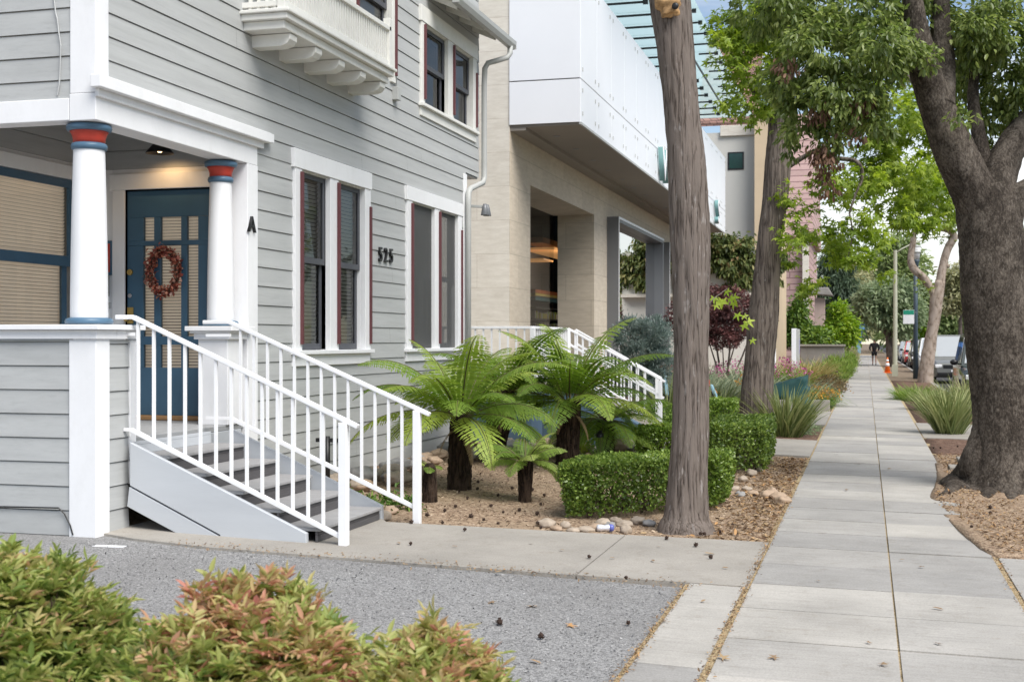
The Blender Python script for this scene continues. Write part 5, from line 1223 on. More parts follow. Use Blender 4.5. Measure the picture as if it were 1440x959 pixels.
cl = [C(1160, 225, d3 - .4, 22, 20, 26), C(1165, 265, d3 - .4, 10, 10, 12), C(1215, 150, d3 - .55, 22, 20, 14), C(1150, 160, d3 - .5, 18, 16, 10), C(1205, 190, d3 - .5, 10, 10, 10), C(1105, 90, d3 - .5, 12, 12, 16)]
tree_crown('dead_leaves', cl, 650, 0.07, OVAL, LM['dead'], t3, 0.09, 14, 1.4, 0.1)

# ---------------------------------------------------------------- tree ferns
def frond(pos, az, length, el, curl, width, seed, acc, tone, npin=30):
    """one arching frond: leaflets with saw-edged pinnules along a bent midrib"""
    rg = np.random.default_rng(seed)
    h = np.array([math.cos(az), math.sin(az), 0.0]); s = np.array([-math.sin(az), math.cos(az), 0.0]); z = np.array([0, 0, 1.0])
    n = 60; a = el; p = np.array(pos, float); path = [p.copy()]; tang = []
    for i in range(n):
        t = i / n
        d = h * math.cos(a) + z * math.sin(a); tang.append(d)
        p = p + d * length / n; path.append(p.copy()); a -= curl * (0.5 + 1.2 * t) / n
    tang.append(tang[-1])
    acc['rach'].append([Vector(q) for q in path])
    twist = rg.uniform(-0.35, 0.35)
    for i in range(7, n, 1):
        t = i / n
        w = width * (min(1, (t - 0.08) / 0.22) ** 0.7) * (1 - max(0, (t - 0.42) / 0.58) ** 1.6 * 0.94)
        if w < 0.012: continue
        d = tang[i]; nn = np.cross(s, d); nn = -nn if nn[2] < 0 else nn
        ss = s * math.cos(twist) + nn * math.sin(twist); n2 = np.cross(d, ss)
        if n2[2] < 0: n2 = -n2
        for sg in (-1, 1):
            ax = ss * sg * 0.93 + d * 0.30 + n2 * rg.uniform(-0.02, 0.10) - z * rg.uniform(0.10, 0.32)
            ax = ax / np.linalg.norm(ax); cr_ = np.cross(n2, ax); cr_ /= np.linalg.norm(cr_)
            L = w * rg.uniform(0.9, 1.08); hw = 0.0125 * (length / 1.1) * (0.6 + 0.4 * w / width)
            base = path[i]; v = []; k = 7
            for j in range(k + 1):
                u = j / k; q = base + ax * (L * u) - z * (0.16 * L * u * u)
                b = hw * (1 - u ** 2.2) + 0.0015
                v.append((q, q + cr_ * b + ax * hw * 0.9, q - cr_ * b + ax * hw * 0.9))
            acc['pin'].append((v, float(np.clip(tone + rg.uniform(-0.12, 0.12) + 0.15 * (t - 0.5), 0, 1))))
def fern(name, label, base, top, r0, r1, fronds, mat, cat='tree fern', group=None, tr=True):
    t = thing(name, label, cat, base, group)
    m = MB()
    b = Vector(base); q = Vector(top)
    trunk(m, [b + Vector((0, 0, -0.1)), b + (q - b) * 0.25, b + (q - b) * 0.6, q, q + Vector((0, 0, 0.06))], [r0, r0 * .98, (r0 + r1) / 2, r1, r1 * 0.5], 40, 0.02, 0.04, 22, 5, 0.03, seed=int(b.x * 31) % 13)
    m.build('trunk', MT['fibre'], t, smooth=False)
    if not tr: return t
    # stubs of old fronds round the trunk
    acc = {'rach': [], 'pin': []}
    for f in fronds: frond(q + Vector((math.cos(f[0]) * r1 * .5, math.sin(f[0]) * r1 * .5, 0.02)), *f, acc)
    vs, rn = [], []
    m = MB()
    for P in acc['rach']: m.tube(P[::3] + [P[-1]], [0.011 * (1 - .85 * i / len(P[::3])) for i in range(len(P[::3]) + 1)], 5)
    m.build('frond_stalk', MT['stalk'], t, smooth=True)
    if r0 > 0.1:                                                    # a skirt of dead fronds hanging below the crown
        a2 = {'rach': [], 'pin': []}
        for i in range(4): _frond(q + Vector((0, 0, -0.03)), i * 1.6 + b.x, 0.34 + 0.1 * (i % 3), -0.6, 0.9, 0.065, 900 + i, a2, 0.4 + 0.1 * i)
        v2, r2 = [], []
        for v, r in a2['pin']:
            for j in range(8): v2.extend(v[j])
            r2.extend([r] * 24)
        t2_ = []
        for j in range(7): t2_ += [(3 * j, 3 * j + 1, 3 * j + 3), (3 * j, 3 * j + 3, 3 * j + 2)]
        faces_obj('dead_fronds', np.array(v2), t2_, len(a2['pin']), 24, LM['litter'], np.array(r2), t, None)
    k = 7
    for v, r in acc['pin']:
        for j in range(k + 1): vs.extend(v[j])
        rn.extend([r] * (3 * (k + 1)))
    tf = []
    for j in range(k):
        c0, l0, r0_ = 3 * j, 3 * j + 1, 3 * j + 2; c1 = 3 * j + 3
        tf += [(c0, l0, c1), (c0, c1, r0_)]
    # bridging faces keep the leaflet closed along its midrib
    for j in range(k): tf += [(3 * j + 1, 3 * j + 3 + 1, 3 * j + 3), (3 * j + 2, 3 * j + 3, 3 * j + 3 + 2)] if j % 2 else []
    faces_obj('crown', np.array(vs), tf, len(acc['pin']), 3 * (k + 1), mat, np.array(rn), t, None)
    return t
MT['stalk'] = paint('fern_stalk', (0.10, 0.09, 0.03), 0.6, 0.3, 10, 0)
def fr(n, L, el, curl, wd, seed, tone=0.5, a0=0.0, skip=None):
    rg = np.random.default_rng(seed); out = []
    for i in range(n):
        a = a0 + i * 2.39996
        u = i / max(1, n - 1)
        out.append((a, L * (1 - 0.28 * max(0, u - .55)) * rg.uniform(0.82, 1.12), el[0] + (el[1] - el[0]) * u + rg.uniform(-.12, .12), curl * rg.uniform(0.8, 1.2), wd * rg.uniform(.85, 1.1), seed * 100 + i))
    return out
_frond = frond
def frond(pos, az, length, el, curl, width, seed, acc, tone=None, npin=30):
    rg = np.random.default_rng(seed + 5)
    _frond(pos, az, length, el, curl, width, seed, acc, float(rg.uniform(0.2, 0.85) if tone is None else tone), npin)
g = 'tree ferns in the planting bed'
def ftop(px, py, base): return V(px, py, dep(base))
b = gp(646, 689); fern('tree_fern', 'large tree fern with a straight black trunk, nearest to the entry stairs', b, ftop(647, 590, b), 0.115, 0.105, fr(24, 1.26, (1.3, 0.12), 1.25, 0.26, 11, a0=0.4), LM['fern'], group=g)
b = gp(692, 648); fern('tree_fern', 'tree fern with a thick leaning trunk in front of the blue landing wall', b, ftop(706, 556, b), 0.13, 0.16, fr(22, 1.22, (1.2, 0.1), 1.3, 0.25, 12, a0=1.1), LM['fern'], group=g)
b = gp(797, 655); fern('tree_fern', 'widest tree fern with a single black trunk standing behind the near end of the hedge', b, ftop(800, 568, b), 0.125, 0.13, fr(25, 1.36, (1.35, 0.1), 1.25, 0.265, 13, a0=2.2), LM['fern'], group=g)
b = gp(851, 648); fern('tree_fern', 'low tree fern with drooping fronds beside the blue landing stairs', b, ftop(851, 592, b), 0.12, 0.12, fr(16, 0.95, (0.8, -0.2), 1.3, 0.22, 14, a0=0.2), LM['fern'], group=g)
b = gp(738, 706); fern('tree_fern', 'small pale green young tree fern with a knee high trunk amid the wood chips', b, ftop(738, 652, b), 0.062, 0.075, fr(14, 0.46, (1.1, 0.1), 1.3, 0.12, 15, a0=0.9), LM['fernyoung'], group=g)
b = gp(604, 706); t = fern('tree_fern', 'bare shaggy fern stump without a crown beside the stair railing post', b, ftop(604, 660, b), 0.072, 0.06, fr(3, 0.2, (0.6, 0.2), 1.0, 0.06, 16, a0=2.6), LM['fernyoung'], group=g)

# ---------------------------------------------------------------- clipped hedges and shrubs
def hedge(name, label, pts, z1, n, size, mat, group=None, cat='hedge', z0=None, rad=0.06, twig=True):
    """clipped block over a plan quadrilateral: leaves in a shell, twigs inside"""
    q = np.array([[p[0], p[1]] for p in pts]); c = q.mean(0); zb = zg(c[0]) if z0 is None else z0
    t = thing(name, label, cat, (c[0], c[1], zb), group)
    U = RNG.uniform(0, 1, (n, 3)); f = RNG.integers(0, 6, n)
    # 0,1: sides u=0/1   2,3: v=0/1   4,5: top
    dpt = np.abs(RNG.normal(0, 0.07, n))
    u, v, w_ = U[:, 0].copy(), U[:, 1].copy(), U[:, 2].copy()
    u = np.where(f == 0, dpt, u); u = np.where(f == 1, 1 - dpt, u); v = np.where(f == 2, dpt * 1.3, v); v = np.where(f == 3, 1 - dpt * 1.3, v); w_ = np.where(f >= 4, 1 - dpt * 1.2, w_ ** 0.8)
    # rounded corners
    e = 2 * np.stack([u, v], 1) - 1; e = e * (1 - 0.06 * (np.abs(e[:, ::-1]) ** 4)); u, v = (e[:, 0] + 1) / 2, (e[:, 1] + 1) / 2
    xy = (q[0] * ((1 - u) * (1 - v))[:, None] + q[1] * (u * (1 - v))[:, None] + q[2] * (u * v)[:, None] + q[3] * ((1 - u) * v)[:, None])
    shr = 1 - 0.10 * (1 - w_) ** 2 - 0.05 * w_ ** 6
    xy = c + (xy - c) * shr[:, None]
    P = np.stack([xy[:, 0], xy[:, 1], zb + 0.04 + (z1 - zb - 0.04) * w_], 1)
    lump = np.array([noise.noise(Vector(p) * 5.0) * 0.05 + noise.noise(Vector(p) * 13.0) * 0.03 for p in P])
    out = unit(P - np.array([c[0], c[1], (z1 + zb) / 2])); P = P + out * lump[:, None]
    nrm = np.stack([np.where(f == 0, -1, np.where(f == 1, 1, 0)), np.where(f == 2, -1, np.where(f == 3, 1, 0)), np.where(f >= 4, 1, 0)], 1)
    D = out * 0.6 + rand_dirs(n) * 0.8 + np.array([0, 0, 0.35])
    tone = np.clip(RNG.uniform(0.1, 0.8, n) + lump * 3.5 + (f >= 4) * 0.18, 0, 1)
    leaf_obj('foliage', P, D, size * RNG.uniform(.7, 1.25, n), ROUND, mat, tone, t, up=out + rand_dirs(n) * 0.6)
    m = MB()
    if twig:
        for i in range(40):
            a, b_ = RNG.uniform(0.15, 0.85, 2); g0 = q[0] * (1 - a) * (1 - b_) + q[1] * a * (1 - b_) + q[2] * a * b_ + q[3] * (1 - a) * b_
            p0 = Vector((g0[0], g0[1], zb - 0.03))
            for _ in range(3):
                p1 = p0 + Vector((RNG.uniform(-.12, .12), RNG.uniform(-.12, .12), (z1 - zb) * RNG.uniform(.5, .92))); m.tube([p0, (p0 + p1) / 2 + Vector((RNG.uniform(-.03, .03), 0, 0)), p1], [0.007, 0.005, 0.003], 5)
        m.build('stems', MT['twig'], t)
    return t
a, b_, c_ = gp(778, 738), gp(1022, 712), gp(1030, 680)
h1y = 0.62
def quad_from(p, q, back): return [p, q, (q[0] + back[0], q[1] + back[1]), (p[0] + back[0], p[1] + back[1])]
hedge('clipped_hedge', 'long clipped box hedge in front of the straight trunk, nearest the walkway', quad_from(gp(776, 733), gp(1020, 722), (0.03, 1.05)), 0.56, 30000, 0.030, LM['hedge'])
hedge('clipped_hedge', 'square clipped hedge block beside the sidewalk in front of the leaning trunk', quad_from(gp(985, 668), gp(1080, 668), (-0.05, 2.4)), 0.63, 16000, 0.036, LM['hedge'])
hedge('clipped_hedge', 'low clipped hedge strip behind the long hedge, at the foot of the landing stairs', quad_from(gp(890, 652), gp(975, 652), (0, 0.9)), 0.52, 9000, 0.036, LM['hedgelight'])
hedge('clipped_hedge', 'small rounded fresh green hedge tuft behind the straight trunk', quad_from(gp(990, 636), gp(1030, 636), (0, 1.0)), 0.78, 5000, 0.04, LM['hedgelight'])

def shrub(name, label, clumps, n, size, tpl, mat, cat='shrub', sub=0.15, per=40, droop=0.0, group=None, stems=6, smat=None, shell=0.3, base=None, rbias=0.0):
    cs = np.array([c[0] for c in clumps]); b = cs.mean(0)
    if base is None: base = (b[0], b[1], zg(b[0]))
    t = thing(name, label, cat, base, group)
    tree_crown('foliage', clumps, n, size, tpl, mat, t, sub, per, droop, shell, rbias=rbias)
    if stems:
        m = MB()
        for i in range(stems):
            c = clumps[i % len(clumps)][0]; p0 = Vector((base[0] + random.uniform(-.08, .08), base[1] + random.uniform(-.08, .08), base[2] - 0.05)); p1 = Vector(c)
            r = 0.012 + 0.01 * (p1 - p0).length
            m.tube([p0, p0.lerp(p1, .5) + Vector((random.uniform(-.06, .06), random.uniform(-.06, .06), 0)), p1], [r, r * .75, r * .35], 6)
        m.build('stems', smat or MT['twig'], t, smooth=True)
    return t
PK = {1: 0.10, 2: 0.25, 3: 0.19}
# foreground nandina: upright shoots with tiers of narrow leaflets, red and orange at the tips
def nandina(label, px, py, rx_px, top_py, d, nshoot, seed, ry=0.55, red=0.0, tall=None):
    rg = np.random.default_rng(seed)
    c = at_d(px, 959, d); zt = at_d(px, top_py, d).z; z0 = zg(c.x); rx = rx_px * d / F
    t = thing('nandina_shrub', label, 'shrub', (c.x, c.y, z0), 'low nandina shrubs along the parking bay')
    P, U, S, R, UP = [], [], [], [], []
    m = MB()
    for i in range(nshoot):
        a = rg.uniform(0, 2 * math.pi); rr = math.sqrt(rg.uniform(0, 1))
        ox, oy = rx * rr * math.cos(a), ry * rr * math.sin(a)
        hgt = (zt - z0) * (1 - 0.50 * rr ** 2.2) * rg.uniform(0.80, 1.0) * (1 + 0.10 * noise.noise(Vector((c.x + ox * 3, c.y + oy * 3, seed))))
        base = np.array([c.x + ox * 0.55, c.y + oy * 0.55, z0]); tip = np.array([c.x + ox, c.y + oy, z0 + hgt])
        if i % 3 == 0: m.tube([Vector(base), Vector((base + tip) / 2), Vector(tip)], [0.006, 0.004, 0.002], 5)
        hot = 0.22 * noise.noise(Vector((tip[0] * 2.3, tip[1] * 2.3, 4.0 + seed))) + (red * max(0, 1 - 1.5 * rr * rr) if red > 0 else red)
        own = rg.normal(0, 0.07); pk = PK[seed] * rg.uniform(.4, 1.3) if rr < .75 and rg.random() < .55 else 0.0
        for lev in range(6):
            f = 1 - lev * 0.13
            p = base + (tip - base) * f
            az = rg.uniform(0, 2 * math.pi); el = (rg.uniform(0.5, 1.3) if lev == 0 else rg.uniform(-0.1, 0.8))
            for br in range(3):
                a2 = az + br * 2.1 + rg.normal(0, .3); e2 = el + rg.normal(0, .2)
                ax = np.array([math.cos(a2) * math.cos(e2), math.sin(a2) * math.cos(e2), math.sin(e2)])
                sd_ = np.array([-math.sin(a2), math.cos(a2), 0]); Lb = rg.uniform(.07, .13)
                k = 4
                for j in range(k + 1):
                    q = p + ax * Lb * (0.35 + 0.65 * j / k) - np.array([0, 0, .25 * Lb * (j / k) ** 2])
                    for sg in ((-1, 1) if j < k else (0,)):
                        dr = ax * .75 + sd_ * sg * .8 + rg.normal(0, .22, 3) - np.array([0, 0, .12])
                        P.append(q); U.append(dr); S.append(rg.uniform(.036, .062) * (1.05 if sg == 0 else .95)); UP.append(np.cross(ax, sd_) + rg.normal(0, .35, 3) + np.array([0, 0, .5]))
                        tone = 0.27 + own + 0.05 * (3 - lev) + rg.normal(0, 0.10)
                        if lev == 0: tone += pk
                        elif lev == 1: tone += pk * .45
                        if lev < 2: tone += 0.05 + max(0, hot) * (1.5 if lev == 0 else 0.5)
                        R.append(np.clip(tone, 0, 1))
    leaf_obj('foliage', np.array(P), np.array(U), np.array(S), NAND, LM['nandina'], np.array(R), t, up=np.array(UP))
    m.build('stems', MT['twig'], t)
NAND = (np.array([(0, 0, 0), (0.3, 0.15, 0.04), (0.65, 0.12, 0.02), (1, 0, -0.12), (0.65, -0.12, 0.02), (0.3, -0.15, 0.04)]), [(0, 3, 2, 1), (0, 5, 4, 3)])
nandina('green leafy nandina shrub in the bottom left corner of the view', 10, 900, 165, 785, 4.3, 330, 1, 0.5, -0.35)
nandina('tallest red tipped nandina shrub in the middle of the foreground row', 345, 900, 185, 835, 4.2, 380, 2, 0.5, 0.09)
nandina('lowest nandina shrub with pinkish tips at the right end of the foreground row', 600, 930, 122, 905, 4.1, 240, 3, 0.42, 0.06)

# strap leaved clumps, grasses
def blades(name, label, base, h, w, n, mat, cat='grass clump', bw=0.018, lean=0.5, group=None, seed=0, flowers=None, rb=0.0, rx=None, ry=None):
    rg = np.random.default_rng(seed + 100); t = thing(name, label, cat, base, group)
    rx = w * .3 if rx is None else rx; ry = rx if ry is None else ry
    k = 6; vs, rn = [], []
    B = np.array(base); tips = []
    for i in range(n):
        a = rg.uniform(0, 6.283); r = math.sqrt(rg.uniform(0, 1)); L = h * rg.uniform(.7, 1.15)
        p = B + np.array([rx * r * math.cos(a), ry * r * math.sin(a), -0.02])
        az = a + rg.normal(0, .5); el = 1.5 - lean * (0.25 + 0.75 * r) * rg.uniform(.5, 1.3); curl = lean * rg.uniform(.4, 1.5)
        tw = rg.uniform(-1, 1); col = np.clip(rg.uniform(.1, .9) + rb, 0, 1); ww = bw * rg.uniform(.6, 1.2)
        for j in range(k + 1):
            u = j / k
            h_ = np.array([math.cos(az), math.sin(az), 0]); d = h_ * math.cos(el) + np.array([0, 0, math.sin(el)])
            if j: p = p + d * L / k; el -= curl / k
            s = np.array([-math.sin(az), math.cos(az), 0]) * math.cos(tw) + h_ * math.sin(tw)
            b = ww * .5 * (1 - u ** 3) * (0.6 + 0.4 * min(1, u * 4)) + 0.0008
            vs += [p - s * b, p + s * b]; rn += [np.clip(col + .15 * (u - .5), 0, 1)] * 2
        tips.append(p)
    tf = [(2 * j, 2 * j + 1, 2 * j + 3, 2 * j + 2) for j in range(k)]
    faces_obj('blades', np.array(vs), tf, n, 2 * (k + 1), mat, np.array(rn), t, None)
    if flowers:
        fm, fn, fs = flowers; T = np.array(tips)[rg.integers(0, n, fn)]
        q = np.repeat(T, 14, 0) + rg.normal(0, fs * 1.3, (fn * 14, 3)) + np.array([0, 0, fs * 2])
        leaf_obj('flowers', q, rand_dirs(len(q)), np.full(len(q), fs * 1.6), ROUND, fm, RNG.uniform(0, 1, len(q)), t)['kind'] = 'stuff'
    return t
bl = blades
blades('flax_clump', 'upright strap leaf flax clump at the foot of the teal covered sign', gp(1103, 614), 0.95, 0.9, 420, LM['flax'], 'flax', 0.028, 0.55, seed=1)
blades('flax_clump', 'strap leaf flax clump between the straight trunk and the leaning trunk', gp(1008, 596), 0.95, 0.9, 320, LM['flax'], 'flax', 0.028, 0.75, seed=2)
blades('flax_clump', 'sparse long bladed flax beside the end post of the landing stairs', gp(938, 600), 1.2, 0.7, 120, LM['flax'], 'flax', 0.03, 0.7, seed=3)
blades('flax_clump', 'tall flax clump beside the dark forked trunk on the street side', gp(1335, 611), 0.92, 0.75, 420, LM['flax'], 'flax', 0.026, 0.5, seed=4, rb=0.08)
blades('flax_clump', 'second street side flax clump, half hidden behind the tallest one', gp(1312, 577), 0.65, 1.1, 380, LM['flax'], 'flax', 0.026, 0.65, seed=5, rb=0.1)
blades('grass_clump', 'low bright green grass mound at the street side edge of the sidewalk', gp(1290, 563), 0.6, 1.5, 900, LM['grass'], 'grass clump', 0.02, 0.9, seed=6, rx=0.55, ry=0.9)
blades('grass_clump', 'tall feathery grass under the dark car, beside the pale forked tree', gp(1365, 572), 0.85, 1.8, 300, LM['flax'], 'grass clump', 0.022, 0.45, seed=7, rx=0.7, ry=0.6, rb=0.15)
G = lambda x, y, dz=0: Vector((x, y, zg(x) + dz))
blades('grass_clump', 'pale grey green fountain grass behind the teal covered sign', G(-1.55, 33, .03), 1.05, 1.6, 900, LM['greygrass'], 'grass clump', 0.014, 1.15, seed=8, rx=.5, ry=.5)
blades('grass_clump', 'pale fountain grass with pink spots behind the leaning trunk', G(-3.2, 34, .03), 1.15, 2.2, 900, LM['greygrass'], 'grass clump', 0.016, 1.0, seed=9, rx=.9, ry=.6, flowers=(LM['pink'], 16, 0.035))
blades('flower_bed', 'green perennials with magenta flowers right of the maroon maple', G(-2.9, 38, .03), 1.05, 2, 800, LM['grass'], 'flowers', 0.03, 0.7, seed=10, rx=1.0, ry=.6, flowers=(LM['pink'], 34, 0.05))
blades('flower_bed', 'long leaved perennials with pink flowers between the two trunks', G(-4.4, 36, .03), 1.0, 2, 1000, LM['greygrass'], 'flowers', 0.03, 0.8, seed=11, rx=1.1, ry=.8, flowers=(LM['pink'], 26, 0.04))
blades('flower_bed', 'grey leaved perennials beside the pale blue scooter', G(-4.0, 31.6, .03), 1.0, 2, 900, LM['greygrass'], 'flowers', 0.026, 0.9, seed=12, rx=1.0, ry=.7, flowers=(LM['ochre'], 7, 0.04))
blades('grass_clump', 'golden straw coloured grass tuft right of the white sign pillar', G(-2.05, 47, .03), 1.35, 1.6, 700, LM['straw'], 'grass clump', 0.02, 0.9, seed=13, rx=.5, ry=.5)
blades('flax_clump', 'dark green sword leaf clump beside the sidewalk beyond the straw grass', G(-1.75, 57, .03), 1.1, 1.6, 260, LM['grass'], 'flax', 0.06, 0.9, seed=14, rx=.6, ry=.6, rb=-.2)
blades('flax_clump', 'upright yellow green flax in front of the tan post', G(-5.0, 51, .03), 2.0, 1.5, 200, LM['lime'], 'flax', 0.06, 0.5, seed=15, rx=.5, ry=.4)

def CC(x, y, z, rx, ry=None, rz=None): return ((x, y, z), (rx, ry or rx, rz or rx))
# ground hugging plants along the path edge
shrub('ground_cover', 'orange flowering low mound beside the sidewalk beyond the teal covered sign', [CC(-1.15, 32 + i * 1.5, .15, .42, .9, .20) for i in range(4)], 5000, 0.06, OVAL, LM['mixed'], 'ground cover', 0.14, 40, -.2, stems=4)
ob = None
q = np.concatenate([np.array([-1.15, 33.2, .33]) + RNG.normal(0, 1, (700, 3)) * np.array([.24, 1.0, .06])])
o = leaf_obj('flower_mound', q, rand_dirs(len(q)), np.full(len(q), .055), ROUND, LM['ochre'], RNG.uniform(0, 1, len(q)), None, origin=(-1.15, 33.2, 0.02)); tag(o, 'scatter of small orange blossoms over the low mound by the sidewalk', 'flowers', kind='stuff')
shrub('ground_cover', 'low grey green mound at the foot of the dark sign post', [CC(-1.1, 23.0, .1, .35, .5, .16), CC(-1.5, 23.6, .1, .4, .5, .14)], 3000, 0.05, OVAL, LM['farB'], 'ground cover', 0.1, 40, stems=3)
shrub('ground_cover', 'low dark green plants around the end post of the landing railing', [CC(-3.1, 21.6, .25, .3, .3, .2), CC(-3.5, 22.2, .3, .35, .4, .25)], 2500, 0.06, OVAL, LM['mixed'], 'ground cover', 0.12, 40, stems=3)
shrub('shrub', 'rusty brown low shrub beside the sidewalk past the orange flowers', [CC(-1.1, 41.5, .2, .5, .8, .3), CC(-1.2, 43.5, .2, .5, .8, .3)], 3500, 0.08, OVAL, leafmat('rusty_leaves', [(0, (.06, .05, .02)), (.5, (.15, .12, .05)), (1, (.3, .16, .08))]), 'shrub', 0.16, 40, stems=3)
shrub('shrub', 'long feathery green border shrub on the left edge of the far sidewalk', [CC(-1.15, 52 + i * 3.2, .45, .6, 1.8, .5) for i in range(9)], 16000, 0.13, LANCE, LM['grass'], 'shrub', 0.22, 50, -1.2, stems=8)
shrub('shrub', 'reddish brown grassy shrub at the far end of the left border', [CC(-1.2, 80 + i * 3.2, .55, .7, 1.8, .55) for i in range(4)], 5000, 0.2, LANCE, LM['farD'], 'shrub', 0.25, 50, -1.2, stems=5)
shrub('ground_cover', 'small green weeds at the foot of the stairs along the house wall', [CC(-5.3 + .42 * i, 10.75 + .1 * (i % 2), .17, .22, .22, .10) for i in range(4)], 1600, 0.05, OVAL, LM['mixed'], 'ground cover', 0.08, 40, stems=4)

# blue green conifer, maroon maple, ivy wall
bc = at_d(905, 500, 27.0)
shrub('conifer_shrub', 'blue green rounded conifer shrub in front of the grey framed shop window', [C(905, 500, 27, 34, 34, 36), C(885, 470, 27, 24, 24, 22), C(918, 470, 27, 26, 26, 24), C(930, 510, 27, 22, 24, 26), C(880, 515, 27, 18, 20, 24), C(900, 455, 27, 16, 16, 12), C(905, 545, 27, 30, 30, 22)], 17000, 0.085, LANCE, LM['conifer'], 'shrub', 0.14, 60, -.7, stems=6, base=(bc.x, bc.y, 0.15))
bm_ = at_d(1016, 515, 37)
shrub('maple_shrub', 'maroon leaved maple with thin dark stems behind the straight trunk', [C(1000, 430, 37, 30, 40, 26), C(1030, 430, 37, 30, 40, 26), C(955, 440, 37.3, 20, 24, 26), C(990, 460, 37, 26, 36, 22), C(1040, 462, 37, 22, 30, 18), C(965, 470, 37.5, 16, 24, 18), C(1015, 475, 37, 26, 32, 14), C(1065, 445, 37.6, 18, 20, 22)], 17000, 0.10, STAR, LM['maroon'], 'shrub', 0.16, 60, .3, stems=8, base=(bm_.x, bm_.y, 0.1), smat=MT['bark2'])
# wall clad in climber behind the maple
iv = thing('vine_wall', 'low wall covered by a thick green and brown vine behind the maroon maple', 'vine wall', (-4.6, 47.4, 0.1))
a = at_d(950, 405, 48); b_ = at_d(1075, 405, 48)
m = MB(); m.box(a.x - 1.2, b_.x + .1, 48.2, 48.5, 0, 5.0); m.build('wall', MT['stucco'], iv)
m = MB(); m.box(a.x - .5, b_.x + .1, 47.9, 48.19, 3.3, 3.42); m.build('ledge', MT['stonewhite'], iv)
tree_crown('vine', [C(1000 + 14 * i, 372 - (12 if i < 2 else 0) + RNG.uniform(-8, 8), 47.7, 22, 14, 30) for i in range(-3, 7)] + [C(1005 + 12 * i, 345, 47.6, 14, 12, 14) for i in range(0, 4)] + [C(1030, 395, 47.6, 30, 8, 12)], 11000, 0.22, OVAL, LM['ivy'], iv, 0.2, 50, 1.0)

# ---------------------------------------------------------------- stones, seed balls, leaves, rubbish
def rocks(group, label, spots, size, seed, name='river_stone'):
    rg = random.Random(seed)
    for i, p in enumerate(spots):
        s = rg.uniform(*size); m = MB()
        m.ball((0, 0, 0), s, rg.uniform(.9, 1.35), rg.uniform(.75, 1.05), rg.uniform(.55, .75), 18, 12, .35, rg.random() * 50)
        o = m.build(name, MT[rg.choice(['rockA', 'rockB', 'rockA', 'rockC'])], None, smooth=True)
        o.location = (p[0], p[1], p[2] + s * .30); o.rotation_euler = (0, 0, rg.uniform(0, 6.28)); tag(o, label, 'stone', group)
hr = [gp(x, y) for x, y in ((782, 745), (795, 741), (806, 748), (823, 748), (838, 746), (848, 740), (858, 742), (878, 740), (897, 735), (880, 748), (912, 738), (768, 740), (865, 735))]
rocks('stones along the front of the long hedge', 'smooth river stone lying along the front of the long hedge', hr, (.04, .07), 1)
rocks('stones between hedge and sidewalk', 'smooth river stone lying between the hedges and the sidewalk', [gp(x, y) for x, y in ((1056, 668), (1044, 676), (1070, 664), (1040, 698), (1058, 696), (1078, 700), (1094, 702), (1101, 708), (1050, 690), (1085, 695), (1032, 690))], (.05, .085), 2)
rr = random.Random(5)
rocks('stones along the landing wall', 'buff river stone in the bank at the foot of the blue landing wall', [Vector((rr.uniform(-4.75, -3.0), rr.uniform(17.0, 17.45) if i % 2 else rr.uniform(16.4, 17.2), rr.uniform(.10, .2))) for i in range(34)], (.08, .15), 3)
rocks('stones along the house wall', 'grey or tan river stone piled along the foot of the house wall', [Vector((-5.45 + rr.uniform(0, .75), 11.1 + i * .19 + rr.uniform(-.1, .1), .155 + rr.uniform(0, .05))) for i in range(30)], (.07, .14), 4)
rocks('stones by the stair foot', 'pale stone at the foot of the far stair stringer', [gp(545, 722), gp(553, 712), gp(540, 730), gp(566, 705)], (.05, .09), 6)
pod = MB(); pod.ball((0, 0, 0), 0.02, 1, 1, 1, 10, 8, .3, 2)
for k in range(26):
    d = Vector(rand_dirs(1)[0]); pod.bar(d * .016, d * .028, .004, .004)
po = pod.build('seed_ball', MT['pod'], None)
firstpod = True
def pods(spots, label, group, dz):
    global firstpod
    for p in spots:
        o = po if firstpod else po.copy()
        if not firstpod: COL.objects.link(o)
        firstpod = False
        o.location = (p.x, p.y, p.z + dz); o.rotation_euler = (rr.uniform(0, 6), rr.uniform(0, 6), 0); o.scale = (rr.uniform(.55, .9),) * 3
        tag(o, label, 'seed ball', group)
pods([gp(x, y) for x, y in ((578, 740), (622, 741), (653, 751), (577, 771), (700, 742), (828, 790), (937, 763), (978, 773), (880, 820), (985, 757), (999, 790), (760, 748))], 'dark spiky seed ball lying on the concrete walkway', 'seed balls on the walkway', .04)
pods([gp(x, y) for x, y in ((612, 700), (645, 694), (657, 704), (671, 691), (672, 681), (707, 724), (730, 721), (755, 726), (760, 713), (700, 700), (720, 690), (765, 700), (757, 740), (690, 715), (640, 716), (600, 728), (625, 722), (680, 735), (662, 730), (590, 716), (748, 692), (1060, 700), (990, 755), (1012, 752), (1030, 742))], 'dark spiky seed ball lying on the wood chip bed', 'seed balls on the wood chips', .03)
pods([gp(x, y) for x, y in ((702, 880), (883, 881), (760, 900))], 'dark spiky seed ball lying on the grey parking bay', 'seed balls on the parking bay', .025)
pods([gp(x, y) for x, y in ((1312, 634), (1322, 634), (1346, 632), (1392, 720), (1392, 728), (1366, 748), (1335, 700))], 'dark spiky seed ball lying on the dirt around the forked trunk', 'seed balls under the forked tree', .05)
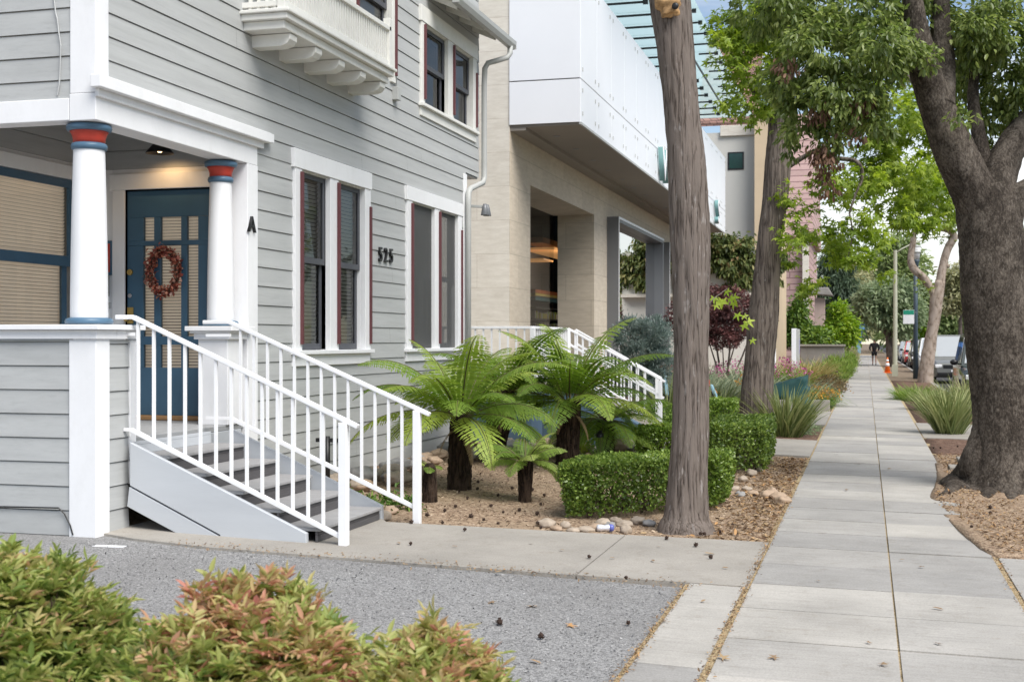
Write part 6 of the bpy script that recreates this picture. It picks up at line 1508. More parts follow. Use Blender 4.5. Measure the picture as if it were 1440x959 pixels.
def dry_leaf(p, s, tone, label, group, rz):
    v, f = STAR if rr.random() < .6 else OVAL
    me = bpy.data.meshes.new('fallen_leaf')
    vv = [(x * s - s * .4, y * s, (z * .6 + .10 * (x - .4) ** 2 + .25 * y * y) * s) for x, y, z in v]
    me.from_pydata(vv, [], [tuple(q) for q in f]); at = me.attributes.new('rnd', 'FLOAT', 'POINT'); at.data.foreach_set('value', [tone] * len(vv))
    o = link_mesh('fallen_leaf', me, LM['litter']); o.location = (p.x, p.y, p.z + .012); o.rotation_euler = (rr.uniform(-.2, .2), rr.uniform(-.2, .2), rz); tag(o, label, 'leaf', group)
for x, y, s, c in ((748, 854, .10, .9), (800, 881, .09, 1.0), (693, 848, .08, .5), (751, 932, .07, .9), (882, 880, .05, .2)): dry_leaf(gp(x, y, .004), s, c, 'dry curled leaf lying on the grey parking bay', 'fallen leaves on the parking bay', rr.uniform(0, 6))
for x, y, s, c in ((1015, 927, .09, .75), (1090, 926, .08, .5), (1240, 936, .08, .5), (1220, 905, .05, .4), (1318, 907, .06, .1), (1320, 858, .07, .4), (1296, 798, .06, .2), (1267, 788, .05, .5), (1152, 818, .05, .4), (1205, 653, .1, .1), (988, 847, .05, .6), (1040, 852, .05, .8), (1190, 690, .08, .3), (1175, 640, .08, .2), (1250, 660, .08, .4)): dry_leaf(gp(x, y, .02), s, c, 'dry leaf lying on the pale sidewalk slabs', 'fallen leaves on the sidewalk', rr.uniform(0, 6))
for x, y, s, c in ((996, 780, .10, .7), (700, 806, .08, .6), (918, 790, .06, .4), (860, 786, .05, .6), (790, 775, .05, .5), (640, 770, .05, .4), (745, 765, .05, .7), (1020, 800, .05, .5), (560, 765, .06, .5), (925, 770, .05, .5)): dry_leaf(gp(x, y, .022), s, c, 'dry leaf lying on the concrete walkway', 'fallen leaves on the walkway', rr.uniform(0, 6))
def litter(name, label, cat, fn, n, size, mat, tpl, flat=.35):
    P = np.array([fn() for _ in range(n)]); U = rand_dirs(n) * np.array([1, 1, flat]); o = leaf_obj(name, P, U, size * RNG.uniform(.5, 1.4, n), tpl, mat, RNG.uniform(0, 1, n), None, up=rand_dirs(n) * .5 + np.array([0, 0, 1.0])); tag(o, label, cat, kind='stuff')
def in_bed():
    while 1:
        x = rr.uniform(-5.6, -.78); y = rr.uniform(10.2, 18.3)
        if x < -3.9 and y < 10.75: continue
        if y < 10.14 + (x + 3.9) * .115 + .05: continue
        return (x, y, zg(x) + .004 + bed_h(x, y, .05))
litter('wood_chips', 'loose wood chips covering the planting bed', 'wood chips', in_bed, 16000, .03, LM['chip'], OVAL)
def by_walk():
    x = -.76 - abs(rr.gauss(0, .38)); y = rr.uniform(10.5, 18.2); return (x, y, zg(x) + .012 + bed_h(x, y, .05))
litter('leaf_litter', 'brown and orange leaf litter between the hedges and the sidewalk', 'leaf litter', by_walk, 2600, .05, LM['litter'], OVAL)
def rightbed():
    y = rr.uniform(10.5, 19.5); x0 = .93 - .29 * math.exp(-((y - 13.8) / 1.5) ** 2)
    x = x0 + .03 + abs(rr.gauss(0, .5)); x = min(x, 2.4); return (x, y, zg(x) + .04 + bed_h(x, y, .05))
litter('leaf_litter', 'leaf litter and chips on the dirt around the forked trunk', 'leaf litter', rightbed, 3600, .035, LM['litter'], OVAL)
def edges():
    k = rr.random()
    if k < .4: x, y = -.755 + rr.gauss(0, .018), rr.uniform(5, 14)
    elif k < .6: x, y = -1.14 + rr.gauss(0, .02), rr.uniform(5, 8.4)
    elif k < .8: x, y = .945 + rr.gauss(0, .018), rr.uniform(5, 12)
    else: x = rr.uniform(-5, -1); y = 8.44 + rr.gauss(0, .09)
    return (x, y, zg(x) + .028)
litter('joint_debris', 'dry crumbs of leaf collected along the paving joints', 'debris', edges, 2800, .02, LM['litter'], OVAL)
def gravel():
    y = rr.uniform(4.2, 8.3); return (rr.uniform(-5.5, -1.2), y, zg(rr.uniform(-5.5, -1.2)) * 0 + .0)
def gravel2():
    x = rr.uniform(-5.6, -1.18); y = rr.uniform(4.5, 8.38); return (x, y, zg(x) + .006)
litter('loose_grit', 'loose grey grit on the parking bay', 'grit', gravel2, 14000, .013, LM['pebble'], ROUND)
can = thing('drink_can', 'crushed white and blue drink can among the stones in front of the long hedge', 'can', gp(850, 748))
p = gp(850, 748); ax = Vector((.9, .35, 0)).normalized()
m = MB(); m.tube([p + ax * s + Vector((0, 0, .035)) for s in (-.07, -.06, -.03, 0, .03, .06)], [.02, .031, .030, .024, .030, .03], 14); m.build('body', paint('white_can', (.72, .72, .76), .3, .12, 30, .3, 60, metallic=.4), can, smooth=True)
m = MB(); m.tube([p + ax * s + Vector((0, 0, .035)) for s in (.036, .062, .075)], [.0315, .0318, .022], 14); m.build('lid_end', paint('can_blue', (.12, .14, .42), .3, .1, 20, .1, 60), can, smooth=True)
# small bollard lights
for lab, p in (('short dark garden light in front of the low tree fern', gp(843, 652)), ('dark water tap post against the house wall behind the stair railing', Vector((-5.35, 12.2, .17)))):
    t = thing('garden_light' if 'light' in lab else 'water_tap', lab, 'garden light' if 'light' in lab else 'tap', p)
    m = MB(); m.tube([p - Vector((0, 0, .05)), p + Vector((0, 0, .42 if 'light' in lab else .5))], .03, 12); m.build('post', MT['black'], t, smooth=True)
    m = MB()
    if 'light' in lab: m.lathe([(.05, p.z + .30), (.055, p.z + .34), (.05, p.z + .38), (.03, p.z + .40)], p, 14); m.build('cap', MT['black'], t)
    else: m.bar(p + Vector((-.12, 0, .46)), p + Vector((.22, 0, .46)), .04, .04); m.build('spout', MT['black'], t)
# ---------------------------------------------------------------- things further along the street
def facade_y(m, px0, px1, py0, py1, Y, depth):
    a, b = on_y(px0, py0, Y), on_y(px1, py1, Y); m.box(a.x, b.x, Y, Y + depth, b.z, a.z); return a, b
Y = 55.0
fb = thing('stucco_building', 'pale stucco tower block with a small dark green window and tiled roof band', 'building', (on_y(1020, 480, Y).x, Y, 0))
m = MB(); a = on_y(940, 190, Y); b = on_y(1062, 190, Y); m.box(a.x, b.x, Y, Y + 9, 0, a.z); m.build('wall', MT['stucco'], fb)
m = MB(); a = on_y(1012, 192, Y - .12); b = on_y(1064, 196, Y); m.box(a.x, b.x, Y - .12, Y + 9, a.z, a.z + .45); m.build('cornice', MT['stonewhite'], fb, bevel=.02)
m = MB(); z0 = a.z + .451; m.prism([(a.x - 1, Y - .1, z0), (b.x, Y - .1, z0), (b.x, Y + 4, z0 + 4.5), (a.x - 1, Y + 4, z0 + 4.5)], (0, 0, .15)); m.build('roof', MT['tile'], fb)
m = MB(); facade_y(m, 1060.5, 1087, 150, 560, Y - .8, 9); m.build('side_tower', MT['tan'], fb)
a, b = on_y(1023, 214.5, Y - .03), on_y(1045.5, 238.5, Y - .03)
m = MB(); m.box(a.x, b.x, Y - .03, Y + .02, b.z, a.z); w_ = m.build('window', MT['black'], fb)
m = MB(); m.box(a.x + .06, b.x - .06, Y - .035, Y - .025, b.z + .06, a.z - .06); m.build('pane', paint('dark_green_glass', (.01, .05, .04), .1, .2, 2, 0, spec=.8), w_)
m = MB(); a, b = on_y(1032, 340, Y - .02), on_y(1046, 346, Y - .02); m.box(a.x, b.x, Y - .02, Y + .02, b.z, a.z); m.build('vent', MT['black'], fb)
Y = 78.0
pb = thing('pink_roof_building', 'building with a steep pinkish tiled roof behind the leaning trunk', 'building', (on_y(1110, 480, Y).x, Y, 0))
m = MB(); a = on_y(1040, 335, Y); b = on_y(1136, 335, Y); m.box(a.x, b.x, Y, Y + 14, 0, a.z); m.build('wall', MT['pinktile'], pb)
m = MB(); t_ = on_y(1141, 165, Y + 2.5); m.add([(a.x, Y - .3, a.z), (b.x + .3, Y - .3, a.z), (b.x + .3, Y + 14, a.z), (a.x, Y + 14, a.z), (a.x, Y + 1.2, t_.z), (b.x + .2, Y + 1.2, t_.z), (b.x + .2, Y + 12, t_.z), (a.x, Y + 12, t_.z)], [(0, 1, 5, 4), (1, 2, 6, 5), (2, 3, 7, 6), (3, 0, 4, 7), (4, 5, 6, 7), (3, 2, 1, 0)]); m.build('roof', MT['pinktile'], pb)
m = MB(); a = on_y(1128, 340, Y - .5); b = on_y(1137, 440, Y); m.box(a.x, b.x, Y - .5, Y, 0, a.z); m.build('column', MT['stonewhite'], pb)
# tan posts of a low porch
pp = thing('porch_posts', 'tan timber porch front with posts right of the leaning trunk', 'porch', at_d(1097, 522, 62))
for i, (x0, x1, y0, mt) in enumerate(((1086, 1092, 400, 'stonewhite'), (1092.5, 1096, 440, 'tan'), (1096.5, 1104, 405, 'tan'))):
    p, q = at_d(x0, y0, 62), at_d(x1, 545, 62); m = MB(); m.box(p.x, q.x, p.y, p.y + .4, 0, p.z); m.build('post', MT[mt], pp)
p, q = at_d(1086, 398, 62), at_d(1105, 405, 62); m = MB(); m.box(p.x, q.x, p.y - .05, p.y + .5, q.z, p.z); m.build('beam', MT['tan'], pp)
p = at_d(1089.5, 445, 40); t = thing('marker_pole', 'thin white pole standing among the pink flowers beside the leaning trunk', 'pole', (p.x, p.y, .05))
m = MB(); m.tube([(p.x, p.y, 0), p], .028, 8); m.build('pole', MT['rail'], t); m = MB(); m.ball(p, .04, n=10, m=6); m.build('cap', MT['rail'], t)
# stone pillar with a flat cap
d = 70; p = at_d(1152, 419, d)
t = thing('stone_pillar', 'pinkish stone pillar with a wide flat cap slab rising over the bushes', 'pillar', (p.x, p.y, 0))
m = MB(); m.box(at_d(1145, 419, d).x, at_d(1159.5, 419, d).x, p.y, p.y + .7, 0, p.z); m.build('shaft', paint('pinkish_stone', (.42, .32, .28), .8, .1, 3, .3, 30), t, bevel=.02)
m = MB(); a, b = at_d(1138, 404.5, d), at_d(1171, 416, d); m.prism([(a.x, p.y - .4, b.z + .1), (b.x, p.y - .4, b.z), (b.x - .25, p.y - .4, a.z), (a.x + .1, p.y - .4, a.z)], (0, 1.5, 0)); m.build('cap', MT['concgrey'], t, bevel=.03)
t = thing('low_wall', 'long low grey concrete bench wall in front of the lime green bushes', 'wall', at_d(1155, 500, 58))
a, b = at_d(1125, 487.5, 58), at_d(1188, 492, 60); m = MB(); m.box(a.x, b.x, a.y, a.y + .5, 0.0, a.z); m.build('wall', MT['concgrey'], t, bevel=.02)
m = MB(); m.box(a.x - .05, b.x + .05, a.y - .08, a.y + .58, a.z + .002, a.z + .10); m.build('coping', MT['concrete2'], t, bevel=.02)
# white sign pillar
d = 46; a, b = at_d(1112.5, 462, d), at_d(1119, 540, d)
t = thing('sign_pillar', 'slender white sign pillar with a grey side standing amid the flower bed', 'sign', (a.x, a.y, .05))
m = MB(); m.box(a.x, b.x, a.y, a.y + .8, 0, a.z); m.build('slab', MT['panel'], t, bevel=.01)
m = MB(); m.box(b.x + .002, b.x + .10, a.y + .05, a.y + .75, 0, a.z - .02); m.build('side_panel', MT['gutter'], t, bevel=.01)
m = MB(); z1 = a.z - .35; m.box(b.x + .101, b.x + .11, a.y + .12, a.y + .5, z1 - .55, z1); m.build('notice', paint('pale_violet_notice', (.35, .33, .5), .5, .1, 5, 0), t)
# sign under a teal cover
pf = gp(1128, 606); d = dep(pf)
t = thing('covered_sign', 'sloping sign wrapped in a teal fabric cover on a short dark post beside the flax', 'sign', pf)
m = MB(); m.bar(pf - Vector((0, 0, .1)), at_d(1128, 570, d), .085, .085); m.build('post', MT['black'], t, bevel=.01)
pts = [at_d(x, y, d - .2) for x, y in ((1072, 549), (1083, 543), (1100, 538), (1118, 534), (1132, 530), (1133, 536), (1131, 546), (1136, 548), (1135, 556), (1132, 562), (1138, 570), (1141, 581), (1133, 583), (1126, 581), (1121, 584), (1117, 570), (1108, 562), (1090, 562), (1074, 565))]
bm = bmesh.new(); vs = [bm.verts.new(p) for p in pts]; f = bm.faces.new(vs)
r = bmesh.ops.extrude_face_region(bm, geom=[f])
for e in r['geom']:
    if isinstance(e, bmesh.types.BMVert): e.co += Vector((.02, .55, .03))
bmesh.ops.triangulate(bm, faces=bm.faces[:]); bmesh.ops.subdivide_edges(bm, edges=bm.edges[:], cuts=3, use_grid_fill=True)
for v in bm.verts:
    q = v.co; v.co += Vector((noise.noise(q * 9) * .022, noise.noise(q * 9 + Vector((5, 0, 0))) * .03, noise.noise(Vector((q.x * 14, q.y * 3, q.z * 4))) * .03))
bmesh.ops.recalc_face_normals(bm, faces=bm.faces)
for f in bm.faces: f.smooth = True
me = bpy.data.meshes.new('cover'); bm.to_mesh(me); bm.free(); link_mesh('cover', me, MT['teal'], t)
# pale blue scooter behind the straight trunk
d = 29.5; p = at_d(994, 560, d); p.z = .03
t = thing('scooter', 'pale blue scooter with a red tail lamp, mostly hidden behind the straight trunk', 'scooter', p)
X_, Y_ = Vector((1, 0, 0)), Vector((0, 1, 0))
m = MB()
m.prism([p + Vector((-.05, -.12, .55)), p + Vector((.02, -.12, .80)), p + Vector((.0, -.12, .92)), p + Vector((-.45, -.12, .86)), p + Vector((-.65, -.12, .60)), p + Vector((-.5, -.12, .45))], (0, .26, 0)); m.build('body', MT['lightblue'], t, bevel=.05, seg=3)
m = MB(); m.prism([p + Vector((.05, -.08, .62)), p + Vector((.12, -.08, .62)), p + Vector((.27, -.08, .28)), p + Vector((.20, -.08, .25))], (0, .16, 0)); m.build('mudguard', MT['lightblue'], t, bevel=.02)
m = MB(); m.prism([p + Vector((-.02, -.14, .93)), p + Vector((-.05, -.14, 1.0)), p + Vector((-.6, -.14, .98)), p + Vector((-.62, -.14, .88))], (0, .3, 0)); m.build('seat', MT['black'], t, bevel=.03)
m = MB(); m.box(p.x - .0, p.x + .06, p.y - .13, p.y + .02, .60, .76); m.build('tail_lamp', paint('red_lens', (.55, .03, .02), .25, .1, 10, 0), t, bevel=.015)
for dx in (-.02, -1.15):
    m = MB(); m.tube([p + Vector((dx, -.06, .23)), p + Vector((dx, .06, .23))], .25, 20); wl = m.build('wheel', MT['rubber'], t, bevel=.03); m = MB(); m.tube([p + Vector((dx, -.065, .23)), p + Vector((dx, .065, .23))], .13, 16); m.build('rim', MT['chrome'], wl)
m = MB(); m.prism([p + Vector((-.9, -.15, .35)), p + Vector((-.95, -.15, .35)), p + Vector((-1.05, -.15, .95)), p + Vector((-.98, -.15, .98))], (0, .3, 0)); m.build('leg_shield', MT['lightblue'], t, bevel=.03)
m = MB(); m.bar(p + Vector((-.98, -.3, 1.02)), p + Vector((-.98, .3, 1.02)), .04, .04); m.bar(p + Vector((-1.15, 0, .25)), p + Vector((-1.0, 0, 1.02)), .05, .05); m.box(p.x - 1.2, p.x - .5, p.y - .13, p.y + .13, .28, .36); m.build('handlebar', MT['black'], t)
# blue steel arch
d = 92
t = thing('steel_arch', 'bright blue steel arch sculpture with two splayed legs past the bushes', 'sculpture', at_d(1199, 497, d))
P_ = lambda x, y, dd=0: at_d(x, y, d + dd)
m = MB(); m.bar(P_(1187, 484), P_(1201, 460), .42, .42); m.build('leg', MT['sky_blue'], t, bevel=.04)
m = MB(); m.bar(P_(1207, 482, 1), P_(1208.5, 460, .5), .34, .34); m.build('leg', MT['sky_blue'], t, bevel=.04)
m = MB(); m.bar(P_(1198, 460), P_(1210, 460, .5), .7, .42); m.build('top_beam', MT['sky_blue'], t, bevel=.04)
m = MB(); m.bar(P_(1188, 484), P_(1186, 497), .4, .4); m.bar(P_(1207, 482, 1), P_(1207, 497, 1), .3, .3); m.build('foot', MT['lightblue'], t)

# ---------------------------------------------------------------- pedestrian seen from behind, walking away
pe = gp(1229, 513.5)
t = thing('person', 'person in black jacket and shorts walking away along the sidewalk', 'person', pe)
def skinned(name, pts, edges, mat, parent, sub=2):
    me = bpy.data.meshes.new(name); me.from_pydata([Vector(p[:3]) + pe - pe for p in pts], edges, [])
    o = bpy.data.objects.new(name, me); COL.objects.link(o); me.materials.append(mat); o.parent = parent; ORG[o.name] = pe
    s = o.modifiers.new('skin', 'SKIN'); s.use_smooth_shade = True
    if not me.skin_vertices: me.attributes
    for i, p in enumerate(pts): me.skin_vertices[0].data[i].radius = (p[3], p[4] if len(p) > 4 else p[3])
    me.skin_vertices[0].data[0].use_root = True
    sd_ = o.modifiers.new('subdiv', 'SUBSURF'); sd_.levels = sub; sd_.render_levels = sub
    return o
hs = 1.80 / 1.75
B = [(0, 0, .95, .13, .10), (0, 0, 1.15, .13, .10), (0, .02, 1.38, .16, .11), (0, .02, 1.50, .06, .06), (0, .03, 1.60, .075, .085), (0, .03, 1.70, .07, .08),
     (-.09, 0, .88, .095), (-.10, .10, .50, .06), (-.10, -.02, .10, .038), (-.10, .12, .04, .035, .03),
     (.09, 0, .88, .095), (.10, -.04, .50, .06), (.10, -.25, .14, .038), (.10, -.20, .03, .035, .03),
     (-.20, .02, 1.40, .06), (-.29, -.06, 1.15, .045), (-.25, .10, .98, .035), (-.23, .16, .93, .03),
     (.20, .02, 1.40, .06), (.29, .0, 1.14, .045), (.26, .14, .97, .035), (.24, .20, .93, .03)]
Ed = [(0, 1), (1, 2), (2, 3), (3, 4), (4, 5), (0, 6), (6, 7), (7, 8), (8, 9), (0, 10), (10, 11), (11, 12), (12, 13), (2, 14), (14, 15), (15, 16), (16, 17), (2, 18), (18, 19), (19, 20), (20, 21)]
skinned('body', [(a * hs, b * hs, c * hs, *r) for a, b, c, *r in B], Ed, MT['skin'], t)
jk = [(0, 0, .80, .17, .13), (0, 0, 1.15, .165, .13), (0, .02, 1.40, .185, .13), (0, .02, 1.50, .08, .08), (-.21, .02, 1.40, .085), (-.30, -.06, 1.15, .072), (-.255, .09, .99, .055), (.21, .02, 1.40, .085), (.30, .0, 1.14, .072), (.265, .13, .98, .055)]
skinned('jacket', [(a * hs, b * hs, c * hs, *r) for a, b, c, *r in jk], [(0, 1), (1, 2), (2, 3), (2, 4), (4, 5), (5, 6), (2, 7), (7, 8), (8, 9)], MT['cloth'], t)
sh_ = [(0, 0, .92, .15, .12), (-.09, 0, .84, .115), (-.10, .07, .60, .09), (.09, 0, .84, .115), (.10, -.02, .60, .09)]
skinned('shorts', [(a * hs, b * hs, c * hs, *r) for a, b, c, *r in sh_], [(0, 1), (1, 2), (0, 3), (3, 4)], MT['cloth'], t)
skinned('hair', [(0, .02, 1.62, .08, .08), (0, .02, 1.71, .078, .088), (0, .02, 1.755, .05, .055)], [(0, 1), (1, 2)], paint('dark_hair', (.02, .014, .01), .7, .2, 30, 0), t)
for sx, (fy, fz) in ((-.10, (.07, .02)), (.10, (-.22, .02))):
    m = MB(); m.ball((pe.x + sx * hs, pe.y + fy, pe.z + .045), .055, .85, 2.1, .8, 12, 8); m.build('shoe', MT['black'], t, smooth=True)

# traffic cone, poles, lamp
p = gp(1247.5, 524.5); t = thing('traffic_cone', 'orange traffic cone with white bands at the foot of the pale pole', 'cone', p)
m = MB(); m.lathe([(.155, p.z + .03), (.035, p.z + .80), (.03, p.z + .81)], p, 20); m.build('cone', MT['orange'], t, smooth=True)
m = MB(); m.box(p.x - .22, p.x + .22, p.y - .22, p.y + .22, p.z, p.z + .035); m.build('base', MT['orange'], t, bevel=.01)
for z0, z1 in ((.36, .52), (.60, .70)):
    m = MB(); rr_ = lambda z: .155 - (.12) * (z - .03) / .77 + .006; m.lathe([(rr_(z0), p.z + z0), (rr_(z1), p.z + z1)], p, 20); m.build('white_band', MT['panel'], t, smooth=True)
d = 60; b = at_d(1258, 527, d); b.z = 0
t = thing('street_light', 'slim pale green street light pole with a long curved arm over the road', 'street light', b)
m = MB(); m.tube([b, at_d(1258.5, 440, d), at_d(1258.5, 352, d)], [.115, .10, .085], 12); m.box(b.x - .135, b.x + .135, b.y - .135, b.y + .135, 0, .55); m.build('pole', MT['polepale'], t, smooth=False)
m = MB(); m.tube([at_d(x, y, d) for x, y in ((1259, 356), (1268, 350), (1280, 344), (1300, 337), (1316, 333), (1336, 333))], [.035] * 6, 8); m.build('arm', MT['polepale'], t, smooth=True)
m = MB(); q = at_d(1342, 333, d); m.ball(q, .35, 1.2, .6, .35, 14, 8); m.build('lamp_head', MT['gutter'], t, smooth=True)
d = 56; b = at_d(1287, 530, d); b.z = 0
t = thing('street_lamp', 'dark blue grey lamp post with a frosted cylinder lantern', 'street lamp', b)
m = MB(); m.tube([b, at_d(1287, 440, d), at_d(1287, 373, d)], [.11, .095, .08], 14); m.build('post', MT['poledark'], t, smooth=True)
z = at_d(1287, 372, d).z; c = (at_d(1288, 372, d).x, at_d(1288, 372, d).y)
m = MB(); m.lathe([(.07, z - .15), (.10, z), (.13, z + .12), (.15, z + .2), (.06, z + .21)], c, 18); m.build('lantern_base', MT['poledark'], t, smooth=True)
m = MB(); m.lathe([(.135, z + .21), (.19, z + .75), (.185, z + .76)], c, 20); m.build('lantern', MT['lamp'], t, smooth=True)
m = MB(); m.lathe([(.20, z + .50), (.21, z + .54), (.20, z + .58)], c, 20); m.lathe([(.20, z + .76), (.21, z + .80), (.05, z + .86)], c, 20); m.build('lantern_ring', MT['gutter'], t, smooth=True)
a, b_ = at_d(1269.5, 436, d - .2), at_d(1285, 455.5, d - .2)
t = thing('parking_sign', 'white street sign with a green top band, fixed to the dark lamp post', 'sign', (a.x, a.y, b_.z))
m = MB(); m.box(a.x, b_.x, a.y - .01, a.y + .01, b_.z, a.z); m.build('plate', MT['panel'], t, bevel=.004)
m = MB(); m.box(a.x + .01, b_.x - .01, a.y - .014, a.y - .011, a.z - .2, a.z - .01); m.build('band', MT['signgreen'], t)
m = MB(); m.bar((b_.x, a.y, a.z - .1), (b_.x + .1, a.y + .15, a.z - .1), .03, .03); m.build('clamp', MT['greymetal'], t)
# pale forked tree
d = 52; k = d / F; b = at_d(1300, 534, d); b.z = 0
t = thing('street_tree', 'pale slender tree with a twisted bare fork between the lamp post and parked cars', 'tree', b)
m = MB(); v_ = lambda x, y: at_d(x, y, d)
trunk(m, [v_(1300, 545), v_(1301, 525), v_(1306, 490), v_(1313, 450), v_(1318, 415), v_(1322, 395)], [11 * k, 10 * k, 8.5 * k, 8.5 * k, 9 * k, 7 * k], 20, .15, .04, 3, 1, .05, seed=21)
trunk(m, [v_(1316, 425), v_(1310, 408), v_(1304, 398), v_(1296, 388), v_(1288, 382), v_(1282, 374), v_(1280, 362), v_(1283, 345), v_(1285, 325), v_(1290, 300)], [6 * k, 5 * k, 5 * k, 5 * k, 5.5 * k, 5 * k, 4.5 * k, 4 * k, 3.5 * k, 2.5 * k], 14, .12, .03, 3, 1, .04, seed=22)
trunk(m, [v_(1321, 400), v_(1325, 375), v_(1332, 350), v_(1341, 335), v_(1340, 329), v_(1333, 324), v_(1320, 322)], [6.5 * k, 6 * k, 5.5 * k, 5 * k, 4.5 * k, 4 * k, 3 * k], 14, .12, .03, 3, 1, .04, seed=23)
m.ball(v_(1331, 374), .11, 1, 1, 1, 10, 8)
m.build('trunk', MT['barkpale'], t, smooth=True)
cl = [C(1305, 396, d, 5), C(1336, 342, d, 5, 5, 9), C(1290, 285, d, 26, 30, 20), C(1330, 300, d, 22, 26, 18), C(1310, 250, d, 40, 50, 30)]
tree_crown('crown', cl, 2600, .26, STAR, LM['sweet'], t, .4, 30, .5)

# ---------------------------------------------------------------- parked cars
def car(label, x, y, paintmat, L=4.6, W=1.85, Ht=1.72, kind='suv', group='cars parked along the kerb'):
    z0 = -.185
    t = thing('parked_car', label, 'car', (x, y, z0), group)
    hood = 1.02 if kind != 'sedan' else .92
    # side profile, front towards -Y
    def sect(yy, hw, zb, zt, rz): return [(-hw * .96, yy, zb), (-hw, yy, zb + .25), (-hw * .985, yy, zt - rz), (-hw * .86, yy, zt), (hw * .86, yy, zt), (hw * .985, yy, zt - rz), (hw, yy, zb + .25), (hw * .96, yy, zb)]
    h = W / 2; st = [(-L / 2, h * .80, .42, hood - .30, .1), (-L / 2 + .10, h * .92, .30, hood - .13, .1), (-L / 2 + .35, h * .98, .26, hood - .04, .09), (-L / 2 + 1.25, h, .25, hood + .06, .08), (0, h, .25, hood + .08, .05), (L / 2 - .35, h, .26, hood + .08, .05), (L / 2 - .04, h * .93, .36, hood, .08), (L / 2, h * .86, .45, hood - .1, .08)]
    vs, fs = [], []
    for s in st: vs += [Vector(p) + Vector((x, y, z0)) for p in sect(*s)]
    for i in range(len(st) - 1):
        for j in range(8): fs.append((i * 8 + j, i * 8 + (j + 1) % 8, (i + 1) * 8 + (j + 1) % 8, (i + 1) * 8 + j))
    fs.append(tuple(range(8))); fs.append(tuple(range((len(st) - 1) * 8, len(st) * 8))[::-1])
    m = MB(); m.add(vs, fs)
    zr = Ht; y0, y1, y2, y3 = -L / 2 + 1.15, -L / 2 + 1.85, L / 2 - .55, L / 2 - .12
    if kind == 'sedan': y2, y3 = L / 2 - 1.5, L / 2 - .75
    hb, ht_ = h * .93, h * .74; zb = hood + .05
    cab = [(-hb, y0, zb), (hb, y0, zb), (hb, y3, zb), (-hb, y3, zb), (-ht_, y1, zr), (ht_, y1, zr), (ht_, y2, zr), (-ht_, y2, zr)]
    cab = [Vector(p) + Vector((x, y, z0)) for p in cab]
    m.add(cab, [(0, 1, 5, 4), (1, 2, 6, 5), (2, 3, 7, 6), (3, 0, 4, 7), (4, 5, 6, 7)])
    body = m.build('body', paintmat, t, smooth=False, bevel=.05, seg=3, merge=True)
    def inset(ids, lo, hi, s0, s1, out, name):
        a, b, c, e = [cab[i] for i in ids]
        q = lambda u, v: (a.lerp(b, u)).lerp(e.lerp(c, u), v)
        P4 = [q(s0, lo), q(s1, lo), q(s1, hi), q(s0, hi)]; n_ = (P4[1] - P4[0]).cross(P4[3] - P4[0]).normalized() * out
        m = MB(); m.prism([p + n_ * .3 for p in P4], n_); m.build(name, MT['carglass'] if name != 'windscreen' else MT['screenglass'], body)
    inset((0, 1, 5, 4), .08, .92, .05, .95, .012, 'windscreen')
    inset((3, 0, 4, 7), .1, .9, .04, .48, .012, 'side_window'); inset((3, 0, 4, 7), .1, .9, .52, .93, .012, 'side_window')
    inset((1, 2, 6, 5), .1, .9, .07, .48, .012, 'side_window'); inset((1, 2, 6, 5), .1, .9, .52, .95, .012, 'side_window')
    inset((2, 3, 7, 6), .15, .9, .08, .92, .012, 'rear_window')
    O = Vector((x, y, z0))
    for sx in (-1, 1):
        m = MB(); m.box(x + sx * h * .58, x + sx * h * .88, y - L / 2 - .0, y - L / 2 + .18, z0 + hood - .34, z0 + hood - .19); m.build('headlight', MT['lamp'], t, bevel=.03)
        m = MB(); m.ball((x + sx * (h + .12), y - L / 2 + 1.55, z0 + hood + .16), .11, 1.1, .6, .8, 12, 8); m.bar((x + sx * h * .92, y - L / 2 + 1.55, z0 + hood + .10), (x + sx * (h + .06), y - L / 2 + 1.55, z0 + hood + .14), .05, .05); m.build('mirror', MT['black'], t, smooth=True)
        for yy in (-L / 2 + .92, L / 2 - .92):
            m = MB(); m.tube([(x + sx * (h - .20), y + yy, z0 + .345), (x + sx * (h + .012), y + yy, z0 + .345)], .345, 24); wl = m.build('wheel', MT['rubber'], t, bevel=.03)
            m = MB(); m.tube([(x + sx * (h - .02), y + yy, z0 + .345), (x + sx * (h + .02), y + yy, z0 + .345)], .22, 18); m.build('rim', MT['chrome'], wl)
    m = MB(); m.box(x - h * .52, x + h * .52, y - L / 2 - .015, y - L / 2 + .12, z0 + hood - .36, z0 + hood - .20); m.build('grille', MT['black'], t, bevel=.02)
    m = MB(); m.box(x - h * .78, x + h * .78, y - L / 2 - .02, y - L / 2 + .15, z0 + .34, z0 + .50); m.build('bumper', MT['black'], t, bevel=.03)
    m = MB(); m.box(x - .16, x + .16, y - L / 2 - .03, y - L / 2 - .021, z0 + .52, z0 + .60); m.build('number_plate', MT['panel'], t)
    return t
MT['screenglass'] = paint('pale_reflecting_windscreen', (.10, .11, .115), .03, .2, 1, 0, spec=1.0)
m_, nt_, b_p = new_mat('windscreen_painted_reflection'); b_p.inputs['Base Color'].default_value = (.42, .44, .45, 1); b_p.inputs['Roughness'].default_value = .02; b_p.inputs['Coat Weight'].default_value = 1.0; b_p.inputs['Coat IOR'].default_value = 2.2; MT['screenglass'] = m_  # bright reflection painted into the windscreen as a pale base colour
def carpaint(name, c):
    mt = paint(name, c, .3, .03, 1, 0); bb_ = mt.node_tree.nodes['Principled BSDF']; bb_.inputs['Coat Weight'].default_value = .8; bb_.inputs['Coat Roughness'].default_value = .05; return mt
car('dark green off road car with black mirrors, cut off by the forked trunk', 3.66, 42.5, carpaint('dark_green_car', (.02, .032, .028)), Ht=2.05)
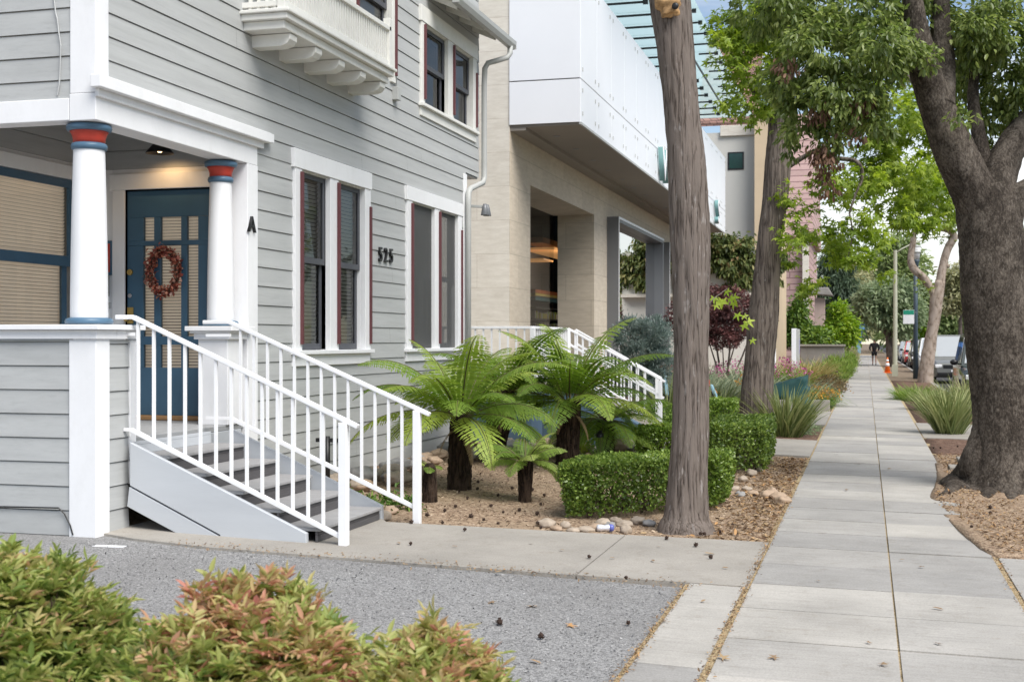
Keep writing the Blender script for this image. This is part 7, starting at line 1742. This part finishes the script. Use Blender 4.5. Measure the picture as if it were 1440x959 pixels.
car('silver grey off road car with a pale windscreen beside the pale forked tree', 3.66, 60, carpaint('silver_black_car', (.16, .165, .16)), Ht=2.1)
car('white van like car parked behind the lamp post', 3.62, 74, carpaint('white_car', (.62, .63, .64)), Ht=2.0)
car('dark grey pickup like car with red trim between pole and lamp post', 3.62, 88, carpaint('graphite_car', (.05, .045, .045)), Ht=1.95)
car('red hatchback far down the row of parked cars', 3.62, 102, carpaint('red_car', (.42, .03, .03)), kind='suv', Ht=1.8)
car('pale silver car farthest along the row of parked cars', 3.62, 117, carpaint('pale_silver_car', (.42, .43, .45)), Ht=1.8)
# barrels at the kerb by the pole
# ---------------------------------------------------------------- trees in the distance and across the street
def simple_tree(label, clumps, n, size, mat, trunk_px=None, tpl=OVAL, sub=.5, name='street_tree', group='trees further along the street', bark='bark2', base=None, r=.2, droop=.3, per=45):
    cs = np.array([c[0] for c in clumps]); c = cs.mean(0)
    if base is None: base = (c[0], c[1], -.05)
    t = thing(name, label, 'tree', base, group)
    m = MB(); top = Vector((c[0], c[1], max(c[2], 1.0)))
    m.tube([Vector(base) - Vector((0, 0, .1)), Vector(base).lerp(top, .5), top], [r, r * .8, r * .4], 10)
    for q in cs[:8]: m.tube([Vector(base).lerp(top, .55), Vector(q)], [r * .45, r * .15], 6)
    m.build('trunk', MT[bark], t, smooth=True)
    tree_crown('crown', clumps, n, size, tpl, mat, t, sub, per, droop, .3)
    return t
b = at_d(1252, 517, 84); b.z = -.02
simple_tree('round green tree arching over the pedestrian at the kerb', [C(1232, 424, 84, 26, 30, 24), C(1256, 420, 84, 28, 34, 26), C(1276, 438, 84, 20, 24, 20), C(1224, 444, 84, 14, 24, 12), C(1252, 448, 84, 20, 30, 12), C(1212, 436, 85, 12, 16, 12), C(1266, 456, 84, 16, 24, 10)], 10000, .34, LM['farB'], sub=.55, base=b, r=.24)
simple_tree('dark conifer rising behind the stone pillar', [C(1176, 345, 115, 10, 10, 18), C(1176, 375, 115, 18, 18, 22), C(1174, 405, 115, 24, 24, 24), C(1178, 435, 115, 26, 26, 26), C(1190, 455, 116, 24, 24, 20)], 9000, .6, LM['farC'], sub=.8, r=.4, tpl=LANCE, droop=.9)
simple_tree('olive toned slender tree left of the pedestrian, beyond the conifer', [C(1196, 390, 120, 9, 9, 24), C(1203, 420, 120, 14, 14, 26), C(1210, 385, 122, 12, 12, 18), C(1208, 450, 121, 18, 18, 24)], 5000, .5, LM['farD'], sub=.8)
simple_tree('tall green tree behind the pale street light pole', [C(1265, 345, 128, 16, 18, 16), C(1245, 365, 128, 18, 22, 16), C(1280, 375, 128, 22, 24, 22), C(1258, 395, 128, 28, 30, 22), C(1225, 385, 130, 16, 18, 18), C(1285, 420, 128, 24, 26, 26), C(1235, 410, 130, 26, 26, 22)], 12000, .55, LM['farA'], sub=.9, r=.35)
simple_tree('lime green tree between the lamp post and the pale forked tree', [C(1300, 440, 140, 14, 16, 16), C(1308, 460, 140, 18, 18, 14), C(1340, 452, 142, 20, 20, 18), C(1322, 465, 141, 24, 20, 12)], 5000, .55, LM['lime'], sub=.9)
simple_tree('dark green tree behind the parked cars', [C(1345, 445, 118, 16, 18, 20), C(1362, 430, 118, 14, 16, 24), C(1330, 462, 118, 14, 14, 14), C(1360, 465, 118, 20, 20, 14)], 6000, .5, LM['farA'], sub=.8)
simple_tree('olive brown tree crown left of the forked trunk', [C(1342, 390, 105, 12, 16, 18), C(1352, 410, 105, 18, 20, 22), C(1366, 380, 105, 14, 16, 20), C(1340, 425, 105, 12, 14, 16)], 5000, .45, LM['farD'], sub=.7)
simple_tree('green tree just right of the forked trunk', [C(1450, 345, 80, 18, 20, 22), C(1446, 385, 80, 22, 24, 26), C(1455, 430, 80, 24, 26, 30), C(1475, 390, 80, 30, 30, 40)], 7000, .34, LM['farA'], sub=.6)
simple_tree('bright green young tree in front of the stone pillar', [C(1180, 452, 64, 16, 18, 16), C(1187, 470, 64, 18, 20, 14), C(1162, 474, 64, 18, 20, 12), C(1178, 436, 64, 7, 8, 10), C(1196, 462, 64, 10, 12, 12)], 5200, .22, LM['lime'], sub=.35, r=.08, base=at_d(1162, 500, 64), group='bushes in front of the pillar')
simple_tree('yellow green bush with pale blooms left of the stone pillar', [C(1118, 446, 63, 13, 15, 18), C(1130, 464, 63, 16, 18, 16), C(1112, 472, 63, 16, 18, 14), C(1124, 432, 63, 9, 10, 12), C(1145, 476, 62, 18, 20, 10)], 5200, .22, LM['mixed'], sub=.35, r=.08, base=at_d(1128, 500, 63), group='bushes in front of the pillar', name='garden_bush')
c_ = 0
for yy, xx, hh, mt in ((20, 17, 8, 'farA'), (31, 18.5, 9, 'farC'), (43, 17, 7.5, 'farB'), (56, 18, 9.5, 'farA'), (72, 17.5, 8.5, 'farC'), (90, 18, 9, 'farA'), (6, 18, 8, 'farB')):
    rg = np.random.default_rng(int(yy))
    cl = [((xx + rg.normal(0, 1.6), yy + rg.normal(0, 2.2), hh * rg.uniform(.35, .95)), (1.6, 1.8, 1.4)) for _ in range(10)]
    simple_tree(('broad tree across the road, mirrored in the windows'), cl, 2600, .5, LM[mt], sub=.8, base=(xx, yy, -.06), group='trees across the road', r=.25)
dl = []
for i in range(34):
    px = RNG.uniform(1120, 1480); dd = RNG.uniform(170, 240); dl.append(C(px, 470 - RNG.uniform(0, 30), dd, RNG.uniform(14, 26), None, RNG.uniform(14, 24)))
P, O = blob_points(dl, 16000, 1.2, 50, .3); mm = len(P)
o = leaf_obj('distant_trees', P, O + rand_dirs(mm), .95 * RNG.uniform(.6, 1.3, mm), OVAL, LM['farA'], RNG.uniform(.1, .9, mm), None, origin=(2, 200, 0)); tag(o, 'far wooded end of the street seen as one green mass', 'trees', kind='stuff')
